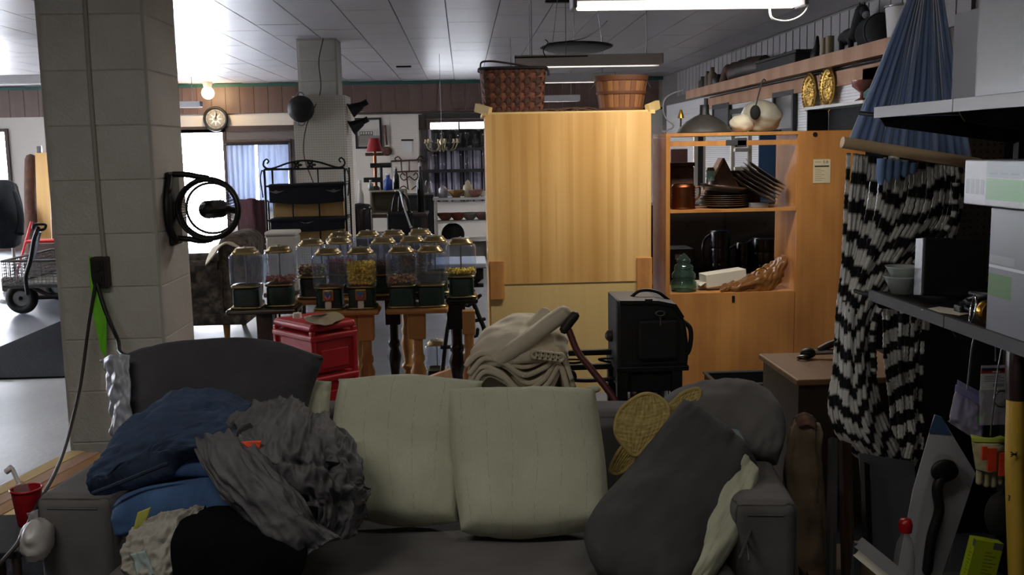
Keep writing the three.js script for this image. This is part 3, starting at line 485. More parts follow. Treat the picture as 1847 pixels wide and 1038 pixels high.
// ---------------------------------------------------------------- left far corner: wagon, coat, poles, mat
M.mat = bumped(phys(0x1a1b21, 1, { specularIntensity: 0.15 }), speckBump, 0.2, 0.004);
solo('floor_mat', rb(-3.75, -2.62, 0, 0.012, -9.6, -6.87, 0.006), M.mat, 'dark charcoal mat on the concrete floor behind the near pillar', 'mat');
{
  const t = thing('garden_wagon', 'grey mesh garden wagon with black tyres and pull handle', 'wagon'), x0 = -4.45, x1 = -3.5, zf = -9.75, zb = -10.9, y0 = [-4.276, 0.282, -9.75][1], y1 = [-4.255, 0.529, -9.75][1];
  const wm = std(0x5b5b5a, 0.5, { metalness: 0.5 });
  part(t, 'bed_floor', bx(x0, x1, y0 - 0.02, y0, zb, zf), std(0x4b4842, 0.7));
  const side = (a, b) => { const g = []; for (const y of [y0 + 0.01, y1]) g.push(rod([a[0], y, a[1]], [b[0], y, b[1]], 0.012)); return g; };
  const wires = (a, b) => { const g = [], n = 26; for (let k = 0; k <= n; k++) { const x = a[0] + (b[0] - a[0]) * k / n, z = a[1] + (b[1] - a[1]) * k / n; g.push(rod([x, y0, z], [x, y1, z], 0.0035, 0.0035, 5)); } for (let k = 1; k < 8; k++) { const y = y0 + (y1 - y0) * k / 8; g.push(rod([a[0], y, a[1]], [b[0], y, b[1]], 0.0035, 0.0035, 5)); } return g; };
  for (const [a, b] of [[[x0, zf], [x1, zf]], [[x0, zb], [x1, zb]], [[x0, zb], [x0, zf]], [[x1, zb], [x1, zf]]]) { const s = part(t, 'side_rail', side(a, b), wm); part(s, 'wire_mesh', wires(a, b), wm); }
  const r = 0.155;
  for (const [x, z] of [[-4.33, -9.85], [-3.66, -9.85], [-4.33, -10.75], [-3.66, -10.75]]) { const w = part(t, 'tyre', rot(torus(r - 0.045, 0.045, 30, 12), 0, 0).translate(x, r, z), M.rubber); part(w, 'rim', rot(lathe([[0.02, -0.03], [0.1, -0.025], [0.112, 0], [0.1, 0.025], [0.02, 0.03]], 24), Math.PI / 2).translate(x, r, z), M.grey); }
  part(t, 'undercarriage', [rod([-4.33, r, -9.85], [-3.66, r, -9.85], 0.018), rod([-4.33, r, -10.75], [-3.66, r, -10.75], 0.018), tube([[-4.2, y0 - 0.02, -9.8], [-4.0, r + 0.02, -9.8], [-3.7, y0 - 0.02, -9.8]], 0.02), bx(-4.12, -4.04, r, y0 - 0.02, -10.79, -10.71)], M.black);
  part(t, 'pull_handle', [tube([[-4.164, 0.231, -9.6], [-4.145, 0.396, -9.55], [-4.069, 0.557, -9.5], [-3.995, 0.768, -9.45], [-3.932, 0.864, -9.4]], 0.02), tube([[-3.977, 0.865, -9.4], [-3.97, 0.89, -9.4], [-3.864, 0.893, -9.4], [-3.877, 0.857, -9.4], [-3.948, 0.843, -9.4]], 0.014)], M.black);
  part(t, 'tongue_plate', plank([-3.961, 0.825, -9.5], [-4.086, 0.557, -9.6], 0.03, 0.02), M.chrome);
}
solo('red_tray', rot(rb(-0.18, 0.18, 0, 0.03, -0.1, 0.1, 0.012), 0, 0.1, 0).translate([-4.619, 0.587, -11.2][0], [-4.619, 0.587, -11.2][1], -11.2), M.red, 'small red tray lying on a crate behind the wagon', 'tray');
solo('crate', rb(-4.75, -4.0, 0, [-4.619, 0.587, -11.2][1], -11.5, -11.05, 0.01), M.brown, 'brown wooden crate standing behind the garden wagon', 'crate');
{
  const t = thing('coat_stand', 'coat stand at the left edge holding a dark jacket', 'coat stand'), p = [-5.822, 0, -13.013], z = -10.8;
  const x = [-4.793, 0.845, -10.8][0];
  part(t, 'pole', rod([x, 0.03, z], [x, [-4.762, 1.207, -10.8][1], z], 0.018), M.offwhite); part(t, 'foot', cyl(0.18, 0.16, 0.03, 20).translate(x, 0.015, z), M.black);
  const j = thing('jacket', 'dark blue-grey jacket hanging on the stand at the left edge', 'jacket');
  part(j, 'body', cloth([[[-5.024, 1.203, -10.75], [-4.755, 1.248, -10.6], [-4.694, 1.207, -10.75]], [[-5.047, 0.945, -10.7], [-4.713, 0.953, -10.45], [-4.641, 0.907, -10.7]], [[-5.075, 0.626, -10.7], [-4.743, 0.607, -10.45], [-4.686, 0.64, -10.7]]], 36, 24, (u, v) => 0.05 + 0.16 * Math.sin(Math.PI * u), folds(0.02, 7, 3, 5)), M.jacket = tx(mottleTex(0x2e343e, 0x1e232b, 131, 6), 0.5, 0.5, 0.9));
  part(j, 'sleeve', cloth([[[-4.664, 1.189, -10.6], [-4.611, 1.154, -10.6]], [[-4.63, 0.945, -10.55], [-4.551, 0.944, -10.55]], [[-4.638, 0.72, -10.5], [-4.547, 0.735, -10.5]]], 12, 16, (u) => 0.03 + 0.09 * Math.sin(Math.PI * u), folds(0.01, 4, 5, 6)), M.jacket);
}
solo('log_post', tube([[-5.509, 0.08, -12.881], [-5.655, 1.189, -13.4], [-5.665, 1.49, -13.5]], 0.075, 20, 12), tx(T.rust, 0.4, 0.4, 0.8), 'dark reddish log post leaning by the far wall', 'post');
solo('yellow_board', plank([[-5.465, 0.691, -13.2][0], 0, -13.2], [-5.433, 1.58, -13.3], 0.17, 0.025), M.ply, 'tall yellow board standing beside the log post', 'board');
solo('metal_tag', bx([-5.452, 1.616, -13.25][0] - 0.03, [-5.452, 1.616, -13.25][0] + 0.03, [-5.456, 1.573, -13.25][1], [-5.449, 1.658, -13.25][1], -13.28, -13.26), M.chrome, 'small shiny metal fitting on top of the yellow board', 'fitting');
{ const a = [-5.005, 0.78, -11.8], t = thing('broom', 'broom with red handle leaning behind the wagon', 'broom'); part(t, 'handle', rod([-5.15, 0.15, -11.6], a, 0.014), M.red); part(t, 'head', rb(-5.3, -5.05, 0, 0.16, -11.65, -11.55, 0.02), M.dark); }

// ---------------------------------------------------------------- armchair behind the near pillar
{
  const t = thing('armchair', 'dark floral upholstered armchair turned sideways behind the near pillar', 'armchair'), zf = -8.15, zb = -8.95, x0 = -2.8, x1 = -1.78, fm = tx(T.floral, 0.5, 0.5, 0.9);
  part(t, 'seat', rb(x0 + 0.02, x1 - 0.28, 0.2, 0.46, zb + 0.16, zf - 0.16, 0.05, 4), fm);
  part(t, 'backrest', rot(rb(x1 - 0.28, x1 - 0.02, 0.2, 0.86, zb + 0.01, zf - 0.02, 0.11, 5), 0, 0, -0.06, [x1 - 0.15, 0.2, zf]), fm);
  for (const z of [zf, zb + 0.17]) { const arm = part(t, 'arm', rb(x0, x1 - 0.2, 0.14, 0.58, z - 0.17, z, 0.05, 4), fm); part(arm, 'arm_roll', rot(cyl(0.09, 0.09, 0.78, 20), 0, 0, Math.PI / 2).translate((x0 + x1) / 2 - 0.12, 0.56, z - 0.085), fm); }
  part(t, 'skirt', rb(x0 + 0.02, x1 - 0.02, 0.12, 0.22, zb + 0.02, zf + 0.005, 0.02), fm);
  for (const [x, z] of [[x0 + 0.08, zf - 0.06], [x1 - 0.2, zf - 0.06], [x0 + 0.08, zb + 0.1], [x1 - 0.2, zb + 0.1]]) part(t, 'leg', cyl(0.022, 0.032, 0.13, 12).translate(x, 0.065, z), M.oak);
  const th = thing('white_throw', 'white cloth draped over the arm of the floral armchair', 'cloth');
  part(th, 'cloth', cloth([[[-2.183, 0.706, -8.8], [-2.061, 0.776, -8.85], [-1.951, 0.749, -8.8]], [[-2.123, 0.696, -8.4], [-1.97, 0.813, -8.4], [-1.845, 0.764, -8.4]], [[-2.099, 0.614, -8.14], [-1.94, 0.784, -8.11], [-1.831, 0.762, -8.13]]], 24, 16, 0.012, folds(0.012, 4, 5, 3)), tx(T.canvas, 0.4, 0.4, 0.9));
}

// ---------------------------------------------------------------- RIGHT WALL: shelf, plates, frames
M.pineShelf = tx(T.pine, 0.4, 1.5, 0.7);
{
  const t = thing('wall_shelf', 'long rough pine shelf high on the right wall', 'shelf');
  part(t, 'board', bx(3.05, RIGHT - 0.03, 2.17, 2.21, -13.6, -6.9), M.pineShelf); part(t, 'front_edge', bx(3.03, 3.05, 2.13, 2.24, -13.6, -6.9), M.pineShelf); part(t, 'ledger', bx(RIGHT - 0.06, RIGHT - 0.025, 2.0, 2.13, -13.6, -6.9), M.pineShelf);
  part(t, 'cable', rod([RIGHT - 0.04, 2.14, -13.4], [RIGHT - 0.04, 2.145, -7.2], 0.006), M.iron);
}
for (const [c, l] of [[[3.28, 1.982, -9.419], 'left, farther'], [[3.28, 2.009, -8.945], 'right, nearer']]) {
  const t = thing('brass_plate', `round embossed brass plate on the slat wall, ${l} of two`, 'plate', 'brass plates on the slat wall'), P = (g) => rot(g, 0, 0, Math.PI / 2).translate(...c), R = 0.185;
  M.emboss = M.emboss || Object.assign(metal(0xb8954a, 0.28), { bumpMap: rep(bumpTex(55, 16, 16, 3), 0.25), bumpScale: 0.003 });
  part(t, 'rim', P(lathe([[R * 0.66, 0.0], [R * 0.7, 0.014], [R * 0.95, 0.02], [R, 0.014], [R, 0.004], [R * 0.7, -0.004]], 44)), M.emboss);
  part(t, 'centre', P((() => { // hammered relief
    const g = lathe(Array.from({ length: 22 }, (_, k) => [0.001 + R * 0.68 * k / 21, 0.006]), 90), a = g.attributes.position;
    for (let i = 0; i < a.count; i++) { const x = a.getX(i), z = a.getZ(i); a.setY(i, 0.006 + 0.012 * Math.max(0, wob2(x * 42 + 40, z * 42 + 40, 12)) + 0.005 * wob(x * 110 + 60, z * 110 + 60, 8)); }
    g.computeVertexNormals(); return g;
  })()), M.emboss);
  const beads = []; for (let k = 0; k < 30; k++) { const a = k * Math.PI / 15; beads.push(ball(0.011, R * 0.86 * Math.cos(a), 0.018, R * 0.86 * Math.sin(a), 8)); }
  part(t, 'beading', P(join(beads)), M.emboss);
  part(t, 'hook', [tube([[c[0], c[1] + R, c[2]], [c[0] + 0.03, c[1] + R + 0.05, c[2]], [c[0] + 0.04, c[1] + R + 0.11, c[2]]], 0.004), tube([[c[0] + 0.02, c[1] - R, c[2] - 0.05], [c[0], c[1] - R - 0.04, c[2]], [c[0] + 0.02, c[1] - R, c[2] + 0.05]], 0.004)], M.brass);
}
function wallFrame(label, a, b, fw, fm, pm) { // on the right wall, a = far top, b = near bottom
  const t = thing('framed_mirror', label, 'frame', 'frames on the slat wall'), x = RIGHT - 0.045, z0 = a[2], z1 = b[2], y1 = a[1], y0 = b[1];
  for (const g of [bx(x - 0.02, x + 0.02, y1 - fw, y1, z0, z1), bx(x - 0.02, x + 0.02, y0, y0 + fw, z0, z1), bx(x - 0.02, x + 0.02, y0 + fw, y1 - fw, z0, z0 + fw), bx(x - 0.02, x + 0.02, y0 + fw, y1 - fw, z1 - fw, z1)]) part(t, 'frame', g, fm);
  part(t, 'pane', bx(x - 0.006, x + 0.006, y0 + fw, y1 - fw, z0 + fw, z1 - fw), pm);
}
wallFrame('black framed mirror above the white stuffed bag', [3.33, 2.043, -10.608], [3.33, 1.613, -9.924], 0.05, M.black, metal(0xb9bcc0, 0.12));
wallFrame('small black frame behind the pendant shade', [3.33, 1.938, -12.315], [3.33, 1.642, -11.557], 0.06, M.black, std(0xa9a7a2, 0.3));
wallFrame('dark grey framed panel farthest along the slat wall', [3.33, 2.031, -13.191], [3.33, 1.656, -12.354], 0.06, M.dgrey, std(0x4c4c55, 0.4));
solo('teal_board', bx(RIGHT - 0.06, RIGHT - 0.03, 1.42, 2.1, -8.2, -7.5), std(0x2b5f58, 0.6), 'teal painted board on the right wall behind the hammock', 'board');
{
  const t = thing('wall_cabinet', 'white topped dark open cabinet on the slat wall under the goblet', 'cabinet'), y1 = 1.83;
  part(t, 'top', bx(3.1, RIGHT - 0.02, y1 - 0.025, y1, -9.05, -7.7), M.white);
  part(t, 'back', bx(RIGHT - 0.04, RIGHT - 0.02, 1.2, y1 - 0.025, -9.0, -7.75), M.blackMatte);
  for (const z of [-9.03, -7.75]) part(t, 'side', bx(3.12, RIGHT - 0.04, 1.2, y1 - 0.025, z, z + 0.025), M.blackMatte);
  part(t, 'bottom', bx(3.12, RIGHT - 0.04, 1.2, 1.225, -9.0, -7.75), M.blackMatte);
  const c = [3.2, 1.889, -7.984];
  solo('goblet', lathe([[0.001, 0], [0.055, 0.002], [0.05, 0.012], [0.014, 0.03], [0.012, 0.07], [0.03, 0.085], [0.075, 0.12], [0.082, 0.17], [0.076, 0.17], [0.025, 0.09]], 24).translate(c[0], y1, c[2]), phys(0xc98d80, 0.15, { transmission: 0.5, thickness: 0 }), 'pink glass goblet standing on the white topped cabinet', 'goblet');
}
// things lined up on the pine shelf
seed(99);
{
  const y = 2.21, x = 3.19, jar = (h, r) => [[0.001, 0], [r, 0], [r, h * 0.7], [r * 0.5, h * 0.8], [r * 0.5, h], [0.001, h]];
  [['tall dark jar, first on the far end of the pine shelf', -13.3, 0.2, 0.06, 0x2f2a26], ['narrow brown bottle, second on the pine shelf', -13.05, 0.25, 0.045, 0x4a3a2c], ['pale brown jug, third from the far end of the pine shelf', -12.8, 0.28, 0.06, 0x6b5a48], ['squat black jar, fourth on the pine shelf', -12.5, 0.17, 0.08, 0x1b1a1a]].forEach(([l, z, h, r, c]) => solo('shelf_jar', lathe(jar(h, r), 20).translate(x, y, z), std(c, 0.5), l, 'jar', 'jars on the pine shelf'));
  { const t = thing('carved_figure', 'knobbly dark carved figure among the jars on the pine shelf', 'figure'); part(t, 'body', tube([[x, y + 0.05, -12.25], [x, y + 0.14, -12.15], [x, y + 0.2, -12.02], [x, y + 0.12, -11.9], [x, y + 0.06, -11.8]], 0.055, 24, 12), M.rustw); part(t, 'base', rb(x - 0.08, x + 0.08, y, y + 0.03, -12.35, -11.7, 0.01), M.dark); }
  for (let k = 0; k < 3; k++) { const z = -11.45 + k * 0.32; solo('round_tin', rot(cyl(0.12, 0.12, 0.22, 24), Math.PI / 2, 0.5).translate(x, y + 0.12, z), std([0x3a2420, 0x2f2422, 0x3b2a26][k], 0.5), ['far', 'middle', 'near'][k] + ' one of three dark round tins leaning on the pine shelf', 'tin', 'round tins on the pine shelf'); }
  { const t = thing('storage_chest', 'long dark box with knob on the pine shelf', 'box'); part(t, 'body', rb(x - 0.1, x + 0.1, y, y + 0.13, -10.55, -9.3, 0.01), std(0x231f1f, 0.7)); part(t, 'lid', rb(x - 0.105, x + 0.105, y + 0.13, y + 0.16, -10.58, -9.27, 0.01), std(0x2b2626, 0.7)); part(t, 'knob', ball(0.02, x, y + 0.175, -9.9), M.black); }
  solo('oil_can', lathe([[0.001, 0], [0.06, 0], [0.06, 0.1], [0.02, 0.17], [0.012, 0.24], [0.001, 0.25]], 18).translate(x, y, -9.0), M.iron, 'black oil can between the box and the candles', 'can');
  for (let k = 0; k < 2; k++) solo('pillar_candle', cyl(0.035, 0.035, 0.2, 16).translate(x - 0.04, y + 0.1, -8.72 + k * 0.14), std([0x9b8f72, 0x857a5a][k], 0.6), ['pale tan candle, farther one on the pine shelf', 'olive tan candle, nearer one on the pine shelf'][k], 'candle', 'candles on the pine shelf');
  { const t = thing('horse_figurine', 'dark horse figurine with pale muzzle on the pine shelf', 'figurine'), z = -8.2; part(t, 'body', [tube([[x, y + 0.15, z - 0.16], [x, y + 0.17, z - 0.05], [x, y + 0.16, z + 0.08], [x, y + 0.26, z + 0.15], [x, y + 0.33, z + 0.2]], 0.055, 28, 14), ...[-0.13, -0.09, 0.06, 0.1].map((d, k) => rod([x + (k % 2 ? 0.03 : -0.03), y, z + d], [x + (k % 2 ? 0.03 : -0.03), y + 0.14, z + d], 0.014, 0.028))], M.blackMatte); part(t, 'head', new THREE.SphereGeometry(0.045, 16, 12).scale(0.8, 0.8, 1.6).rotateX(0.6).translate(x, y + 0.32, z + 0.25), M.blackMatte); part(t, 'muzzle', ball(0.03, x - 0.01, y + 0.285, z + 0.31), M.grey); for (const s of [-1, 1]) part(t, 'ear', cyl(0.012, 0.002, 0.04, 8).translate(x + s * 0.02, y + 0.38, z + 0.2), M.blackMatte); }
  { const t = thing('duffel_bag', 'large dark rolled bag on the pine shelf', 'bag'); part(t, 'body', rot(new THREE.CapsuleGeometry(0.13, 0.2, 8, 20), Math.PI / 2).translate(x, y + 0.13, -7.68), M.blackMatte); part(t, 'strap', torus(0.132, 0.008, 28, 6).translate(x, y + 0.13, -7.62), M.dgrey); }
}
{ // white pail at the near end of the shelf
  const c = [3, 2.137, -6.941], t = thing('white_pail', 'white pail with a metal rim beside the blue hammock', 'bucket'), y = 2.21;
  const q = [3.19, y, -7.24];
  part(t, 'body', lathe([[0.001, 0], [0.1, 0], [0.125, 0.26], [0.12, 0.26], [0.095, 0.01]], 28).translate(...q), M.white); part(t, 'rim', torus(0.126, 0.009, 36, 8).rotateX(Math.PI / 2).translate(q[0], y + 0.26, q[2]), M.chrome); part(t, 'lid', cyl(0.122, 0.122, 0.012, 28).translate(q[0], y + 0.262, q[2]), M.white);
}

// ================================================================ MIDDLE OF THE SHOP
// ---------------------------------------------------------------- things on the near pillar
{
  const c = [-1.02, 1.288, -4.05], R = 0.118, t = thing('wall_fan', 'black round fan on a forked bracket at the near pillar', 'fan');
  const ring = part(t, 'cage_ring', [torus(R, 0.011, 44, 10).translate(...c), torus(R, 0.006, 44, 8).translate(c[0], c[1], c[2] + 0.035), torus(R * 0.86, 0.005, 40, 8).translate(c[0], c[1], c[2] - 0.05)], M.black);
  const wires = []; for (let k = 0; k < 56; k++) { const a = k * Math.PI / 28, P = (r, z) => [c[0] + r * Math.cos(a), c[1] + r * Math.sin(a), c[2] + z]; wires.push(rod(P(0.03, 0.05), P(R, 0.035), 0.0011, 0.0011, 4)); if (k % 2) wires.push(rod(P(0.035, -0.06), P(R, -0.0), 0.0011, 0.0011, 4)); }
  part(t, 'cage_wires', wires, M.black);
  part(t, 'motor', rot(new THREE.CapsuleGeometry(0.036, 0.05, 8, 20), 0, 0, Math.PI / 2 + 0.05).translate(c[0] + 0.008, c[1] - 0.004, c[2] - 0.05), M.black);
  part(t, 'motor_neck', rod([c[0] + 0.04, c[1] - 0.004, c[2] - 0.05], [c[0] + R, c[1] - 0.012, c[2] - 0.01], 0.014), M.black);
  const bl = new THREE.MeshPhysicalMaterial({ color: 0xe6e6ea, transmission: 0.9, roughness: 0.15, thickness: 0 });
  for (let k = 0; k < 3; k++) part(t, 'blade', cloth([[[0.02, 0.012, 0], [0.06, 0.035, 0.012], [0.1, 0.03, 0.018]], [[0.02, -0.012, 0], [0.06, -0.03, -0.012], [0.1, -0.025, -0.014]]].map((r) => r.map(([x, y, z]) => { const a = k * 2.094 + 0.5, C = Math.cos(a), S = Math.sin(a); return [c[0] + x * C - y * S, c[1] + x * S + y * C, c[2] + z]; })), 10, 4, 0.0015), bl);
  const P = (x, y, z = -4.05) => [x, y, z];
  part(t, 'mount_plate', rb(-1.165, -1.148, c[1] - 0.14, c[1] + 0.15, -4.12, -3.98, 0.008), M.black);
  for (const g of [tube([[-1.15, c[1] + 0.14, -4.05], [-1.1, c[1] + 0.138, -4.05], [-1.05, c[1] + 0.128, -4.05], [c[0], c[1] + R + 0.005, -4.05]], 0.012), tube([[-1.15, c[1] - 0.115, -4.05], [-1.1, c[1] - 0.12, -4.05], [-1.06, c[1] - 0.128, -4.05], [c[0], c[1] - R - 0.005, -4.05]], 0.012)]) part(t, 'fork', g, M.black);
  part(t, 'bow', tube([[-1.15, c[1] + 0.13, -3.99], [-1.152, c[1] + 0.03, -3.94], [-1.152, c[1] - 0.06, -3.95], [-1.15, c[1] - 0.12, -4.02]], 0.014), M.black);
}
solo('wire_conduit', tube([[-1.371, 2.192, -3.845], [-1.376, 1.835, -3.845], [-1.376, 1.509, -3.845], [-1.373, 1.218, -3.845], [-1.37, 1.129, -3.842]], 0.009), std(0xa09c90, 0.5), 'pale cable running down the near pillar to a dark outlet', 'cable');
{
  const a = [-1.411, 1.128, -3.84], b = [-1.351, 1.012, -3.84], t = thing('outlet_box', 'dark brown outlet box on the near pillar', 'outlet');
  part(t, 'box', rb(a[0], b[0], b[1], a[1], -3.85, -3.8, 0.006), std(0x2a1f1a, 0.6)); part(t, 'cover', rb(a[0] + 0.008, b[0] - 0.008, b[1] + 0.01, a[1] - 0.01, -3.8, -3.795, 0.004), std(0x17110f, 0.5));
  for (const s of [0.3, 0.68]) part(t, 'socket', rot(cyl(0.014, 0.014, 0.006, 14), Math.PI / 2).translate((a[0] + b[0]) / 2, b[1] + (a[1] - b[1]) * s, -3.793), M.black);
}
{
  const t = thing('lime_ribbon', 'bright lime green tape hanging from the outlet box', 'ribbon');
  part(t, 'strip', cloth([[[-1.42, 1.133, -3.82], [-1.402, 1.128, -3.82]], [[-1.414, 1.034, -3.8], [-1.396, 1.029, -3.8]], [[-1.41, 0.93, -3.79], [-1.367, 0.914, -3.8]], [[-1.397, 0.823, -3.79], [-1.37, 0.816, -3.8]], [[-1.394, 0.78, -3.79], [-1.378, 0.743, -3.8]]], 6, 30, 0.002, folds(0.006, 2, 6, 3)), std(0x78d824, 0.6));
}
solo('power_cord', tube([[-1.386, 1.03, -3.79], [-1.356, 0.931, -3.77], [-1.294, 0.833, -3.7], [-1.209, 0.813, -3.5], [-1.0, 0.8, -3.33], [-0.98, 0.5, -3.32]], 0.008), M.black, 'short black cord from the outlet box down behind the cushion', 'cord', 'cords from the outlet');
solo('extension_cord', tube([[-1.392, 1.03, -3.79], [-1.422, 0.87, -3.77], [-1.439, 0.673, -3.7], [-1.408, 0.559, -3.5], [-1.264, 0.553, -3], [-1.197, 0.55, -2.7], [-1.19, 0.499, -2.55], [-1.243, 0.433, -2.5], [-1.25, 0.3, -2.45], [-1.28, 0.012, -2.45]], 0.006, 60), std(0x2b2420, 0.6), 'long thin brown cord hanging from the outlet across the floor', 'cord', 'cords from the outlet');

// ---------------------------------------------------------------- gumball machines
function squircle(prof, n = 32, p = 4) {                                // turned profile with a rounded-square plan
  const g = lathe(prof, n), a = g.attributes.position;
  for (let i = 0; i < a.count; i++) { const x = a.getX(i), z = a.getZ(i), r = Math.hypot(x, z); if (r < 1e-5) continue; const c = Math.abs(x / r), s = Math.abs(z / r), k = 1 / Math.pow(Math.pow(c, p) + Math.pow(s, p), 1 / p); a.setX(i, x * k); a.setZ(i, z * k); }
  g.computeVertexNormals(); return g;
}
M.green = std(0x0c2a22, 0.35); M.gold = metal(0x9c8a62, 0.34); M.globe = phys(0xe8eef8, 0.05, { transmission: 0.94, thickness: 0, ior: 1.5 });
const proto = (() => {
  const t = thing('gumball_machine', '', 'gumball machine', 'gumball machines on wooden stands');
  part(t, 'foot_plate', squircle([[0.001, 0], [0.074, 0], [0.074, 0.008], [0.066, 0.014], [0.001, 0.014]], 32, 8), M.gold);
  part(t, 'body', squircle([[0.062, 0.012], [0.062, 0.092], [0.056, 0.098], [0.001, 0.098]], 32, 8), M.green);
  part(t, 'collar', squircle([[0.05, 0.096], [0.068, 0.102], [0.07, 0.112], [0.05, 0.114]], 32, 6), M.gold);
  part(t, 'globe', squircle([[0.055, 0.112], [0.07, 0.114], [0.0755, 0.121], [0.0755, 0.246], [0.073, 0.256], [0.066, 0.262], [0.058, 0.264]], 36, 4), M.globe);
  const lid = part(t, 'lid', squircle([[0.059, 0.262], [0.061, 0.264], [0.061, 0.272], [0.055, 0.276], [0.048, 0.284], [0.046, 0.29], [0.04, 0.293], [0.001, 0.293]], 32, 4), M.gold); part(lid, 'lock', cyl(0.008, 0.008, 0.008, 12).translate(0, 0.296, 0), M.chrome);
  part(t, 'rod', rod([0, 0.1, 0], [0, 0.285, 0], 0.004), M.steel);
  return t;
})();
const faceProto = [rb(-0.028, 0.028, 0.045, 0.1, 0.06, 0.076, 0.012, 3)];
function machine(label, x, y, z, front, turn = 0) {
  const t = machine.n++ ? copyOf(proto, label, 0, 0, 0) : proto; t.userData.label = label; t.position.set(x, y, z); t.rotation.y = turn;
  if (front) {
    part(t, 'coin_plate', rb(-0.028, 0.028, 0.042, 0.1, 0.06, 0.074, 0.012, 3), M.gold);
    part(t, 'coin_knob', rot(cyl(0.016, 0.014, 0.014, 18), Math.PI / 2).translate(0, 0.07, 0.08), M.chrome);
    part(t, 'sticker', extr([[-0.017, 0.086], [0.017, 0.086], [0, 0.058]], 0.003, 0).translate(0, 0, 0.0885), std(0x2f5f9a, 0.5), 'blue triangle sticker');
    part(t, 'chute', rb(-0.015, 0.015, 0.004, 0.042, 0.06, 0.082, 0.005), M.paper);
  }
  return t;
}
machine.n = 0;
function candy(label, x, y, z, fill, colors, sd, r = 0.0065, lo = 0) {            // a heap of sweets inside a globe
  seed(sd);
  const n = Math.round(fill * 6500) + 90, im = new THREE.InstancedMesh(new THREE.IcosahedronGeometry(r, 1), std(0xffffff, 0.35), n), m = new THREE.Matrix4(), col = new THREE.Color();
  for (let k = 0; k < n; k++) {
    const a = rnd() * 6.283, q = Math.sqrt(rnd()), c = Math.cos(a), s = Math.sin(a), kq = 1 / Math.pow(c ** 4 + s ** 4, 0.25), R = 0.066 * q * kq;
    m.makeTranslation(x + R * c, y + 0.122 + lo + rnd() * fill, z + R * s); im.setMatrixAt(k, m); im.setColorAt(k, col.set(colors[Math.floor(rnd() * colors.length)]).multiplyScalar(rr(0.85, 1.1)));
  }
  im.name = numbered('candy'); im.userData = { label, category: 'candy', kind: 'stuff' }; im.castShadow = im.receiveShadow = true; scene.add(im);
}
const TOP = 0.755;
const GX = (k) => k;
const [g1, g2, g3, g4, g5, g6, g7, g8] = [[-1.067, 0.759, -4.88], [-0.913, 0.763, -4.92], [-0.774, 0.782, -5.05], [-0.66, 0.772, -4.82], [-0.505, 0.768, -4.82], [-0.31, 0.763, -4.82], [-0.17, 0.759, -4.82], [-0.024, 0.783, -4.95]];
machine('empty gumball machine, leftmost on the dark plate', g1[0], TOP + 0.006, g1[2]);
machine('gumball machine with a low layer of red peanuts, second from left', g2[0], TOP + 0.006, g2[2]);
machine('gumball machine with mixed coloured sweets at its bottom', g3[0], TOP + 0.025, g3[2]);
machine('empty gumball machine with blue triangle sticker', g4[0], TOP, g4[2], true);
machine('gumball machine full of yellow sweets with blue triangle sticker', g5[0], TOP, g5[2], true);
machine('gumball machine with brown nuts, right of the yellow one', g6[0], TOP, g6[2]);
machine('empty gumball machine at the right end of the wooden plate', g7[0], TOP, g7[2]);
machine('gumball machine with a yellow ring of sweets on the black plate', g8[0], [-0.024, 0.777, -4.95][1], g8[2]);
const back = [[614, 438, -5.3, 'gumball machine lid just behind the blue stickered empty one'], [616, 446, -5.18, 'gumball machine with dark red sweets behind the stickered empty one'], [664, 433, -5.4, 'gumball machine standing behind the yellow one'], [692, 444, -5.12, 'gumball machine with dark berries, right behind the yellow one'], [710, 439, -5.4, 'gumball machine in the back row behind the brown nuts, left'], [742, 445, -5.14, 'gumball machine full of brown sweets in the second row'], [758, 436, -5.45, 'gumball machine in the back row behind the brown nuts, right'], [784, 440, -5.1, 'gumball machine close behind the right empty one']];
const backAt = [[-0.674, 1.019, -5.42], [-0.651, 1.018, -5.18], [-0.528, 1.028, -5.45], [-0.418, 1.024, -5.12], [-0.39, 1.007, -5.45], [-0.273, 1.014, -5.16], [-0.247, 1.008, -5.5], [-0.158, 1.024, -5.14]];
back.forEach(([, , , l], k) => machine(l, backAt[k][0], k % 2 === 1 || k === 7 ? TOP + 0.02 : TOP + 0.03, backAt[k][2]));
candy('red-brown peanuts lying low in the second machine', g2[0], TOP + 0.006, g2[2], 0.02, ['#9a4834', '#a8553c', '#8a4030', '#b87a54'], 11);
candy('mixed coloured sweets in the third machine', g3[0], TOP + 0.025, g3[2], 0.04, ['#c0c048', '#8a4038', '#5a7a40', '#d8bc58', '#a04848'], 12);
candy('yellow round sweets filling the globe of the stickered machine', g5[0], TOP, g5[2], 0.1, ['#f4cc0c', '#eabc06', '#fbd820'], 13);
candy('yellow sweets in a thin layer in the machine on the black plate', g8[0], [-0.024, 0.777, -4.95][1], g8[2], 0.016, ['#f0c408', '#f6d018'], 14);
candy('tan and brown nuts in the machine right of the yellow one', g6[0], TOP, g6[2], 0.025, ['#d09a58', '#b0683c', '#e0b470', '#94542e'], 15);
candy('brown sweets filling the machine in the second row', backAt[5][0], TOP + 0.02, backAt[5][2], 0.09, ['#a8743a', '#96622e', '#b88444'], 16);
candy('dark red sweets in the machine behind the empty one', backAt[1][0], TOP + 0.02, backAt[1][2], 0.06, ['#8a2430', '#9a2c38', '#a83c40'], 17);
candy('dark berry-coloured sweets behind the yellow ones', backAt[3][0], TOP + 0.02, backAt[3][2], 0.05, ['#3f1420', '#501a28'], 18);

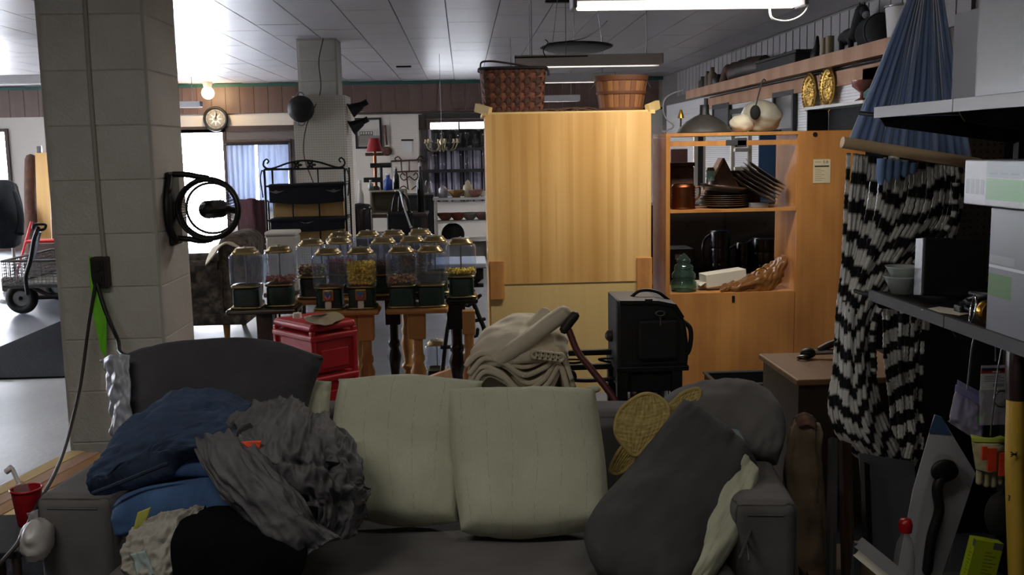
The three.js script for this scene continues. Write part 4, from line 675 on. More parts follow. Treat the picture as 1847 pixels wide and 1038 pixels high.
// stands with turned posts
const turned = (y0, y1, r) => { const h = y1 - y0, P = [[0.001, 0], [r, 0], [r, 0.03], [r * 0.6, 0.05], [r * 1.05, 0.1], [r * 1.1, 0.2], [r * 0.7, 0.36], [r * 0.62, 0.44], [r, 0.46], [r, 0.49], [r * 0.62, 0.51], [r * 0.8, 0.6], [r * 1.08, 0.7], [r * 0.7, 0.78], [r * 0.9, 0.8], [r * 0.9, 0.84], [r * 0.7, 0.86], [r * 0.7, 1]]; return lathe(P.map(([a, b]) => [a, y0 + b * h]), 20); };
function stand(label, x, z, w, d, top, mat, plateMat, posts, r = 0.034) {
  const t = thing('machine_stand', label, 'stand', 'gumball machine stands');
  part(t, 'plate', rb(x - w / 2, x + w / 2, top - 0.028, top, z - d / 2, z + d / 2, 0.012, 3), plateMat);
  for (const px of posts) { part(t, 'post', turned(0.05, top - 0.16, r).translate(px, 0, z), mat); part(t, 'post_block', rb(px - r * 1.15, px + r * 1.15, top - 0.16, top - 0.028, z - r * 1.15, z + r * 1.15, 0.006), mat); }
  part(t, 'foot', [rb(x - w / 2, x + w / 2, 0, 0.05, z - 0.05, z + 0.05, 0.01), rb(x - 0.05, x + 0.05, 0, 0.049, z - 0.17, z + 0.17, 0.01)], mat);
}
stand('dark stand with a thin metal plate under the two leftmost machines', (g1[0] + g2[0]) / 2, -4.9, 0.34, 0.2, TOP + 0.006, M.dark, metal(0x5a5148, 0.35), [(g1[0] + g2[0]) / 2]);
stand('light oak stand under the blue stickered machines', (g4[0] + g5[0]) / 2 + 0.005, -4.82, 0.315, 0.17, TOP, M.oak, M.oak, [[-0.57, 0.633, -4.82][0], [-0.532, 0.632, -4.82][0] + 0.04]);
stand('light oak stand under the machines right of the yellow one', (g6[0] + g7[0]) / 2, -4.82, 0.3, 0.17, TOP, M.oak, M.oak, [[-0.244, 0.624, -4.82][0]], 0.036);
stand('black stand under the single machine with a yellow ring', g8[0], -4.95, 0.16, 0.17, [-0.024, 0.777, -4.95][1], M.blackGloss, M.blackGloss, [g8[0] - 0.03], 0.04);
stand('oak stand behind, under the mixed sweets machine', g3[0] + 0.04, -5.1, 0.3, 0.24, TOP + 0.02, M.oak, M.oak, [g3[0] + 0.05]);
stand('black turned stand behind the light oak ones', (backAt[3][0] + backAt[7][0]) / 2 - 0.015, -5.135, 0.42, 0.15, TOP + 0.02, M.blackGloss, M.dark, [[-0.383, 0.512, -5.13][0]]);
stand('oak stand farthest back under the last row of machines', (backAt[0][0] + backAt[6][0]) / 2, -5.45, 0.62, 0.2, TOP + 0.03, M.oak, M.oak, [[-0.333, 0.448, -5.45][0], [-0.586, 0.456, -5.45][0]]);
{ // loose table leg standing by the machines
  const p = [0.007, 0.657, -4.6], t = thing('turned_post', 'loose light oak turned post standing upright right of the machines', 'post'), y1 = [0.01, 0.762, -4.6][1];
  part(t, 'turning', turned(0, y1 - 0.11, 0.032).translate(p[0], 0, -4.6), M.oak); part(t, 'block', rb(p[0] - 0.03, p[0] + 0.03, y1 - 0.11, y1, -4.63, -4.57, 0.004), M.oak);
}
machine('dusty gumball machine standing on the floor under the oak stand', -0.2, 0, -6.35);
solo('floor_plank', plank([-0.237, 0.167, -5.7], [-0.009, 0.235, -5.75], 0.06, 0.05, [0, 0, 1]).translate(0, 0, 0), M.pine, 'reddish plank lying slanted behind the cushions', 'plank');

// red drawer tower
{
  const t = thing('red_drawer_tower', 'red plastic drawer tower with stepped panels beside the gumball stands', 'drawer tower'), c = [-0.665, 0.755, -4.3], y1 = 0.79, L = new THREE.Group();
  const R = (g) => rot(g, 0, 0.72).translate(c[0] + 0.0, 0, -4.32);
  const w = 0.115, d = 0.155;
  part(t, 'frame', [R(rb(-w, w, y1 - 0.035, y1, -d, d, 0.018, 3)), R(rb(-w, w, 0, 0.03, -d, d, 0.01)), ...[[-1, -1], [-1, 1], [1, -1], [1, 1]].map(([a, b]) => R(rb(a * w - a * 0.022, a * w, 0.03, y1 - 0.03, b * d - b * 0.022, b * d, 0.005)))], M.red);
  for (let k = 0; k < 4; k++) { const a = 0.035 + k * 0.18, dr = part(t, 'drawer', [R(rb(-w + 0.012, w - 0.012, a, a + 0.165, -d + 0.012, d - 0.012, 0.012, 3))], M.red); part(dr, 'lip', [R(rb(-w - 0.004, w + 0.004, a + 0.14, a + 0.168, -d - 0.004, d + 0.004, 0.01, 3))], M.red); part(dr, 'panel_rib', [R(rb(w - 0.012, w - 0.003, a + 0.02, a + 0.1, -d * 0.6, d * 0.6, 0.004)), R(rb(-w * 0.6, w * 0.6, a + 0.02, a + 0.1, d - 0.012, d - 0.003, 0.004))], M.red); }
  const p = thing('brown_paper', 'crumpled tan paper on top of the red drawer tower', 'paper');
  part(p, 'sheet', cloth([[[-0.696, 0.81, -4.238], [-0.608, 0.835, -4.159], [-0.576, 0.815, -4.336]], [[-0.676, 0.8, -4.182], [-0.61, 0.815, -4.167], [-0.526, 0.8, -4.271]], [[-0.625, 0.8, -4.106], [-0.569, 0.805, -4.029], [-0.549, 0.795, -4.191]]], 16, 12, 0.003, folds(0.006, 5, 4, 3)), std(0x8f8063, 0.8));
  solo('bottle_stopper', cyl(0.02, 0.018, 0.022, 16).translate([-0.74, 0.8, -4.276][0], y1 + 0.011, -4.34), M.paper, 'small pale cap beside the paper on the red tower', 'cap');
}
{ // treadle table
  const t = thing('treadle_table', 'old treadle sewing table with black scrolled iron legs', 'table'), y = [0.032, 0.863, -5.75][1], x0 = -0.14, x1 = 0.12, z = -5.85;
  part(t, 'top', rb(x0 - 0.05, x1, y - 0.03, y, z - 0.2, z + 0.2, 0.008), std(0x9aa2b0, 0.3));
  part(t, 'apron', rb(x0, x1 - 0.02, y - 0.1, y - 0.03, z - 0.15, z + 0.15, 0.006), M.black);
  const P = (a, b) => { const q = [x0 + a, b, z + 0.1]; return q; };
  part(t, 'iron_leg', [tube([P(0.22, y - 0.1), P(0.16, y - 0.16), P(0.2, y - 0.3), P(0.24, y - 0.42), P(0.2, y - 0.55), P(0.26, 0.0)], 0.014), tube([P(0.24, y - 0.34), P(0.16, y - 0.36), P(0.14, y - 0.42), P(0.19, y - 0.44), P(0.2, y - 0.4)], 0.011), tube([P(0.22, y - 0.2), P(0.14, y - 0.26), P(0.12, y - 0.2), P(0.18, y - 0.17)], 0.011)], M.iron);
  part(t, 'iron_leg', [tube([P(0, y - 0.1), P(0.06, y - 0.2), P(0.02, y - 0.4), P(-0.04, 0)], 0.014)], M.iron);
  part(t, 'cross_bar', [rod(P(-0.02, y - 0.5), P(0.24, y - 0.5), 0.012), rod(P(0, y - 0.14), P(0.24, y - 0.14), 0.012)], M.iron);
}
{ // baker's rack
  const t = thing('bakers_rack', 'black iron rack with arched top in front of the far pillar', 'rack'), z = -7.4, x0 = [-1.449, 1.294, -7.4][0], x1 = [-0.87, 1.283, -7.4][0], yt = [-1.195, 1.39, -7.4][1], ya = [-1.193, 1.438, -7.4][1], im = M.iron, mid = (x0 + x1) / 2;
  const zb = z - 0.3;
  for (const [x, zz] of [[x0, z], [x1, z], [x0, zb], [x1, zb]]) part(t, 'post', rod([x, 0, zz], [x, yt, zz], 0.008), im);
  part(t, 'top_rail', rod([x0, yt, z], [x1, yt, z], 0.008), im);
  part(t, 'arch', tube([[x0 - 0.0, yt + 0.06, z], [x0 - 0.005, yt + 0.03, z], [x0 + 0.03, yt + 0.005, z], [mid - 0.1, ya, z], [mid, ya + 0.012, z], [mid + 0.1, ya, z], [x1 - 0.03, yt + 0.005, z], [x1 + 0.005, yt + 0.03, z], [x1, yt + 0.06, z]], 0.007, 60), im);
  for (const s of [-1, 1]) { const e = s < 0 ? x0 : x1; part(t, 'scroll', tube([[e, yt + 0.06, z], [e - s * 0.02, yt + 0.075, z], [e - s * 0.035, yt + 0.06, z], [e - s * 0.025, yt + 0.045, z]], 0.006), im); part(t, 'side_loop', tube([[e + s * 0.02, yt - 0.2, z], [e + s * 0.03, yt - 0.05, z], [e + s * 0.012, yt, z], [e, yt - 0.06, z]], 0.005), im); }
  for (const s of [-1, 1]) { const l = []; for (let k = 0; k < 5; k++) { const a = k * 1.2566; l.push(new THREE.SphereGeometry(0.018, 8, 6).scale(1, 0.55, 0.3).rotateZ(a).translate(mid + s * 0.05 + 0.02 * Math.cos(a), yt + 0.028 + 0.02 * Math.sin(a), z)); } part(t, 'leaf_ornament', l, im); }
  const ys = [[-1.201, 1.273, -7.4][1], [-1.213, 1.022, -7.4][1], [-1.221, 0.842, -7.4][1], 0.4];
  for (const y of ys) part(t, 'shelf', rb(x0, x1, y - 0.012, y, zb, z, 0.004), M.black);
  for (const f of [0.333, 0.666]) part(t, 'upright', rod([x0 + (x1 - x0) * f, ys[3], z], [x0 + (x1 - x0) * f, yt, z], 0.006), im);
  for (const [k, h, b] of [[0, 0.125, 'top'], [1, 0.075, 'middle']]) {
    const y = ys[k], v = thing('shelf_valance', `black cloth with pale bird emblems over the ${b} rack shelf`, 'cloth', 'black cloths on the iron rack'), zz = z + 0.014;
    part(v, 'cloth', cloth([[[x0 + 0.05, y + 0.004, zb + 0.03], [mid, y + 0.006, zb + 0.03], [x1, y + 0.012, zb + 0.03]], [[x0 + 0.03, y + 0.006, z], [mid, y + 0.01, z], [x1, y + 0.012, z]], [[x0 + 0.03, y - 0.03, zz], [mid, y - 0.03, zz + 0.01], [x1 - 0.01, y - 0.03, zz]], [[x0 + 0.03, y - h, zz], [mid, y - h - 0.015, zz + 0.01], [x1 - 0.01, y - h, zz]]], 40, 30, 0.004, folds(0.003, 6, 3, 4 + k)), M.navy);
    for (const f of k ? [0.5] : [0.14, 0.86]) { const ex = x0 + (x1 - x0) * f, ey = y - (k ? 0.02 : 0.045); part(v, 'emblem', extr([[-0.06, 0.008], [-0.02, 0.002], [0, 0.012], [0.02, 0.002], [0.06, 0.008], [0.02, -0.008], [0, -0.014], [-0.02, -0.008]], 0.002).translate(ex, ey, zz + 0.013), std(0x6b6a6a, 0.8)); }
  }
  for (const [k, b] of [[1, 'upper'], [2, 'lower']]) { const y = ys[k], y2 = y + (k === 1 ? 0.14 : 0.1); const c = thing('tan_carton', `long tan cardboard box on the ${b} rack shelf`, 'box', 'tan boxes on the iron rack'); part(c, 'box', rb(x0 + 0.05, x1 - 0.02, y + (k === 1 ? 0.016 : 0.002), y2, zb + 0.05, z - 0.03, 0.006), std(0xa98d5c, 0.8)); part(c, 'tape', bx(mid - 0.03, mid + 0.03, y2, y2 + 0.001, zb + 0.05, z - 0.03), M.paper); }
}
{ // white plastic tub
  const a = [-1.368, 0.835, -6.9], b = [-1.16, 0.83, -6.9], t = thing('white_tub', 'white ribbed plastic tub with lid before the iron rack', 'tub'), y1 = [-1.267, 0.974, -6.9][1], y0 = 0.55;
  part(t, 'body', rb(a[0], b[0], y0, y1 - 0.03, -7.1, -6.9, 0.02, 3), M.offwhite); part(t, 'lid', rb(a[0] - 0.006, b[0] + 0.006, y1 - 0.03, y1, -7.106, -6.894, 0.014, 3), M.white); for (let k = 0; k < 8; k++) part(t, 'rib', rb(a[0] - 0.006, a[0] + 0.01, y0 + 0.03 + k * 0.05, y0 + 0.045 + k * 0.05, -7.05, -6.91, 0.004), M.offwhite);
  const s = thing('small_stool', 'low dark stool carrying the white tub', 'stool'); part(s, 'seat', rb(a[0] - 0.03, b[0] + 0.03, y0 - 0.03, y0, -7.12, -6.88, 0.008), M.dark); for (const x of [a[0], b[0]]) for (const z of [-7.09, -6.91]) part(s, 'leg', rod([x, 0, z], [x, y0 - 0.03, z], 0.015), M.dark);
}

// ---------------------------------------------------------------- plywood cabinet with baskets
const CZ = -6.0;
{
  const t = thing('plywood_cabinet', 'tall cabinet turned backwards, showing its yellow plywood back', 'cabinet'), x0 = 0.137, x1 = 1.128, y1 = 1.71, d = 0.45;
  for (const [a, b] of [[x0, x0 + 0.02], [x1 - 0.02, x1]]) part(t, 'side', bx(a, b, 0, y1 - 0.01, CZ - d, CZ - 0.012), M.ply);
  part(t, 'top', rb(x0 - 0.02, x1 + 0.03, y1 - 0.012, y1 + 0.012, CZ - d - 0.02, CZ - 0.02, 0.004), M.pale);
  part(t, 'back_panel', bx(x0, x1, 0.692, y1, CZ - 0.012, CZ), M.ply, 'large sheet of yellow plywood');
  part(t, 'lower_panel', bx(x0 + 0.01, x1 - 0.01, 0, 0.69, CZ - 0.018, CZ - 0.006), M.pale, 'paler sheet of board');
  for (const x of [x0, x1 - 0.09]) part(t, 'corner_block', rb(x + (x < 0.5 ? 0.008 : 0), x + 0.095, 0.6, 0.835, CZ, CZ + 0.014, 0.003), tx(T.stain, 0.3, 0.6, 0.6), 'darker brown wood block');
  for (const s of [0, 1]) { const x = s ? x1 - 0.03 : x0 - 0.035; part(t, 'cornice', plank([s ? x1 - 0.02 : x0 + 0.03, y1 + 0.016, CZ - 0.02], [s ? x1 + 0.06 : x0 - 0.05, y1 + 0.045, CZ - 0.1], 0.03, 0.05, [0, 1, 0]), M.pale); }
}
{ // splint basket
  const t = thing('splint_basket', 'dark brown woven splint basket with handle on the plywood cabinet', 'basket'), x0 = [0.135, 1.74, -6.2][0], x1 = [0.492, 1.734, -6.2][0], y0 = 1.724, y1 = [0.309, 1.984, -6.05][1], zc = -6.22, hw = (x1 - x0) / 2, xc = (x0 + x1) / 2, dz = 0.14;
  const mats = [0x4a2719, 0x5d321e, 0x3c2015, 0x6b3d24].map((c) => std(c, 0.75)), per = (k, y, out) => { const f = 1 + 0.1 * (y - y0) / (y1 - y0); return (s) => { const a = s * 2 * Math.PI, c = Math.cos(a), q = Math.sin(a), n = 1 / Math.pow(Math.abs(c) ** 6 + Math.abs(q) ** 6, 1 / 6); return [xc + (hw * f + out(s)) * c * n, y, zc + (dz * f + out(s)) * q * n]; }; };
  const rows = 9, cols = 44, H = (y1 - y0) / rows;
  for (let r = 0; r < rows; r++) { const y = y0 + (r + 0.5) * H; part(t, 'splint', grid((u, v) => { const yy = y + (v - 0.5) * H * 0.9, o = (s) => 0.004 * Math.sin(s * cols * Math.PI + (r % 2) * Math.PI); return per(0, yy, o)(u); }, 132, 1, true), Object.assign(mats[r % 4], { side: THREE.DoubleSide })); }
  for (let k = 0; k < cols; k++) { const s = (k + 0.25) / cols, w = 0.42 / cols; part(t, 'stake', grid((u, v) => { const yy = y0 + v * (y1 - y0), o = () => -0.0045 * Math.sin((v * rows) * Math.PI + 1.57) * (k % 2 ? 1 : -1); return per(0, yy, o)(s + (u - 0.5) * 2 * w); }, 2, 27, true), mats[(k * 3) % 4]); }
  part(t, 'rim', tube(Array.from({ length: 40 }, (_, k) => per(0, y1, () => 0.008)(k / 40)), 0.009, 120, 6, true), M.rubber);
  part(t, 'bottom', rb(x0 + 0.01, x1 - 0.01, y0, y0 + 0.01, zc - dz + 0.01, zc + dz - 0.01, 0.004), mats[0]);
  part(t, 'handle', cloth([[[0.119, 1.973, -6.12], [0.123, 2.022, -6.12], [0.163, 2.031, -6.12], [0.296, 2.016, -6.12], [0.429, 1.991, -6.12], [0.523, 1.974, -6.12], [0.529, 1.941, -6.12]].map((p) => [p[0], p[1], -6.13]), [[0.119, 1.973, -6.12], [0.123, 2.022, -6.12], [0.163, 2.031, -6.12], [0.296, 2.016, -6.12], [0.429, 1.991, -6.12], [0.523, 1.974, -6.12], [0.529, 1.941, -6.12]].map((p) => [p[0], p[1], -6.16])], 40, 3, 0.01), std(0x2b201b, 0.7));
}
{ // bushel basket
  const c = [0.982, 1.715, -6.2], t = thing('bushel_basket', 'round honey-coloured bushel basket of staves on the plywood cabinet', 'basket'), y0 = 1.724, y1 = [0.959, 1.923, -6.05][1], r0 = 0.128, r1 = 0.16, zc = -6.22, n = 26, ms = [0x8f5f38, 0x7d4f30, 0x9a6a40].map((k) => std(k, 0.65, { side: THREE.DoubleSide }));
  for (let k = 0; k < n; k++) part(t, 'stave', slab((u, v) => { const a = (k + 0.03 + 0.94 * u) * 2 * Math.PI / n, r = r1 + (r0 - r1) * v + (k % 2) * 0.002; return new THREE.Vector3(c[0] + r * Math.sin(a), y1 + (y0 - y1) * v, zc + r * Math.cos(a)); }, 3, 2, 0.003), ms[k % 3]);
  for (const f of [0.02, 0.46, 0.95]) part(t, 'hoop', slab((u, v) => { const a = u * 2 * Math.PI, y = y1 + (y0 - y1) * f + (0.5 - v) * (f < 0.1 ? 0.032 : 0.018), r = r1 + (r0 - r1) * (y1 - y) / (y1 - y0) + 0.006; return new THREE.Vector3(c[0] + r * Math.sin(a), y, zc + r * Math.cos(a)); }, 44, 1, 0.004), std(0x643c22, 0.65));
  part(t, 'bottom', cyl(r0, r0, 0.01, 26).translate(c[0], y0 + 0.005, zc), ms[1]);
  for (const s of [-1, 1]) part(t, 'wire_handle', tube([[c[0] + s * 0.155, y1 - 0.02, zc + 0.04], [c[0] + s * 0.185, y1 - 0.06, zc], [c[0] + s * 0.155, y1 - 0.02, zc - 0.04]], 0.003), M.steel);
}
{ // dried twigs between the baskets
  const t = thing('dried_twigs', 'low tangle of dark dried twigs between the two baskets', 'twigs'); seed(5);
  for (let k = 0; k < 9; k++) { const x = 0.5 + k * 0.032, z = -6.08 - rr(0, 0.1); part(t, 'twig', tube([[x - 0.06, 1.728, z], [x, 1.728 + rr(0.005, 0.018), z + rr(-0.02, 0.02)], [x + 0.07, 1.728, z + rr(-0.03, 0.03)]], 0.005), M.rustw); }
}

// ---------------------------------------------------------------- hutch turned backwards
const HX0 = 1.225, HX1 = 2.45, HZ = -6.03, HD = 0.42;
{
  const t = thing('hutch', 'honey-brown hutch turned backwards with an open window of shelves', 'hutch'), y1 = 1.58, ox0 = 1.25, ox1 = 2.03, sill = 0.6, g = 0.012;
  part(t, 'side', bx(HX0, ox0, 0, y1 - 0.02, HZ - HD, HZ), M.varnish = tx(T.stain, 0.9, 1.6, 0.2));
  part(t, 'side', bx(HX1 - 0.025, HX1, 0, y1 - 0.02, HZ - HD, HZ - 0.013), M.stain);
  part(t, 'divider', bx(ox1, ox1 + 0.025, 0, y1 - 0.02, HZ - HD, HZ - 0.013), M.varnish);
  part(t, 'top', bx(HX0, HX1, y1 - 0.02, y1, HZ - HD, HZ), M.stain);
  part(t, 'back_panel', bx(ox1 + 0.003, HX1, 0.0, y1 - 0.02, HZ - g, HZ), M.stain, 'tall honey-brown panel with a price card');
  part(t, 'lower_panel', bx(ox0, ox1, 0.0, sill, HZ - g, HZ), M.stain);
  part(t, 'top_rail', bx(ox0, ox1, 1.5, 1.53, HZ - 0.05, HZ - 0.02), M.stain);
  part(t, 'shelf', bx(ox0, ox1, 1.098, 1.115, HZ - HD, HZ - 0.005), M.stain);
  part(t, 'shelf', bx(ox0, ox1, sill - 0.02, sill, HZ - HD, HZ - 0.013), M.stain);
  part(t, 'catch', [rb([1.594, 1.523, -6][0], [1.665, 1.522, -6][0], 1.5, 1.535, HZ - 0.02, HZ - 0.005, 0.004), rb([1.652, 1.522, -6][0], [1.726, 1.521, -6][0], 1.49, 1.545, HZ - 0.03, HZ - 0.02, 0.004)], M.dgrey, 'dark metal catch');
  part(t, 'notch', rot(cyl(0.014, 0.014, 0.004, 16), Math.PI / 2).translate([2.136, 1.557, -6.03][0], 1.558, HZ + 0.002), M.black);
  part(t, 'notch', rb([1.637, 0.542, -6.03][0], [1.655, 0.541, -6.03][0], 0.54, 0.58, HZ, HZ + 0.004, 0.002), M.black);
  const card = canvasTex(180, 240, (g2) => { g2.fillStyle = '#cdbf9c'; g2.fillRect(0, 0, 180, 240); g2.fillStyle = '#3a3530'; g2.font = 'bold 38px serif'; g2.fillText('1.0', 100, 40); g2.font = '20px serif'; g2.fillText('STYLE', 18, 34); g2.fillRect(14, 62, 150, 16); g2.fillStyle = '#8f8468'; for (let k = 0; k < 7; k++) g2.fillRect(20, 96 + k * 19, 60 + (k * 37) % 70, 5); });
  const a = [2.129, 1.407, -6.03], b = [2.236, 1.263, -6.03];
  const tag = thing('price_card', 'small cream printed card pinned to the hutch panel', 'card');
  part(tag, 'card', keep(new THREE.BoxGeometry(b[0] - a[0], a[1] - b[1], 0.002).translate((a[0] + b[0]) / 2, (a[1] + b[1]) / 2, HZ + 0.0015)), new THREE.MeshStandardMaterial({ map: card, roughness: 0.8 }));
}
// on the hutch shelf
const SH = 1.115, SL = 0.6;
{
  const t = thing('copper_pot', 'ribbed copper pot on the upper hutch shelf', 'pot'), c = [1.357, 1.106, -6.15], pr = [[0.001, 0], [0.075, 0]]; for (let k = 0; k < 8; k++) pr.push([0.076, 0.008 + k * 0.018], [0.07, 0.017 + k * 0.018]); pr.push([0.066, 0.15], [0.062, 0.155]);
  part(t, 'body', lathe(pr, 28).translate(c[0], SH, c[2]), M.copper); part(t, 'handle', tube([[c[0] + 0.07, SH + 0.13, c[2]], [c[0] + 0.1, SH + 0.135, c[2]], [c[0] + 0.1, SH + 0.08, c[2]], [c[0] + 0.07, SH + 0.05, c[2]]], 0.006), M.copper);
  const b = thing('dark_canister', 'dark brown square canister behind the copper pot', 'canister'), q = [1.386, 1.236, -6.32]; part(b, 'body', rb(q[0] - 0.08, q[0] + 0.07, SH, SH + 0.26, -6.4, -6.28, 0.012), M.rustw); part(b, 'lid', rb(q[0] - 0.085, q[0] + 0.075, SH + 0.26, SH + 0.285, -6.405, -6.275, 0.008), M.rustw);
}
const plateProfile = [[0.001, 0.004], [0.09, 0.004], [0.11, 0.012], [0.15, 0.018], [0.152, 0.014], [0.112, 0.006], [0.092, -0.002], [0.001, -0.002]];
{
  const c = [1.629, 1.103, -6.22], ord = ['lowest', 'second', 'third', 'fourth', 'fifth', 'topmost'];
  for (let k = 0; k < 6; k++) solo('pewter_plate', lathe(plateProfile, 36).translate(c[0] + 0.004 * (k % 2), SH + 0.003 + k * 0.0125, c[2]), M.pewter, `${ord[k]} pewter plate of the flat stack on the hutch shelf`, 'plate', 'flat stack of pewter plates');
  solo('pewter_tray', lathe([[0.001, 0], [0.13, 0], [0.15, 0.03], [0.16, 0.034], [0.152, 0.038], [0.128, 0.006], [0.001, 0.006]], 36).rotateZ(-0.1).translate(c[0] + 0.01, SH + 0.1, c[2] - 0.01), M.pewter, 'deep pewter tray tilted on top of the plate stack', 'tray');
  for (let k = 0; k < 6; k++) { const g = lathe(plateProfile, 36); rot(g, 0.15, 0, -0.52 - 0.015 * k); solo('tilted_plate', g.translate(1.81 + 0.013 * k, SH + 0.098 + 0.021 * k, -6.19), M.pewter, `${ord[k]} pewter plate of the slanting pile at the right of the hutch shelf`, 'plate', 'slanting pile of pewter plates'); }
  const p = thing('plate_prop', 'grey box propping up the slanting plates', 'box'); part(p, 'box', rb(1.77, 1.88, SH, SH + 0.03, -6.3, -6.1, 0.004), M.grey);
}
{ // birdhouse on the shelf behind
  const t = thing('birdhouse', 'dark brown peaked birdhouse behind the pewter plates', 'birdhouse'), a = [1.628, 1.228, -6.4], z = -6.38; const x = [1.651, 1.264, -6.38][0];
  part(t, 'body', extr([[-0.09, 0], [0.09, 0], [0.09, 0.12], [0, 0.29], [-0.09, 0.12]], 0.1, 0.003).translate(x, SH, z), M.rustw);
  for (const s of [-1, 1]) part(t, 'roof', plank([x, SH + 0.305, z], [x + s * 0.12, SH + 0.08, z], 0.12, 0.012, [s, 0.5, 0]), s < 0 ? M.pine : M.rustw);
  const b = thing('brown_chest', 'flat dark brown chest beside the birdhouse', 'chest'), q = [1.777, 1.297, -6.38]; part(b, 'body', rb(q[0] - 0.1, q[0] + 0.13, SH, SH + 0.2, -6.44, -6.36, 0.006), M.rustw); part(b, 'lid', rb(q[0] - 0.105, q[0] + 0.135, SH + 0.2, SH + 0.225, -6.445, -6.355, 0.005), M.dark);
  const j = thing('glass_lantern', 'small greenish glass lantern beside the birdhouse', 'lantern'), w = [1.563, 1.251, -6.3]; part(j, 'glass', cyl(0.026, 0.03, 0.09, 16).translate(w[0], SH + 0.185, -6.3), phys(0xa8c4bc, 0.1, { transmission: 0.7, thickness: 0 })); part(j, 'top', cyl(0.032, 0.02, 0.02, 16).translate(w[0], SH + 0.24, -6.3), M.steel); part(j, 'foot', cyl(0.03, 0.03, 0.025, 16).translate(w[0], SH + 0.155, -6.3), M.steel);
}
{ // green glass jar, stacked shape
  const c = [1.363, 0.591, -6.15], t = thing('glass_jar', 'sea-green glass jar of stacked rounds on the lower hutch shelf', 'jar');
  const s = (0.24 / 0.255), pr = [[0.001, 0], [0.066, 0.002], [0.08, 0.02], [0.08, 0.06], [0.066, 0.078], [0.074, 0.092], [0.074, 0.118], [0.056, 0.138], [0.06, 0.15], [0.058, 0.172], [0.036, 0.188], [0.046, 0.2], [0.04, 0.215], [0.02, 0.24], [0.001, 0.255]].map(([a, b]) => [a, b * s]);
  part(t, 'body', lathe(pr, 36).translate(c[0], SL, c[2]), phys(0x9cc4b4, 0.04, { transmission: 0.94, thickness: 0, ior: 1.5 })); part(t, 'base_ring', torus(0.07, 0.006, 36, 8).rotateX(Math.PI / 2).translate(c[0], SL + 0.006, c[2]), M.bluegreen);
  const w = thing('white_carton', 'crushed white carton on the lower hutch shelf', 'carton'), a = [1.563, 0.649, -6.15];
  part(w, 'box', rot(rb(-0.13, 0.14, 0, 0.085, -0.06, 0.06, 0.004), 0, 0.15, 0.1).translate(a[0] + 0.06, SL + 0.03, -6.2), M.paper); part(w, 'flap', rot(rb(-0.035, 0.035, -0.002, 0.002, -0.05, 0.05, 0.001), 0, 0, 0.6).translate(a[0] - 0.07, SL + 0.05, -6.18), M.paper);
  const k = thing('small_packet', 'small white packet between the glass jar and the carton', 'packet'), b = [1.48, 0.644, -6.2]; part(k, 'body', rb(b[0] - 0.03, b[0] + 0.04, SL, SL + 0.045, -6.28, -6.2, 0.006), M.paper); part(k, 'fold', rb(b[0] - 0.03, b[0] + 0.04, SL + 0.045, SL + 0.05, -6.28, -6.24, 0.002), M.paper);
  const m = thing('amber_bag', 'crinkled amber cellophane bag on the lower hutch shelf', 'bag');
  part(m, 'film', cloth([[[1.592, 0.634, -6.1], [1.753, 0.673, -6.2], [1.894, 0.733, -6.2], [2.007, 0.801, -6.2]], [[1.568, 0.612, -6.06], [1.714, 0.65, -6.06], [1.876, 0.692, -6.08], [2.01, 0.796, -6.12]], [[1.615, 0.591, -6.08], [1.732, 0.597, -6.06], [1.895, 0.601, -6.08], [1.984, 0.677, -6.12]]], 40, 24, 0.006, (u, v) => 0.008 * wob2(u * 9, v * 5, 8) + crease(0.014, 8, 4, 9)(u, v)), phys(0x9a6630, 0.3, { transmission: 0.5, thickness: 0 }));
  part(m, 'tie', tube([[1.801, 0.664, -6.12], [1.808, 0.726, -6.1], [1.857, 0.739, -6.1], [1.893, 0.703, -6.1]], 0.004), M.brass);
}
// ---------------------------------------------------------------- on top of the hutch
{
  const c = [1.497, 1.591, -6.2], t = thing('pendant_shade', 'dusty dark enamel pendant shade resting on the hutch', 'lamp shade'), y = 1.582;
  part(t, 'dome', lathe([[0.165, 0], [0.168, 0.006], [0.15, 0.035], [0.11, 0.07], [0.06, 0.1], [0.036, 0.11], [0.034, 0.108], [0.1, 0.06], [0.145, 0.02], [0.16, 0]], 44).translate(c[0], y, c[2]), tx(mottleTex(0x3d3833, 0x2a2623, 171, 6), 0.2, 0.2, 0.55)); part(t, 'neck', lathe([[0.036, 0.105], [0.03, 0.12], [0.028, 0.17], [0.001, 0.172]], 24).translate(c[0], y, c[2]), M.black); part(t, 'stem', rod([c[0] + 0.01, y + 0.17, c[2]], [c[0] + 0.01, y + 0.21, c[2]], 0.012), M.black);
  const g = thing('gooseneck_pipe', 'thin curved gooseneck pipe at the left end of the hutch top', 'pipe');
  part(g, 'pipe', tube([[1.397, 1.852, -6.35], [1.337, 1.836, -6.35], [1.284, 1.802, -6.35], [1.27, 1.754, -6.35], [1.284, 1.685, -6.35], [1.331, 1.628, -6.32], [1.262, 1.59, -6.3]], 0.005, 40), M.grey); part(g, 'end', ball(0.012, 1.262, 1.592, -6.3), M.grey);
  const k = thing('brass_bell', 'small brass bell beside the pendant shade', 'bell'), b = [1.394, 1.709, -6.4]; part(k, 'bell', lathe([[0.022, 0], [0.017, 0.02], [0.008, 0.05], [0.001, 0.055]], 18).translate(b[0], 1.58 + 0.1, b[2]), M.brass); part(k, 'stand', rod([b[0], 1.58, b[2]], [b[0], 1.68, b[2]], 0.006), M.dark); part(k, 'base', cyl(0.03, 0.025, 0.01, 16).translate(b[0], 1.585, b[2]), M.dark);
}
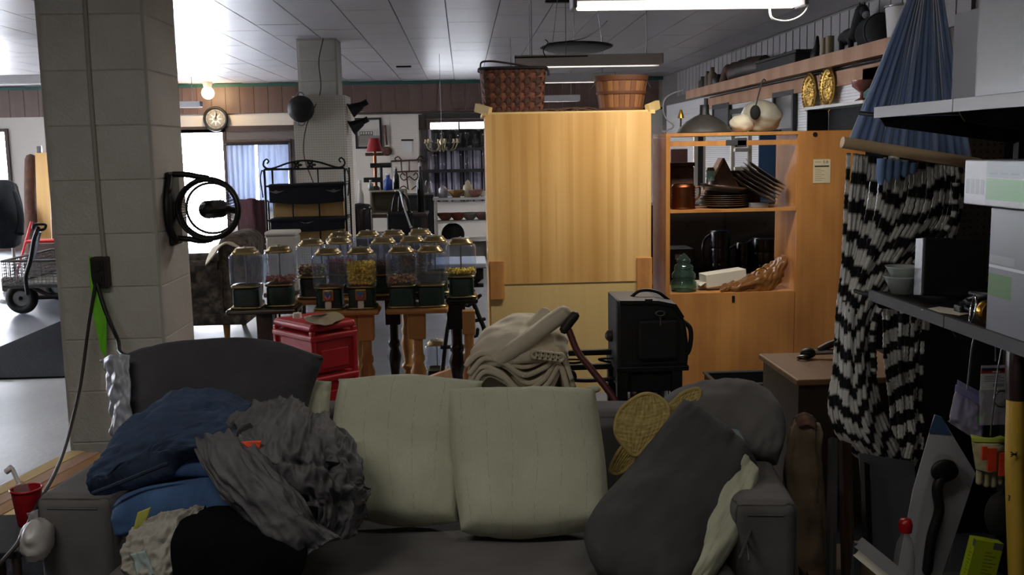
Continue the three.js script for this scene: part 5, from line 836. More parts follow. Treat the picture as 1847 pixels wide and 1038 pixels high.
{ // stuffed bag with black ladle
  const t = thing('stuffed_bag', 'cream plastic bag stuffed full on the hutch top', 'bag'), c = [1.866, 1.592, -6.2], film = phys(0xb9b3a0, 0.4, { transmission: 0.25, thickness: 0 });
  const g = new THREE.SphereGeometry(0.12, 40, 28), a = g.attributes.position; for (let i = 0; i < a.count; i++) { const x = a.getX(i), y = a.getY(i), z = a.getZ(i), f = 1 + 0.09 * wob2(x * 22 + 3, y * 22 + z * 17 + 9, 4); a.setXYZ(i, x * f * 1.05, Math.max(y * f * 0.88, -0.09), z * f); } g.computeVertexNormals();
  part(t, 'film', g.translate(c[0], 1.674, -6.24), film);
  const h = new THREE.SphereGeometry(0.075, 30, 20), b = h.attributes.position; for (let i = 0; i < b.count; i++) { const x = b.getX(i), y = b.getY(i), z = b.getZ(i), f = 1 + 0.12 * wob2(x * 28, y * 28 + z * 20, 8); b.setXYZ(i, x * f, Math.max(y * f * 0.75, -0.05), z * f); } h.computeVertexNormals();
  part(t, 'side_bulge', h.translate(c[0] - 0.13, 1.634, -6.2), tx(T.canvas, 0.3, 0.3, 0.8));
  const l = thing('black_ladle', 'black long-handled scoop stuck into the stuffed bag', 'scoop'); part(l, 'handle', rod([1.828, 1.881, -6.11], [1.789, 1.722, -6.11], 0.004), M.black); part(l, 'bowl', new THREE.SphereGeometry(0.036, 18, 14).scale(0.9, 1.25, 0.7).translate(...[1.79, 1.698, -6.11]), M.blackMatte); part(l, 'hook', tube([[1.828, 1.881, -6.11], [1.841, 1.897, -6.11], [1.852, 1.887, -6.11]], 0.004), M.black);
}
// ---------------------------------------------------------------- behind the hutch
{
  const t = thing('black_cloth_table', 'table under black cloth behind the hutch', 'table'); part(t, 'top', rb(1.3, 3.0, 0.5, 0.53, -8.3, -7.0, 0.01), M.dark); part(t, 'cloth', cloth([[[1.3, 0.53, -6.98], [2.1, 0.53, -6.98], [3.0, 0.53, -6.98]], [[1.3, 0.02, -6.95], [2.1, 0.02, -6.95], [3.0, 0.02, -6.95]]], 60, 8, 0.006, folds(0.03, 12, 1, 3)), M.blackMatte); for (const x of [1.35, 2.95]) for (const z of [-8.25, -7.06]) part(t, 'leg', bx(x - 0.025, x + 0.025, 0, 0.5, z - 0.025, z + 0.025), M.dark);
  const item = (l, px0, px1, pyTop, z, mat, round, name, cat) => { const a = [px0, z], h = pyTop; };
  const cylThing = (label, x, z, r, h, mat) => { const o = thing('dark_canister', label, 'canister', 'dark vessels behind the hutch'); part(o, 'body', lathe([[0.001, 0], [r, 0], [r, h * 0.3], [r * 0.94, h * 0.32], [r * 0.94, h * 0.36], [r, h * 0.38], [r, h * 0.6], [r * 0.94, h * 0.62], [r * 0.94, h * 0.66], [r, h * 0.68], [r, h * 0.96], [r * 0.9, h], [0.001, h]], 28).translate(x, 0.53, z), mat); part(o, 'handle', tube([[x - r, 0.53 + h * 0.9, z], [x - r - 0.04, 0.53 + h * 0.8, z], [x - r - 0.04, 0.53 + h * 0.3, z], [x - r, 0.53 + h * 0.2, z]], 0.01), M.blackGloss); };
  cylThing('tall blue-black banded canister behind the hutch', [1.861, 0.626, -7.2][0], -7.2, 0.075, 0.36, std(0x0a0d1e, 0.2));
  cylThing('wide black pot behind the amber bag', [2.236, 0.611, -7.25][0], -7.25, 0.13, 0.3, M.blackGloss);
  cylThing('black canister between the two pots behind the hutch', [2.063, 0.61, -7.3][0], -7.3, 0.06, 0.26, M.blackGloss);
  const bx1 = thing('black_case', 'black boxy case at the left behind the glass jar', 'case'); part(bx1, 'body', rb(1.42, 1.68, 0.53, 0.76, -7.5, -7.2, 0.02), M.black); part(bx1, 'latch', rb(1.53, 1.57, 0.68, 0.72, -7.2, -7.19, 0.003), M.steel);
  const dd = thing('dark_dresser', 'dark grey-brown dresser standing on the black cloth table behind the hutch', 'dresser'); part(dd, 'body', rb(1.38, 2.62, 0.53, 1.06, -7.95, -7.6, 0.008), std(0x3a3532, 0.6)); for (let k = 0; k < 2; k++) { const dw = part(dd, 'drawer', rb(1.4 + k * 0.61, 1.99 + k * 0.61, 0.56, 1.03, -7.6, -7.588, 0.006), std(0x3f3a36, 0.6)); part(dw, 'knob', ball(0.014, 1.7 + k * 0.61, 0.9, -7.58), M.dark); }
  const bp = thing('blue_board', 'tall blue glossy panel leaning behind the hutch', 'panel'), a = [2.445, 1.501, -8.4], b = [2.607, 1.498, -8.4]; part(bp, 'sheet', bx(a[0], b[0], 0.53, a[1] + 0.12, -8.24, -8.22), std(0x3d5f8a, 0.25)); part(bp, 'edge', bx(b[0], b[0] + 0.02, 0.53, a[1] + 0.12, -8.25, -8.21), M.black);
  const st = thing('step_ladder', 'small white step ladder behind the hutch', 'ladder'), p = [2.176, 1.504, -8], q = [2.315, 1.501, -8]; for (const x of [p[0], q[0]]) part(st, 'rail', plank([x + (x > p[0] ? -0.02 : -0.02), 0.53, -7.95], [x, p[1] + 0.12, -8.05], 0.03, 0.03), M.offwhite); for (let k = 0; k < 6; k++) part(st, 'rung', rb(p[0], q[0] - 0.02, 0.7 + k * 0.15, 0.73 + k * 0.15, -8.03, -7.97, 0.004), M.offwhite);
  const fr = thing('standing_mirror', 'tall white framed dark mirror behind the birdhouse', 'mirror'), e = [1.829, 1.509, -7.9], f = [1.92, 1.189, -7.9]; part(fr, 'frame', bx(e[0], f[0], 0.53, e[1] + 0.1, -7.93, -7.9), M.white); part(fr, 'pane', bx(e[0] + 0.03, f[0] - 0.02, f[1], e[1] + 0.08, -7.9, -7.895), std(0x33363f, 0.25));
  const dr = thing('dark_red_screen', 'dark reddish folding screen behind the hutch', 'screen'), s0 = [1.672, 1.478, -8.8], s1 = [1.979, 1.376, -8.8]; for (let k = 0; k < 2; k++) part(dr, 'leaf', bx(s0[0] + k * (s1[0] - s0[0]) / 2 + 0.005, s0[0] + (k + 1) * (s1[0] - s0[0]) / 2 - 0.005, 0, s0[1], -8.83 + 0.02 * k, -8.8 + 0.02 * k), std(0x3a1c1a, 0.6));
}
// black bin on the floor before the hutch
{ const t = thing('black_bin', 'low black plastic bin on the floor before the hutch', 'bin'), c = [1.672, 0, -5.943]; const x0 = 1.45, x1 = 1.84, z0 = -5.95, z1 = -5.62, h = 0.11; for (const g of [bx(x0, x1, 0, h, z1 - 0.012, z1), bx(x0, x1, 0, h, z0, z0 + 0.012), bx(x0, x0 + 0.012, 0, h, z0 + 0.012, z1 - 0.012), bx(x1 - 0.012, x1, 0, h, z0 + 0.012, z1 - 0.012)]) part(t, 'side', g, M.black); part(t, 'bottom', bx(x0 + 0.012, x1 - 0.012, 0, 0.01, z0 + 0.012, z1 - 0.012), M.black); part(t, 'rim', [rb(x0 - 0.01, x1 + 0.01, h, h + 0.014, z1 - 0.014, z1 + 0.01, 0.005), rb(x0 - 0.01, x1 + 0.01, h, h + 0.014, z0 - 0.01, z0 + 0.014, 0.005), rb(x0 - 0.01, x0 + 0.014, h, h + 0.014, z0 + 0.014, z1 - 0.014, 0.005), rb(x1 - 0.014, x1 + 0.01, h, h + 0.014, z0 + 0.014, z1 - 0.014, 0.005)], M.dgrey); }

// ---------------------------------------------------------------- hanging under the ceiling
{
  const t = thing('hanging_tray', 'black oval tray hung flat under the ceiling', 'tray'), c = [0.833, 2.202, -7.3], x = c[0], y = c[1];
  const g = lathe([[0.001, 0], [0.2, 0], [0.24, 0.016], [0.25, 0.022], [0.236, 0.024], [0.198, 0.008], [0.001, 0.008]], 48).scale(1.06, 1, 0.72).rotateX(-0.13);
  part(t, 'tray', g.translate(x, y, -7.3), M.blackGloss);
  for (const [dx, dz] of [[-0.18, 0.05], [0.18, 0.05], [0, -0.15]]) part(t, 'wire', rod([x + dx, y + 0.015, -7.3 + dz], [x + dx * 0.7, CEIL, -7.3 + dz], 0.0025), M.steel);
  const h = thing('rod_rail', 'thin dark rail hung by wires below the ceiling', 'rail'), a = [0.37, 2.127, -7], b = [0.875, 2.131, -7]; part(h, 'bar', rod(a, b, 0.006), M.iron); for (const p of [[a[0] + 0.12, a[1], a[2]], [b[0] - 0.15, b[1], b[2]]]) part(h, 'wire', rod(p, [p[0], CEIL, p[2]], 0.002), M.iron); part(h, 'hook', tube([[0.588, 2.124, -7], [0.569, 2.169, -7], [0.601, 2.228, -7], [0.586, 2.243, -7]], 0.004), M.iron);
  const b2 = thing('ceiling_bar', 'short dark bar fixed flat to the ceiling by the bright strip light', 'bar'); part(b2, 'bar', rb([0.662, 2.63, -8.791][0], [1.026, 2.63, -8.755][0], 2.62, 2.64, -7.95, -7.9, 0.004), M.iron); part(b2, 'clip', rb([0.816, 2.63, -8.806][0], [0.84, 2.63, -8.808][0], 2.64, 2.65, -7.95, -7.9, 0.002), M.iron);
  solo('sagging_cable', tube([[1.311, 2.62, -9.073], [1.325, 2.635, -10.138], [1.237, 2.635, -10.73], [0.945, 2.62, -10.876]], 0.005, 40), M.iron, 'dark cord sagging along the ceiling above the oval tray', 'cable');
  solo('lamp_cord', tube([[1.605, 2.199, -5.25], [1.618, 2.154, -5.25], [1.7, 2.136, -5.25], [1.772, 2.163, -5.25], [1.804, 2.202, -5.25], [1.813, 2.297, -5.25]], 0.005, 40), M.white, 'white cord looping below the bright strip light', 'cord');
  solo('ceiling_hook', rb([-0.872, 2.64, -13.859][0], [-0.671, 2.64, -13.896][0], 2.63, 2.648, -13.9, -13.8, 0.006), M.iron, 'small dark scrap hanging at the ceiling before the far wall', 'hook');
}

// ================================================================ SOFA AND WHAT LIES ON IT
M.suede = bumped(tx(T.suede, 0.7, 0.7, 0.95), foldBump, 0.35, 0.002); M.suedeDark = bumped(tx(mottleTex(0x403f42, 0x302f33, 141, 5, 6), 0.6, 0.6, 0.95), foldBump, 0.3, 0.004);
M.linen = bumped(new THREE.MeshStandardMaterial({ roughness: 0.95, map: rep(dataTex(512, (u, v) => {
  const m = fbm(u, v, 5, 5, 5, 301), w = fbm(u, v, 128, 64, 1, 302); let c = mixc(hex(0xbabca4), hex(0xa8aa92), m * 0.9 + (w - 0.5) * 0.3);
  for (let k = 0; k < 6; k++) { const d = Math.abs(u - (k + 0.5) / 6 - 0.004 * Math.sin(v * 9 + k)); if (d < 0.0035 && vn(v * 40, k * 3.7, 40, 64, 8) > 0.45) c = mixc(c, hex(0x8d8468), 0.34); }
  return c;
}), 0.42) }), weaveBump, 0.1, 0.0008);
{
  const t = thing('sofa', 'dark grey suede sofa across the foreground', 'sofa'), R = (g) => rot(g, 0, -0.125).translate(-0.17, 0, -2.53);
  part(t, 'base', R(rb(-0.98, 0.98, 0.04, 0.28, -0.8, 0.05, 0.03)), M.suede);
  part(t, 'seat_cushion', R(rb(-0.8, 0.86, 0.27, 0.43, -0.62, 0.3, 0.06, 5)), M.suede);
  part(t, 'backrest', R(rb(-0.98, 0.98, 0.2, 0.67, -0.8, -0.6, 0.06, 5)), M.suede);
  for (const s of [-1, 1]) {
    const x0 = s < 0 ? -1.02 : 0.84, x1 = s < 0 ? -0.8 : 1.01;
    const arm = part(t, 'arm', R(rb(x0, x1, 0.04, 0.6, -0.74, 0.01, 0.035, 4)), M.suede);
    part(arm, 'front_seam', [R(rod([x0 + 0.04, 0.565, 0.0085], [x1 - 0.04, 0.565, 0.0085], 0.0035))], M.suede);
  }
  for (const x of [-0.9, 0.9]) for (const z of [-0.7, 0]) part(t, 'foot', R(cyl(0.025, 0.03, 0.04, 12).translate(x, 0.02, z)), M.dark);
}
const cushion = (label, rows, th, mat, s, amp = 0.006) => { const t = thing('cushion', label, 'cushion', 'cushions on the sofa'); part(t, 'cover', pillow(rows, th, amp, s), mat); return t; };
const seam = (t, pts, mat, r = 0.004) => part(t, 'seam', tube(pts, r, 60), mat);
{
  const a = cushion('pale green-grey square cushion, left of the two in the middle', [[[-0.394, 0.813, -3], [-0.186, 0.825, -2.99], [0.041, 0.801, -2.97]], [[-0.409, 0.645, -2.9], [-0.211, 0.627, -2.88], [-0.001, 0.615, -2.87]], [[-0.352, 0.487, -2.72], [-0.19, 0.466, -2.7], [-0.04, 0.464, -2.7]]], 0.13, M.linen, 3);
  seam(a, [[-0.394, 0.813, -3], [-0.186, 0.82, -2.99], [0.041, 0.801, -2.97]], M.linen);
  const b = cushion('pale green-grey square cushion, right of the two in the middle', [[[-0.063, 0.795, -2.92], [0.156, 0.787, -2.92], [0.375, 0.787, -2.9]], [[-0.056, 0.613, -2.8], [0.169, 0.604, -2.78], [0.387, 0.618, -2.78]], [[-0.031, 0.469, -2.62], [0.147, 0.457, -2.6], [0.376, 0.483, -2.6]]], 0.14, M.linen, 17);
  seam(b, [[-0.063, 0.795, -2.92], [0.156, 0.783, -2.92], [0.375, 0.787, -2.9]], M.linen);
  part(b, 'corner_tuft', new THREE.SphereGeometry(0.016, 12, 8).scale(1.4, 0.7, 0.6).translate(...[0.371, 0.785, -2.9]), M.linen);
  const c = cushion('pale cushion peeking out behind the dark left cushion', [[[-0.636, 0.809, -3.02], [-0.518, 0.813, -3.02], [-0.421, 0.804, -3.02]], [[-0.626, 0.698, -2.98], [-0.514, 0.7, -2.96], [-0.426, 0.709, -2.98]], [[-0.613, 0.56, -2.92], [-0.511, 0.563, -2.9], [-0.415, 0.553, -2.92]]], 0.07, M.linen, 29);
  const d = cushion('large dark charcoal cushion at the left end of the sofa', [[[-1.097, 0.889, -3], [-0.912, 0.934, -3.02], [-0.613, 0.936, -3.02], [-0.438, 0.884, -3]], [[-1.047, 0.753, -2.95], [-0.862, 0.772, -2.92], [-0.647, 0.771, -2.9], [-0.479, 0.752, -2.92]], [[-0.996, 0.596, -2.85], [-0.829, 0.6, -2.82], [-0.651, 0.601, -2.8], [-0.489, 0.589, -2.82]]], 0.12, M.suedeDark, 41, 0.012);
  seam(d, [[-1.068, 0.898, -2.985], [-0.907, 0.931, -3], [-0.609, 0.933, -3], [-0.446, 0.889, -2.985]], M.suede, 0.006);
  const e = thing('plastic_wrap', 'clear plastic wrapping at the left edge of the dark cushion', 'plastic wrap');
  part(e, 'film', cloth([[[-1.085, 0.904, -2.96], [-1.036, 0.928, -2.92], [-0.986, 0.93, -2.9]], [[-1.051, 0.817, -2.9], [-1.006, 0.819, -2.85], [-0.968, 0.813, -2.84]], [[-1.036, 0.697, -2.85], [-0.991, 0.702, -2.8], [-0.956, 0.709, -2.8]]], 24, 40, 0.003, folds(0.012, 5, 9, 5)), phys(0xb4b8c0, 0.45, { transmission: 0.55, thickness: 0 }));
  // right-hand cushions
  const f = cushion('dark grey cushion bent over the right arm of the sofa', [[[0.573, 0.723, -2.95], [0.708, 0.757, -2.98], [0.85, 0.751, -2.96], [0.931, 0.708, -2.9]], [[0.606, 0.674, -2.86], [0.734, 0.693, -2.84], [0.844, 0.695, -2.82], [0.92, 0.656, -2.8]], [[0.651, 0.573, -2.8], [0.744, 0.593, -2.78], [0.836, 0.587, -2.76], [0.882, 0.587, -2.74]]], 0.11, M.suede, 53, 0.012);
  const k = cushion('pale inner cushion bursting from the big grey cover', [[[0.685, 0.674, -2.68], [0.753, 0.645, -2.64], [0.785, 0.598, -2.6]], [[0.567, 0.551, -2.5], [0.636, 0.534, -2.48], [0.71, 0.516, -2.46]], [[0.448, 0.443, -2.34], [0.513, 0.428, -2.32], [0.58, 0.42, -2.32]]], 0.08, M.linen, 61, 0.01);
  const h = cushion('big dark grey cushion slumped against the right arm', [[[0.616, 0.776, -2.78], [0.719, 0.708, -2.74], [0.8, 0.603, -2.66]], [[0.447, 0.634, -2.64], [0.573, 0.59, -2.58], [0.691, 0.515, -2.52]], [[0.292, 0.532, -2.46], [0.411, 0.492, -2.4], [0.559, 0.43, -2.36]], [[0.312, 0.431, -2.38], [0.407, 0.408, -2.34], [0.521, 0.377, -2.32]]], 0.15, M.suedeDark2 = bumped(tx(mottleTex(0x4b4a49, 0x383736, 143, 5, 6), 0.6, 0.6, 0.95), foldBump, 0.3, 0.005), 71, 0.01);
  seam(h, [[0.786, 0.613, -2.62], [0.683, 0.527, -2.49], [0.554, 0.449, -2.33]], M.suedeDark, 0.005);
  for (const p of [[[0.77, 0.603, -2.56], [0.759, 0.575, -2.5], [0.716, 0.531, -2.42], [0.668, 0.472, -2.36]], [[0.77, 0.603, -2.56], [0.742, 0.552, -2.48], [0.702, 0.502, -2.42], [0.691, 0.465, -2.36]]]) part(h, 'tie_string', tube(p, 0.004, 40), M.suede);
  part(f, 'torn_lining', cloth([[[0.718, 0.684, -2.72], [0.734, 0.709, -2.7], [0.756, 0.702, -2.7]], [[0.732, 0.67, -2.69], [0.754, 0.672, -2.68], [0.777, 0.655, -2.67]], [[0.761, 0.646, -2.67], [0.771, 0.639, -2.66], [0.778, 0.623, -2.66]]], 14, 14, 0.006, folds(0.006, 4, 4, 6)), std(0x7f8c90, 0.8), 'pale blue-grey lining');
}
{ // straw mats
  const mat = (label, rows) => { const t = thing('straw_mat', label, 'placemat', 'straw mats on the sofa'); part(t, 'weave', cloth(rows, 40, 40, 0.006, (u, v) => 0.0018 * Math.sin(v * 90) + 0.0012 * Math.sin(u * 70)), M.straw = M.straw || tx(T.straw, 0.2, 0.2, 0.85)); const e = rows[0].concat(rows.slice(1).map((r) => r.at(-1)), rows.at(-1).slice(0, -1).reverse(), rows.slice(1, -1).map((r) => r[0]).reverse()); part(t, 'braid', tube(e, 0.006, 90, 7, true), M.straw); };
  mat('olive straw mat standing between the cushions', [[[0.471, 0.775, -2.8], [0.512, 0.792, -2.8], [0.552, 0.779, -2.8]], [[0.431, 0.741, -2.79], [0.503, 0.733, -2.78], [0.574, 0.751, -2.78]], [[0.418, 0.689, -2.77], [0.488, 0.682, -2.76], [0.56, 0.704, -2.76]], [[0.445, 0.645, -2.76], [0.472, 0.624, -2.75], [0.51, 0.659, -2.75]]]);
  mat('golden straw mat with ridged rim behind the olive one', [[[0.6, 0.746, -2.86], [0.638, 0.778, -2.86], [0.683, 0.785, -2.86]], [[0.512, 0.68, -2.85], [0.568, 0.69, -2.84], [0.672, 0.754, -2.84]], [[0.435, 0.616, -2.82], [0.491, 0.619, -2.82], [0.589, 0.686, -2.82]], [[0.407, 0.561, -2.8], [0.425, 0.553, -2.8], [0.487, 0.592, -2.8]]]);
}
// heap of clothes
M.denim = bumped(tx(T.denim, 0.3, 0.3, 0.95), foldBump, 0.12, 0.004); M.jean = bumped(tx(T.jean, 0.3, 0.3, 0.95), foldBump, 0.15, 0.003); M.greyCloth = bumped(tx(mottleTex(0x5b5a5c, 0x424144, 151, 6, 6), 0.3, 0.3, 0.7), foldBump, 0.15, 0.004); M.shirt = bumped(tx(mottleTex(0x9d9a90, 0x858278, 153, 6, 6), 0.3, 0.3, 0.95), foldBump, 0.15, 0.004);
{
  const j2 = thing('blue_jeans', 'folded mid-blue jeans, upper fold in the clothes heap', 'jeans', 'folded jeans in the heap');
  part(j2, 'fold', pillow([[[-0.922, 0.695, -2.58], [-0.767, 0.707, -2.62], [-0.563, 0.691, -2.62], [-0.385, 0.65, -2.6]], [[-0.918, 0.69, -2.52], [-0.74, 0.708, -2.52], [-0.543, 0.692, -2.52], [-0.363, 0.637, -2.54]], [[-0.902, 0.67, -2.5], [-0.736, 0.685, -2.5], [-0.54, 0.669, -2.5], [-0.373, 0.616, -2.52]]], 0.1, 0.006, 81, 60, 24, 3), M.jean);
  const j3 = thing('blue_jeans', 'folded mid-blue jeans, lower fold bulging left in the heap', 'jeans', 'folded jeans in the heap');
  part(j3, 'fold', pillow([[[-0.898, 0.624, -2.48], [-0.786, 0.641, -2.52], [-0.617, 0.638, -2.52], [-0.384, 0.586, -2.52]], [[-0.9, 0.604, -2.44], [-0.764, 0.637, -2.44], [-0.599, 0.634, -2.44], [-0.358, 0.571, -2.46]], [[-0.885, 0.557, -2.44], [-0.781, 0.587, -2.44], [-0.629, 0.6, -2.44], [-0.371, 0.534, -2.46]]], 0.085, 0.008, 83, 60, 24, 3), M.jean);
  const tg = solo('yellow_tag', cloth([[[-0.803, 0.652, -2.345], [-0.771, 0.664, -2.345]], [[-0.811, 0.625, -2.345], [-0.784, 0.631, -2.345]], [[-0.818, 0.593, -2.345], [-0.801, 0.61, -2.345]]], 8, 10, 0.003, folds(0.003, 2, 3, 4)), std(0xa9a84a, 0.8), 'ragged yellow cloth patch on the lower blue jeans', 'cloth');
  const sh = thing('grey_shirt', 'pale grey crumpled shirt under the blue jeans', 'shirt');
  part(sh, 'body', cloth([[[-0.809, 0.598, -2.36], [-0.727, 0.637, -2.36], [-0.649, 0.646, -2.38]], [[-0.827, 0.573, -2.32], [-0.738, 0.598, -2.3], [-0.665, 0.608, -2.32]], [[-0.82, 0.534, -2.28], [-0.731, 0.54, -2.26], [-0.66, 0.528, -2.28]], [[-0.805, 0.481, -2.26], [-0.716, 0.48, -2.24], [-0.645, 0.468, -2.26]]], 60, 60, 0.02, crease(0.016, 5, 5, 7)), M.shirt);
  part(sh, 'collar', cloth([[[-0.8, 0.579, -2.27], [-0.763, 0.59, -2.26]], [[-0.779, 0.532, -2.25], [-0.737, 0.538, -2.24]]], 12, 12, 0.008, folds(0.006, 3, 3, 8)), std(0x8fa09c, 0.9));
  const bl = thing('black_cloth', 'smooth blue-black cloth at the bottom of the heap', 'cloth');
  part(bl, 'body', cloth([[[-0.696, 0.622, -2.34], [-0.647, 0.641, -2.36], [-0.568, 0.631, -2.36], [-0.477, 0.585, -2.36]], [[-0.695, 0.599, -2.26], [-0.593, 0.617, -2.24], [-0.492, 0.606, -2.24], [-0.4, 0.573, -2.28]], [[-0.683, 0.542, -2.22], [-0.587, 0.547, -2.2], [-0.487, 0.543, -2.2], [-0.407, 0.522, -2.24]], [[-0.667, 0.47, -2.2], [-0.587, 0.476, -2.18], [-0.487, 0.472, -2.18], [-0.416, 0.459, -2.2]]], 44, 40, 0.03, folds(0.008, 4, 4, 9)), bumped(phys(0x05060b, 0.95, { specularIntensity: 0.2 }), foldBump, 0.2, 0.003));
  const dj = thing('dark_jeans', 'dark indigo jeans thrown over the top of the heap', 'jeans');
  part(dj, 'leg', pillow([[[-0.899, 0.766, -2.68], [-0.787, 0.83, -2.72], [-0.667, 0.827, -2.72], [-0.597, 0.776, -2.68]], [[-0.934, 0.736, -2.58], [-0.794, 0.791, -2.58], [-0.67, 0.792, -2.6], [-0.577, 0.763, -2.6]], [[-0.946, 0.703, -2.5], [-0.809, 0.748, -2.48], [-0.689, 0.767, -2.5], [-0.579, 0.758, -2.54]], [[-0.953, 0.663, -2.46], [-0.897, 0.685, -2.44], [-0.757, 0.737, -2.44], [-0.634, 0.75, -2.5]]], 0.08, 0.012, 91, 80, 60, 5, crease(0.014, 5, 9, 31)), M.denim);
  part(dj, 'waistband', cloth([[[-0.632, 0.787, -2.5], [-0.589, 0.803, -2.5], [-0.543, 0.8, -2.52]], [[-0.609, 0.783, -2.46], [-0.573, 0.794, -2.46], [-0.533, 0.789, -2.48]]], 24, 6, 0.02, folds(0.006, 5, 2, 3)), M.denim);
  part(dj, 'hem', tube([[-0.933, 0.679, -2.42], [-0.882, 0.701, -2.4], [-0.813, 0.727, -2.4], [-0.744, 0.753, -2.4]], 0.005, 40), M.denim);
  const gj = thing('grey_jacket', 'dark grey crumpled jacket draped down the right of the heap', 'jacket');
  part(gj, 'body', cloth([[[-0.639, 0.782, -2.72], [-0.535, 0.796, -2.74], [-0.444, 0.774, -2.74], [-0.372, 0.719, -2.7]], [[-0.623, 0.788, -2.52], [-0.498, 0.794, -2.46], [-0.392, 0.77, -2.48], [-0.313, 0.668, -2.56]], [[-0.523, 0.772, -2.44], [-0.449, 0.74, -2.4], [-0.359, 0.701, -2.42], [-0.304, 0.621, -2.52]], [[-0.431, 0.683, -2.44], [-0.385, 0.652, -2.4], [-0.334, 0.629, -2.42], [-0.305, 0.606, -2.5]], [[-0.408, 0.595, -2.44], [-0.379, 0.558, -2.42], [-0.344, 0.549, -2.42], [-0.323, 0.554, -2.48]]], 90, 90, (u, v) => 0.05, (u, v) => 0.012 * wob2(u * 6, v * 4, 4) + crease(0.024, 9, 4, 6)(u + v * 0.3, v)), M.greyCloth);
  part(gj, 'sleeve', cloth([[[-0.709, 0.775, -2.5], [-0.636, 0.784, -2.46], [-0.523, 0.769, -2.44]], [[-0.638, 0.732, -2.4], [-0.574, 0.754, -2.36], [-0.473, 0.733, -2.38]], [[-0.59, 0.677, -2.35], [-0.514, 0.703, -2.31], [-0.409, 0.675, -2.34]], [[-0.523, 0.613, -2.33], [-0.448, 0.632, -2.29], [-0.377, 0.614, -2.33]], [[-0.433, 0.556, -2.33], [-0.388, 0.571, -2.3], [-0.319, 0.574, -2.33]]], 70, 90, (u) => 0.02 + 0.05 * Math.sin(Math.PI * u), (u, v) => 0.01 * wob2(u * 6 + v * 2, v * 4, 14) + crease(0.014, 7, 3, 16)(u, v)), M.greyCloth);
  part(gj, 'pocket_flap', cloth([[[-0.397, 0.785, -2.43], [-0.345, 0.759, -2.44]], [[-0.381, 0.751, -2.4], [-0.327, 0.729, -2.42]]], 12, 10, 0.012, folds(0.006, 3, 3, 5)), M.greyCloth);
  solo('orange_tag', cloth([[[-0.562, 0.804, -2.4], [-0.511, 0.805, -2.4]], [[-0.545, 0.79, -2.395], [-0.516, 0.783, -2.395]]], 8, 6, 0.003, folds(0.002, 2, 2, 3)), std(0xd8451a, 0.6), 'bright orange tag sticking out of the clothes heap', 'tag');
}

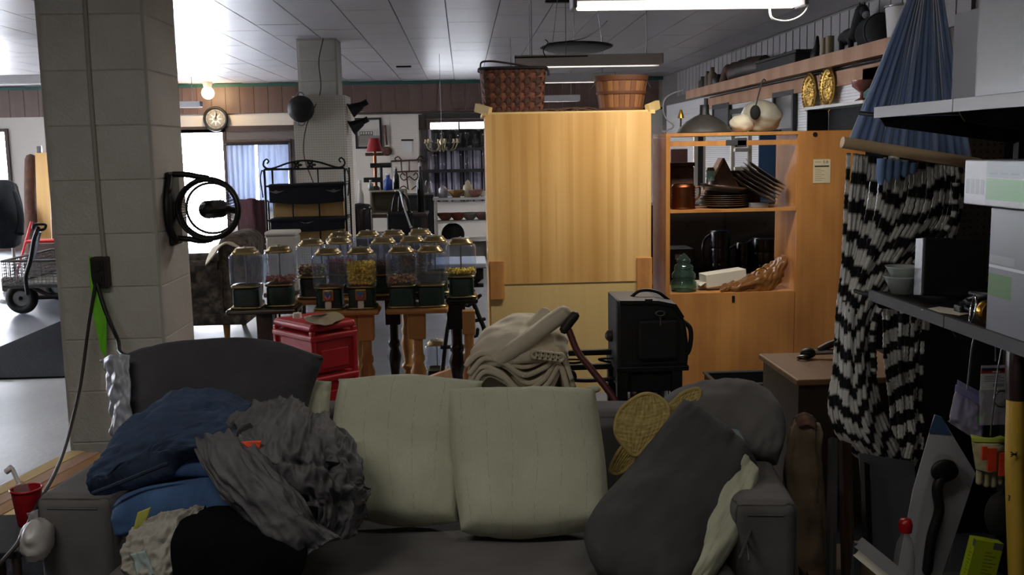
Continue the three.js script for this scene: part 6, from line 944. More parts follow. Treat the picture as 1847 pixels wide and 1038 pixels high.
// ---------------------------------------------------------------- canvas heap, cart, bag between sofa and cabinet
M.canvas = bumped(tx(T.canvas, 0.5, 0.5, 0.95), weaveBump, 0.08, 0.0008);
{
  const t = thing('canvas_heap', 'heap of folded cream canvas behind the sofa', 'canvas'), z = -4.1;
  part(t, 'lower_fold', pillow([[[0.027, 0.608, -4.15], [0.132, 0.622, -4.18], [0.298, 0.618, -4.18], [0.399, 0.597, -4.15]], [[0.002, 0.564, -4.08], [0.126, 0.577, -4.06], [0.288, 0.572, -4.06], [0.382, 0.553, -4.08]], [[0.009, 0.493, -4.06], [0.135, 0.49, -4.04], [0.274, 0.485, -4.04], [0.368, 0.482, -4.06]]], 0.16, 0.014, 7, 50, 40, 3), M.canvas);
  for (let k = 0; k < 6; k++) { const dy = 0.045 - k * 0.026, z0 = 0.012 * Math.sin(k * 2.2), sw = 0.012 * (k % 3); part(t, 'ply', cloth([0, 1, 2].map((r) => [[838, 672], [866, 650], [900, 656], [940, 676], [978, 664], [1002, 646], [1024, 684]].map(([px, py]) => { const s = 4.0 / 1800; return [[0.191, 0.625, -3.95][0] + (px - 930) * s * (1 - 0.03 * r) + sw, [0.191, 0.625, -3.95][1] - (py - 664) * s * (1 + 0.25 * k) + dy - r * 0.006, -3.88 + z0 - r * 0.09]; })), 70, 10, 0.018, folds(0.004, 5, 2, 30 + k)), M.canvas); }
  part(t, 'draped_fold', pillow([[[0.084, 0.718, -4.1], [0.202, 0.768, -4.12], [0.331, 0.772, -4.12], [0.422, 0.796, -4.1]], [[0.018, 0.675, -4], [0.17, 0.713, -3.96], [0.305, 0.709, -3.96], [0.404, 0.71, -4]], [[0.011, 0.615, -3.98], [0.168, 0.639, -3.93], [0.302, 0.647, -3.93], [0.397, 0.645, -3.98]]], 0.14, 0.012, 9, 70, 50, 3, crease(0.01, 3, 3, 41)), M.canvas);
  part(t, 'roll', tube([[0.123, 0.674, -3.9], [0.21, 0.736, -3.87], [0.299, 0.801, -3.87], [0.382, 0.851, -3.9]], 0.034, 40, 18), M.canvas);
  part(t, 'peak', cloth([[[0.278, 0.824, -4], [0.32, 0.857, -4], [0.337, 0.836, -4]], [[0.228, 0.785, -3.97], [0.289, 0.803, -3.96], [0.343, 0.804, -3.97]], [[0.182, 0.735, -3.95], [0.259, 0.753, -3.94], [0.346, 0.767, -3.95]]], 24, 20, 0.022, folds(0.006, 3, 3, 4)), M.canvas);
  part(t, 'ruffle', Array.from({ length: 6 }, (_, k) => torus(0.014, 0.007, 16, 6).translate(...[0.263, 0.701, -3.84].map((v, i) => v + (i === 0 ? k * 0.02 : i === 1 ? -0.003 * k : 0)))), M.canvas);
  const b = thing('support_box', 'dark box under the canvas heap, mostly hidden by the sofa', 'box'); part(b, 'body', rb(-0.02, 0.4, 0, 0.5, -4.2, -3.9, 0.01), M.dark); part(b, 'lid', rb(-0.03, 0.41, 0.5, 0.515, -4.21, -3.89, 0.006), M.dark);
  const w = thing('walking_stick', 'reddish bent walking stick leaning on the canvas heap', 'stick');
  part(w, 'shaft', tube([[0.398, 0.793, -3.85], [0.429, 0.711, -3.82], [0.48, 0.645, -3.78], [0.575, 0.504, -3.7], [0.66, 0.02, -3.5]], 0.014, 60), std(0x5a2620, 0.5)); part(w, 'grip', tube([[0.381, 0.797, -3.85], [0.398, 0.821, -3.85], [0.421, 0.849, -3.85]], 0.02, 20, 12), std(0x2f2218, 0.5));
  const g2 = thing('dark_strap', 'dark leather loop on the back of the canvas heap', 'strap'); part(g2, 'loop', tube([[0.198, 0.768, -4.04], [0.222, 0.805, -4.04], [0.249, 0.795, -4.04], [0.233, 0.766, -4.02]], 0.012), M.dark); part(g2, 'buckle', ball(0.01, ...[0.215, 0.785, -4.02]), M.chrome);
}
{
  const t = thing('folding_cart', 'black folding cart frame behind the sofa', 'cart'), x0 = [0.378, 0.585, -4.15][0], x1 = [0.722, 0.575, -4.15][0], z = -4.15, ys = [[0.509, 0.639, -4.15][1], [0.508, 0.577, -4.15][1], [0.508, 0.521, -4.15][1]];
  for (const y of ys.slice(0, 2)) part(t, 'bar', rb(x0, x1, y - 0.012, y + 0.012, z - 0.012, z + 0.012, 0.004), M.black);
  part(t, 'bar', tube([[x0, ys[2] + 0.01, z], [(x0 + x1) / 2 - 0.05, ys[2] - 0.004, z], [x1, ys[2] + 0.008, z]], 0.01), M.black);
  for (const x of [x0 + 0.03, x1 - 0.03]) { part(t, 'leg', rod([x, 0, z], [x, ys[0], z], 0.013), M.black); part(t, 'wheel_joint', rot(cyl(0.03, 0.03, 0.03, 16), Math.PI / 2).translate(x + 0.02, ys[1] - 0.035, z + 0.02), M.black); }
  for (const x of [x0 + 0.06, x1 - 0.12]) part(t, 'loop', tube([[x - 0.05, ys[0] - 0.025, z + 0.03], [x + 0.02, ys[0] - 0.018, z + 0.05], [x + 0.06, ys[0] - 0.03, z + 0.03], [x, ys[0] - 0.04, z + 0.02]], 0.005, 30, 6, true), M.black);
  part(t, 'tray', rb(x0, x1, 0.34, 0.36, z - 0.15, z + 0.12, 0.006), M.black);
}
{
  const t = thing('shoulder_bag', 'black boxy shoulder bag with flap on a stand', 'bag'), z0 = -4.25, z1 = -3.98, a = [0.624, 0.627, -3.98], b = [0.89, 0.619, -3.98], y0 = 0.615, y1 = [0.648, 0.838, -4.2][1];
  M.nylon = bumped(std(0x101012, 0.6), weaveBump, 0.03, 0.0006);
  const w = b[0] - a[0];
  part(t, 'body', [extr([[0, 0], [w, 0], [w + 0.005, 0.06], [w - 0.01, 0.17], [w - 0.05, 0.235], [w - 0.12, 0.25], [0.0, 0.255]], 0.26, 0.015).translate(a[0], y0 + 0.0, -4.12)], M.nylon);
  part(t, 'front_pocket', rb(a[0] + 0.07, a[0] + w - 0.03, y0 + 0.02, y0 + 0.19, -3.995, -3.965, 0.02, 3), M.nylon); part(t, 'flap', [extr([[0, 0], [w - 0.11, -0.004], [w - 0.04, -0.02], [w - 0.008, -0.07], [w - 0.016, -0.075], [w - 0.05, -0.028], [w - 0.12, -0.014], [0, -0.012]], 0.275, 0.004).translate(a[0], y0 + 0.266, -4.12)], M.black);
  part(t, 'handle', tube([[a[0] + 0.06, y0 + 0.262, -4.1], [a[0] + 0.1, y0 + 0.29, -4.1], [a[0] + 0.17, y0 + 0.285, -4.1], [a[0] + 0.22, y0 + 0.25, -4.1]], 0.007), M.black); part(t, 'buckle', rb(a[0] + 0.1, a[0] + 0.13, y0 + 0.255, y0 + 0.275, -3.99, -3.97, 0.004), M.black); part(t, 'ring', torus(0.014, 0.003, 18, 6).scale(1.3, 0.7, 1).translate(a[0] + 0.16, y0 + 0.215, -3.968), M.steel); part(t, 'strap_clip', rod([a[0] + 0.16, y0 + 0.2, -3.965], [a[0] + 0.16, y0 + 0.165, -3.965], 0.004), M.steel); part(t, 'strap', tube([[a[0] + w, y0 + 0.17, -4.05], [a[0] + w + 0.03, y0 + 0.14, -4.03], [a[0] + w + 0.02, y0 + 0.04, -4.02], [a[0] + w - 0.01, y0 + 0.02, -4.02]], 0.01), M.nylon); part(t, 'side_knob', ball(0.026, a[0] - 0.02, y0 + 0.1, -4.12), M.dark);
  const s = thing('black_stand', 'black stand with straight legs under the shoulder bag', 'stand'); part(s, 'top', rb(a[0] - 0.02, b[0] + 0.012, 0.59, 0.612, -4.26, -3.96, 0.005), M.black); part(s, 'apron', rb(a[0], b[0] - 0.05, 0.5, 0.59, -4.2, -3.99, 0.005), M.blackMatte);
  for (const [x, z] of [[a[0], -3.98], [b[0] - 0.04, -3.98], [a[0], -4.24], [b[0] - 0.04, -4.24]]) part(s, 'leg', bx(x - 0.018, x + 0.024, 0, 0.59, z - 0.02, z + 0.02), M.black);
  const p = thing('chrome_pot', 'pot with a chrome band under the black stand', 'pot'), c = [0.754, 0.475, -4.1]; part(p, 'body', lathe([[0.001, 0], [0.08, 0], [0.085, 0.3], [0.083, 0.44], [0.001, 0.45]], 30).translate(c[0], 0, -4.1), M.black); part(p, 'band', lathe([[0.086, 0.455], [0.089, 0.46], [0.089, 0.495], [0.086, 0.5], [0.001, 0.5]], 36).translate(c[0], -0.005, -4.1), M.chrome);
}
solo('dark_rug', rb(-2.6, -1.2, 0, 0.01, -3.82, -1.9, 0.004), M.mat, 'dark rug on the floor at the lower left corner', 'rug');
{ // dark side table with tool
  const t = thing('side_table', 'dark wooden side table beside the hanging hammock', 'side table'), y = 0.62, x0 = [1.228, 0.62, -4.029][0], c = [1.326, 0.62, -3.538], x1 = 1.75, z0 = -4.12, z1 = -3.62, wm = tx(grainTex(0x84623f, 0x5a4029, 201, 8, 1), 0.4, 0.8, 0.4);
  part(t, 'top', rb(1.235, x1, y - 0.025, y, z0, z1, 0.008, 2), wm); for (const g of [bx(1.27, x1 - 0.03, 0.06, y - 0.025, z1 - 0.045, z1 - 0.025), bx(1.27, x1 - 0.03, 0.06, y - 0.025, z0 + 0.025, z0 + 0.045), bx(1.25, 1.27, 0.06, y - 0.025, z0 + 0.025, z1 - 0.025), bx(x1 - 0.03, x1 - 0.01, 0.06, y - 0.025, z0 + 0.025, z1 - 0.025)]) part(t, 'side_panel', g, M.dark);
  for (const x of [1.275, x1 - 0.035]) for (const z of [z0 + 0.05, z1 - 0.05]) part(t, 'leg', lathe([[0.001, 0], [0.018, 0], [0.024, 0.2], [0.02, 0.3], [0.028, 0.44], [0.001, 0.45]], 14).translate(x, 0, z), M.dark);
  const k = thing('caulking_gun', 'metal tool with a dark grip lying on the side table', 'tool'), p = [1.435, 0.65, -3.991]; part(k, 'barrel', rod([p[0] - 0.02, y + 0.025, p[2]], [p[0] + 0.14, y + 0.03, p[2] + 0.02], 0.012), M.chrome); part(k, 'head', new THREE.SphereGeometry(0.028, 18, 12).scale(1.2, 0.8, 0.9).translate(p[0] - 0.03, y + 0.023, p[2]), M.iron); part(k, 'grip', tube([[p[0] + 0.02, y + 0.035, p[2]], [p[0] + 0.06, y + 0.055, p[2]], [p[0] + 0.13, y + 0.07, p[2] - 0.01]], 0.016), std(0x2a0d12, 0.5)); part(k, 'trigger', torus(0.02, 0.005, 18, 6).rotateX(1.2).translate(p[0] - 0.06, y + 0.012, p[2] + 0.02), M.steel);
}
{ // tan boot-like bag and floor clutter right of the sofa
  const t = thing('tan_bag', 'limp tan leather bag leaning right of the sofa arm', 'bag');
  part(t, 'body', pillow([[[1.033, 0.625, -3.05], [1.065, 0.639, -3.05], [1.109, 0.604, -3.05]], [[0.991, 0.521, -2.98], [1.019, 0.526, -2.96], [1.079, 0.509, -2.98]], [[0.979, 0.245, -2.9], [1.015, 0.252, -2.88], [1.075, 0.241, -2.9]], [[0.96, 0.02, -2.85], [1.0, 0.02, -2.84], [1.04, 0.02, -2.85]]], 0.09, 0.02, 97, 40, 70, 3, crease(0.01, 2, 4, 51)), tx(mottleTex(0x7d6c54, 0x5c4d3a, 203, 5), 0.3, 0.3, 0.8)); part(t, 'cuff', cloth([[[1.02, 0.654, -3], [1.037, 0.675, -2.97], [1.087, 0.641, -3]], [[1.024, 0.618, -2.98], [1.041, 0.636, -2.96], [1.077, 0.611, -2.98]]], 20, 8, 0.012, folds(0.008, 4, 2, 4)), tx(mottleTex(0x8a6858, 0x644a3c, 205, 5), 0.3, 0.3, 0.8));
}

// ---------------------------------------------------------------- left foreground: lumber, cup, pump, bag
{
  const y = 0.42; seed(31);
  const cols = [T.pale, T.pine, T.oak, T.pale, T.ply];
  const words = ['pale', 'pinkish', 'brown', 'light yellow', 'golden'];
  const A = [-1.61, 0.42, -3.144], B = [-1.49, 0.42, -3.685], dx = B[0] - A[0], dz = B[2] - A[2], L = Math.hypot(dx, dz), ux = dx / L, uz = dz / L, nx = -uz, nz = ux;
  const rack = thing('low_bench', 'low dark bench carrying the loose boards at left', 'bench');
  part(rack, 'front_panel', plank([A[0] + nx * 0.33, 0.19, A[2] + nz * 0.33], [A[0] + ux * (L - 0.02) + nx * 0.33, 0.19, A[2] + uz * (L - 0.02) + nz * 0.33], 0.38, 0.02, [nx, 0, nz]), M.dark);
  part(rack, 'top', plank([A[0] + nx * 0.16, y - 0.045, A[2] + nz * 0.16], [A[0] + ux * (L - 0.02) + nx * 0.16, y - 0.045, A[2] + uz * (L - 0.02) + nz * 0.16], 0.3, 0.035, [0, 1, 0]), M.dark);
  for (const s of [0.08, 0.85]) for (const q of [0.04, 0.28]) part(rack, 'leg', rod([A[0] + dx * s + nx * q, 0, A[2] + dz * s + nz * q], [A[0] + dx * s + nx * q, y - 0.06, A[2] + dz * s + nz * q], 0.02), M.dark);
  for (let k = 0; k < 5; k++) { const o = 0.03 + k * 0.065, e = k * 0.012; solo('loose_board', plank([A[0] + nx * o - ux * 0.1, y - 0.014 + (k > 2 ? 0.0 : 0), A[2] + nz * o - uz * 0.1], [A[0] + ux * (L - e) + nx * o, y - 0.014, A[2] + uz * (L - e) + nz * o], 0.058, 0.024, [0, 1, 0]), tx(cols[k], 0.12, 0.6, 0.7), `${words[k]} narrow board on the low bench at left`, 'board', 'boards on the low bench'); }
  const c = [-1.243, 0.533, -2.75], cup = thing('red_cup', 'red plastic cup on the boards beside the sofa arm', 'cup'); 
  part(cup, 'body', lathe([[0.001, 0], [0.028, 0], [0.04, 0.1], [0.043, 0.102], [0.04, 0.104], [0.026, 0.006]], 28).translate(c[0], c[1] - 0.05, c[2]), std(0x9a1018, 0.35)); part(cup, 'rim', torus(0.0415, 0.003, 30, 8).rotateX(Math.PI / 2).translate(c[0], c[1] + 0.054, c[2]), std(0xa81820, 0.35));
  const p = thing('pump_bottle', 'clear pump bottle standing in the red cup', 'bottle'); part(p, 'bottle', lathe([[0.001, 0], [0.02, 0], [0.02, 0.09], [0.009, 0.105]], 18).rotateZ(0.2).translate(c[0] + 0.004, c[1] - 0.03, c[2]), M.plastic); part(p, 'neck', rod([c[0] - 0.018, c[1] + 0.07, c[2]], [c[0] - 0.034, c[1] + 0.115, c[2]], 0.006), M.white); part(p, 'pump_head', rod([c[0] - 0.034, c[1] + 0.115, c[2]], [c[0] - 0.05, c[1] + 0.105, c[2]], 0.009), M.white);
  const st = thing('small_table', 'little dark table under the red cup and plastic bag', 'table'); part(st, 'top', rb(c[0] - 0.14, c[0] + 0.06, c[1] - 0.07, c[1] - 0.052, -2.84, -2.55, 0.004), M.blackMatte); for (const x of [c[0] - 0.12, c[0] + 0.04]) for (const z of [-2.82, -2.57]) part(st, 'leg', rod([x, 0, z], [x, c[1] - 0.07, z], 0.012), M.dark);
  const b = thing('plastic_bag', 'crumpled translucent white bag beside the sofa arm', 'bag'), g = new THREE.SphereGeometry(0.055, 28, 20), a = g.attributes.position, q = [-1.16, 0.493, -2.6]; for (let i = 0; i < a.count; i++) { const x = a.getX(i), yy = a.getY(i), z = a.getZ(i), f = 1 + 0.22 * wob2(x * 50 + 3, yy * 50 + z * 40, 14); a.setXYZ(i, x * f * 0.75, yy * f, z * f); } g.computeVertexNormals(); part(b, 'film', g.translate(...q), phys(0xd9d5d0, 0.35, { transmission: 0.45, thickness: 0 })); part(b, 'top_knot', cloth([[[q[0] - 0.02, q[1] + 0.075, q[2]], [q[0] + 0.01, q[1] + 0.085, q[2]]], [[q[0] - 0.012, q[1] + 0.045, q[2]], [q[0] + 0.012, q[1] + 0.045, q[2]]]], 10, 8, 0.004, folds(0.005, 3, 2, 6)), M.film);
}

// ================================================================ HAMMOCK
{
  const t = thing('hammock', 'hanging hammock of pleated blue cloth with black and white knotted cords', 'hammock'), zc = -3.3, n = 15;
  const apex = [1.535, 2.11, -3.3], L = [1.277, 1.494, -3.3], R = [1.704, 1.439, -3.3], lerp3 = (a, b, s) => a.map((v, i) => v + (b[i] - v) * s);
  const bl = ['#94acd0', '#869fc6', '#a2b8d8', '#7890b4'].map((c) => bumped(phys(c, 0.9, { transmission: 0.35, thickness: 0 }), foldBump, 0.2, 0.003));
  for (let k = 0; k < n; k++) part(t, 'pleat', slab((u, v) => { const s = (k + u) / n, top = lerp3(apex, apex, 0), p = lerp3([apex[0] + (s - 0.5) * 0.025, apex[1], apex[2] + 0.015 * Math.sin(k)], lerp3(L, R, s), v), w = 0.003 + 0.024 * v; return new THREE.Vector3(p[0], p[1], p[2] + w * Math.sin(Math.PI * u) + 0.004 * wob(s * 20, v * 5, 3) - 0.006); }, 6, 24, 0.003), bl[k % 4]);
  for (let k = 0; k <= n; k++) { const s = k / n; part(t, 'seam_cord', tube([[apex[0] + (s - 0.5) * 0.025, apex[1], apex[2] + 0.004], lerp3([apex[0] + (s - 0.5) * 0.025, apex[1], apex[2]], lerp3(L, R, s), 0.5), lerp3(L, R, s)], 0.0026, 16, 5), std(0xd0d6dc, 0.8)); }
  part(t, 'ring', torus(0.03, 0.005, 24, 8).translate(apex[0], apex[1] + 0.03, apex[2]), M.steel); part(t, 'rope', rod([apex[0], apex[1] + 0.06, apex[2]], [apex[0], CEIL, apex[2]], 0.008), M.offwhite);
  part(t, 'spreader_bar', rod([1.25, 1.504, -3.27], [1.716, 1.424, -3.27], 0.019, 0.019, 20), tx(grainTex(0xe8cba4, 0xd4b489, 211, 4, 1), 0.3, 0.3, 0.6), 'pale wooden spreader bar');
  for (let k = 0; k < 5; k++) { const a = lerp3([1.34, 1.45, -3.2], [1.469, 1.43, -3.2], k / 5), w = 0.026, h = 0.085 - 0.012 * k; part(t, 'cloth_tab', slab((u, v) => new THREE.Vector3(a[0] + w * (0.5 + (u - 0.5) * Math.sqrt(Math.max(0.02, 1 - Math.pow(Math.max(0, v - 0.6) / 0.4, 2)))), a[1] - h * v, a[2] + 0.02 * Math.sin(Math.PI * u) * (1 - 0.5 * v)), 8, 10, 0.004), std(0x7a97c0, 0.8)); }
  // knotted cords, banded black and white
  const cordMat = new THREE.MeshStandardMaterial({ vertexColors: true, roughness: 0.95 });
  const white = new THREE.Color(0xd6d6d0), black = new THREE.Color(0x0b0b0d);
  function cord(path, r, phase, sd, period, duty) {
    const segs = 110, rad = 5, g = new THREE.TubeGeometry(path, segs, r, rad, false), p = g.attributes.position, col = new Float32Array(p.count * 3), len = path.getLength();
    for (let i = 0; i <= segs; i++) {
      const s = i / segs * len, q = ((s + phase + 0.008 * wob(s * 40, sd, 5)) / period) % 1, c = (q + 1) % 1 < duty ? white : black, ctr = path.getPointAt(i / segs), f = 0.75 + 0.4 * Math.abs(Math.sin(s * 170 + sd));
      for (let j = 0; j <= rad; j++) { const k = i * (rad + 1) + j; col[k * 3] = c.r; col[k * 3 + 1] = c.g; col[k * 3 + 2] = c.b; p.setXYZ(k, ctr.x + (p.getX(k) - ctr.x) * f, ctr.y + (p.getY(k) - ctr.y) * f, ctr.z + (p.getZ(k) - ctr.z) * f); }
    }
    g.setAttribute('color', new THREE.BufferAttribute(col, 3)); g.computeVertexNormals();
    return part(t, 'cord', keep(g), cordMat);
  }
  const lobe = (rows, count, r, s0, period, skew) => {
    const f = surf(rows);
    seed(s0);
    for (let k = 0; k < count; k++) {
      const u = (k + 0.5) / count, pts = []; const j = rr(-0.012, 0.012);
      for (let i = 0; i <= 14; i++) { const p = f(u, i / 14); p.z += 0.012 * Math.sin(u * 19 + i * 0.25) + 0.008 * wob(u * 12, i * 0.8, s0) + (k % 2) * 0.006; p.x += 0.003 * wob(k * 3.1, i * 1.3, 9); pts.push(p); }
      cord(new THREE.CatmullRomCurve3(pts), r, (typeof skew === 'function' ? skew(u) : u * skew) + j, k * 1.7 + s0, period, 0.52);
    }
  };
  // dark backing strands first, then the front lobes
  lobe([[[1.655, 1.416, -3.4], [1.734, 1.405, -3.4]], [[1.645, 1.186, -3.4], [1.714, 1.184, -3.4]], [[1.561, 1.029, -3.42], [1.641, 1.027, -3.42]], [[1.538, 0.831, -3.42], [1.633, 0.828, -3.42]]], 8, 0.0075, 5, 0.09, 0.1);
  lobe([[[1.272, 1.469, -3.28], [1.441, 1.444, -3.25], [1.65, 1.414, -3.28]], [[1.264, 1.343, -3.28], [1.432, 1.314, -3.24], [1.646, 1.248, -3.28]], [[1.26, 1.205, -3.27], [1.372, 1.17, -3.22], [1.519, 1.109, -3.27]], [[1.254, 1.074, -3.27], [1.316, 1.052, -3.21], [1.422, 0.999, -3.27]], [[1.242, 0.944, -3.26], [1.282, 0.938, -3.2], [1.367, 0.903, -3.26]], [[1.232, 0.775, -3.25], [1.275, 0.778, -3.18], [1.368, 0.733, -3.25]], [[1.219, 0.596, -3.24], [1.281, 0.602, -3.16], [1.404, 0.576, -3.24]], [[1.28, 0.477, -3.24], [1.335, 0.486, -3.16], [1.462, 0.457, -3.24]], [[1.407, 0.362, -3.25], [1.428, 0.362, -3.2], [1.493, 0.347, -3.25]]], 30, 0.0072, 15, 0.094, (u) => -0.075 * Math.max(0, 1 - Math.abs(u - 0.5) / 0.42) + 0.02 * u);
  cord(new THREE.CatmullRomCurve3([[1.614, 1.365, -3.22], [1.608, 1.247, -3.22], [1.491, 1.113, -3.21], [1.395, 1.006, -3.2], [1.346, 0.905, -3.2], [1.347, 0.747, -3.19]].map(V)), 0.011, 0, 4, 0.05, 0.3);
  lobe([[[1.456, 0.924, -3.4], [1.518, 0.921, -3.36], [1.612, 0.9, -3.4]], [[1.457, 0.761, -3.38], [1.507, 0.758, -3.34], [1.598, 0.733, -3.38]], [[1.465, 0.611, -3.34], [1.502, 0.61, -3.3], [1.577, 0.588, -3.34]], [[1.451, 0.489, -3.28], [1.492, 0.49, -3.24], [1.561, 0.476, -3.28]], [[1.442, 0.38, -3.25], [1.456, 0.374, -3.22], [1.501, 0.354, -3.25]]], 14, 0.0072, 45, 0.085, 0.08);
}

{ // back of the next shelving run behind the hammock
  const t = thing('shelving_back', 'dark end of the next shelving run behind the hammock', 'partition');
  part(t, 'upper_board', bx(1.62, 2.35, 0.98, 1.8, -3.62, -3.6), tx(dataTex(64, (u, v) => { const d = Math.hypot((u * 3) % 1 - 0.5, (v * 3) % 1 - 0.5); return d < 0.16 ? [14, 12, 11] : [80, 72, 62]; }), 0.0762, 0.0762, 0.7)); part(t, 'lower_board', bx(1.6, 2.35, 0, 0.98, -3.62, -3.6), M.blackMatte);
  for (const x of [1.58, 1.98, 2.34]) part(t, 'upright', bx(x, x + 0.04, 0, 1.85, -3.63, -3.58), M.black);
}
// ================================================================ GONDOLA SHELVING AT RIGHT
const GX0 = 1.25, GX1 = 1.72;
{
  const t = thing('gondola_shelving', 'black steel shop shelving at the right edge', 'shelving');
  const bk = tx(dataTex(64, (u, v) => { const d = Math.hypot((u * 3) % 1 - 0.5, (v * 3) % 1 - 0.5); return d < 0.16 ? [14, 12, 11] : [66, 60, 54]; }), 0.0762, 0.0762, 0.7);
  part(t, 'back', bx(GX1, GX1 + 0.02, 1.05, 2.2, -3.0, -0.9), bk, 'perforated brown hardboard'); part(t, 'lower_back', bx(GX1, GX1 + 0.02, 0.12, 1.05, -3.0, -0.9), M.black);
  part(t, 'base', bx(GX0 + 0.05, GX1 + 0.02, 0, 0.12, -3.0, -0.9), M.black);
  for (const z of [-3.02, -2.52, -1.9, -0.9]) part(t, 'upright', bx(GX1 - 0.03, GX1 + 0.03, 0, 2.2, z, z + 0.03), M.black);
  for (const [y, l] of [[1.605, 'upper'], [1.045, 'lower']]) {
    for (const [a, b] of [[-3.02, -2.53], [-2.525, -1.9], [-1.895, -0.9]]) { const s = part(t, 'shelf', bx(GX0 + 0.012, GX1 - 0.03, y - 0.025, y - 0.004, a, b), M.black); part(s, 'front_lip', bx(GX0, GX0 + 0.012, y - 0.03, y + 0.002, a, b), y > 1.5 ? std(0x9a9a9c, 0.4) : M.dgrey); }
    for (const z of [-3.02, -2.53, -1.9]) part(t, 'bracket', extr([[0, 0], [GX1 - GX0 - 0.04, 0], [GX1 - GX0 - 0.04, -0.09], [0.02, -0.03]], 0.008).translate(GX0 + 0.015, y - 0.026, z), M.black);
    part(t, 'end_hook', tube([[GX0 + 0.03, y - 0.02, -3.02], [GX0 + 0.01, y - 0.018, -3.06], [GX0 - 0.01, y - 0.012, -3.1]], 0.007), M.black);
  }
  for (const [x, y, z] of [[1.3, 1.0, -2.3], [1.3, 0.92, -2.42]]) part(t, 'peg_hook', rod([GX1, y, z], [x, y + 0.005, z], 0.004), M.steel);
}
const boxThing = (name, label, cat, x0, x1, y0, y1, z0, z1, mats) => { // carton with its printed sides
  const t = thing(name, label, cat); const m = mesh('carton', [rb(x0, x1, y0, y1, z0, z1, 0.003, 1)], mats.body); t.add(m); return t;
};
const sideTex = (w, h, draw) => new THREE.MeshStandardMaterial({ map: canvasTex(w, h, draw), roughness: 0.3 });
{
  const y = 1.042;
  // tall white carton with a kitchen tool picture
  const z0 = -2.34, z1 = -1.98, x0 = 1.262, x1 = 1.55, h = 0.3;
  const t = boxThing('tall_carton', 'tall white carton with a grey spoon picture on the lower shelf', 'carton', x0, x1, y, y + h, z0, z1, { body: std(0x77787e, 0.35) });
  part(t, 'print', keep(rot(new THREE.PlaneGeometry(z1 - z0 - 0.008, h - 0.008), 0, -Math.PI / 2).translate(x0 - 0.0008, y + h / 2, (z0 + z1) / 2)), sideTex(512, 512, (g) => {
    g.fillStyle = '#7b7d84'; g.fillRect(0, 0, 512, 512); g.fillStyle = '#c4c6ca'; g.fillRect(0, 232, 512, 12); g.fillStyle = '#557a45'; g.fillRect(0, 268, 150, 96); g.fillStyle = '#8a8c92'; g.fillRect(0, 190, 160, 34);
    g.fillStyle = '#787b82'; g.beginPath(); g.ellipse(300, 400, 46, 84, 0.1, 0, 7); g.fill(); g.beginPath(); g.ellipse(420, 160, 22, 40, -0.2, 0, 7); g.fill(); g.lineWidth = 14; g.strokeStyle = '#787b82'; g.beginPath(); g.moveTo(414, 130); g.lineTo(380, 40); g.stroke(); g.fillStyle = '#55585e'; g.fillRect(440, 430, 40, 30);
  }));
  part(t, 'print', keep(new THREE.PlaneGeometry(x1 - x0 - 0.008, h - 0.008).translate((x0 + x1) / 2, y + h / 2, z1 + 0.0008)), std(0x7b7c82, 0.35));
  // flat white and green carton on top
  const a = -2.46, b = -2.06, u = thing('green_carton', 'flat white carton with a green panel on top of the tall one', 'carton'), y2 = y + h + 0.002;
  u.add(mesh('carton', [rb(1.255, 1.6, y2, y2 + 0.11, a, b, 0.003, 1)], std(0xaeb0b4, 0.22)));
  part(u, 'print', keep(rot(new THREE.PlaneGeometry(b - a - 0.006, 0.104), 0, -Math.PI / 2).translate(1.2542, y2 + 0.055, (a + b) / 2)), sideTex(768, 200, (g) => {
    g.fillStyle = '#aab0ac'; g.fillRect(0, 0, 768, 200); g.fillStyle = '#b9bbc0'; g.fillRect(0, 0, 200, 200); g.fillStyle = '#8b8d94'; for (let k = 0; k < 4; k++) g.fillRect(14 + k * 46, 84, 36, 70); g.fillStyle = '#7c8a92'; g.fillRect(204, 0, 564, 72); g.fillStyle = '#4f9a3c'; g.fillRect(204, 78, 564, 96); g.fillStyle = '#5f6a72'; g.font = 'bold 24px sans-serif'; for (let k = 0; k < 3; k++) g.fillRect(230 + k * 90, 50, 70, 8);
  }));
  part(u, 'print', keep(rot(new THREE.PlaneGeometry(0.34, 0.104), 0, Math.PI).translate(1.428, y2 + 0.055, a - 0.0008)), std(0xaeb0b4, 0.25));
  // black case
  const c = thing('black_panel_case', 'black slanting case beside the glass bowls on the lower shelf', 'case'); part(c, 'body', rot(rb(0, 0.19, 0, 0.17, -0.025, 0.025, 0.006, 2), -0.12, 0, -0.06).translate(1.325, y + 0.012, -2.84), M.black); part(c, 'edge', rot(rb(-0.004, 0.003, 0.0, 0.168, -0.024, 0.024, 0.002, 1), -0.12, 0, -0.06).translate(1.325, y + 0.012, -2.84), std(0x6a6c70, 0.25));
  // glass bowls
  const bw = [[0.001, 0], [0.03, 0], [0.052, 0.05], [0.056, 0.056], [0.05, 0.052], [0.026, 0.006]];
  ['lower', 'upper'].forEach((l, k) => solo('glass_bowl', lathe(bw, 28).scale(1, 1 - 0.1 * k, 1).translate(1.325 + 0.006 * k, y + 0.001 + k * 0.034, -2.955), phys(0xdfe4e2, 0.08, { transmission: 0.6, thickness: 0 }), `${l} of two nested clear glass bowls on the lower shelf`, 'bowl', 'nested glass bowls'));
  solo('milk_jug', lathe([[0.001, 0], [0.035, 0], [0.04, 0.07], [0.022, 0.1], [0.026, 0.12], [0.02, 0.12]], 20).translate(1.44, y, -2.96), phys(0xc8ccca, 0.2, { transmission: 0.4, thickness: 0 }), 'milky glass jug behind the bowls', 'jug');
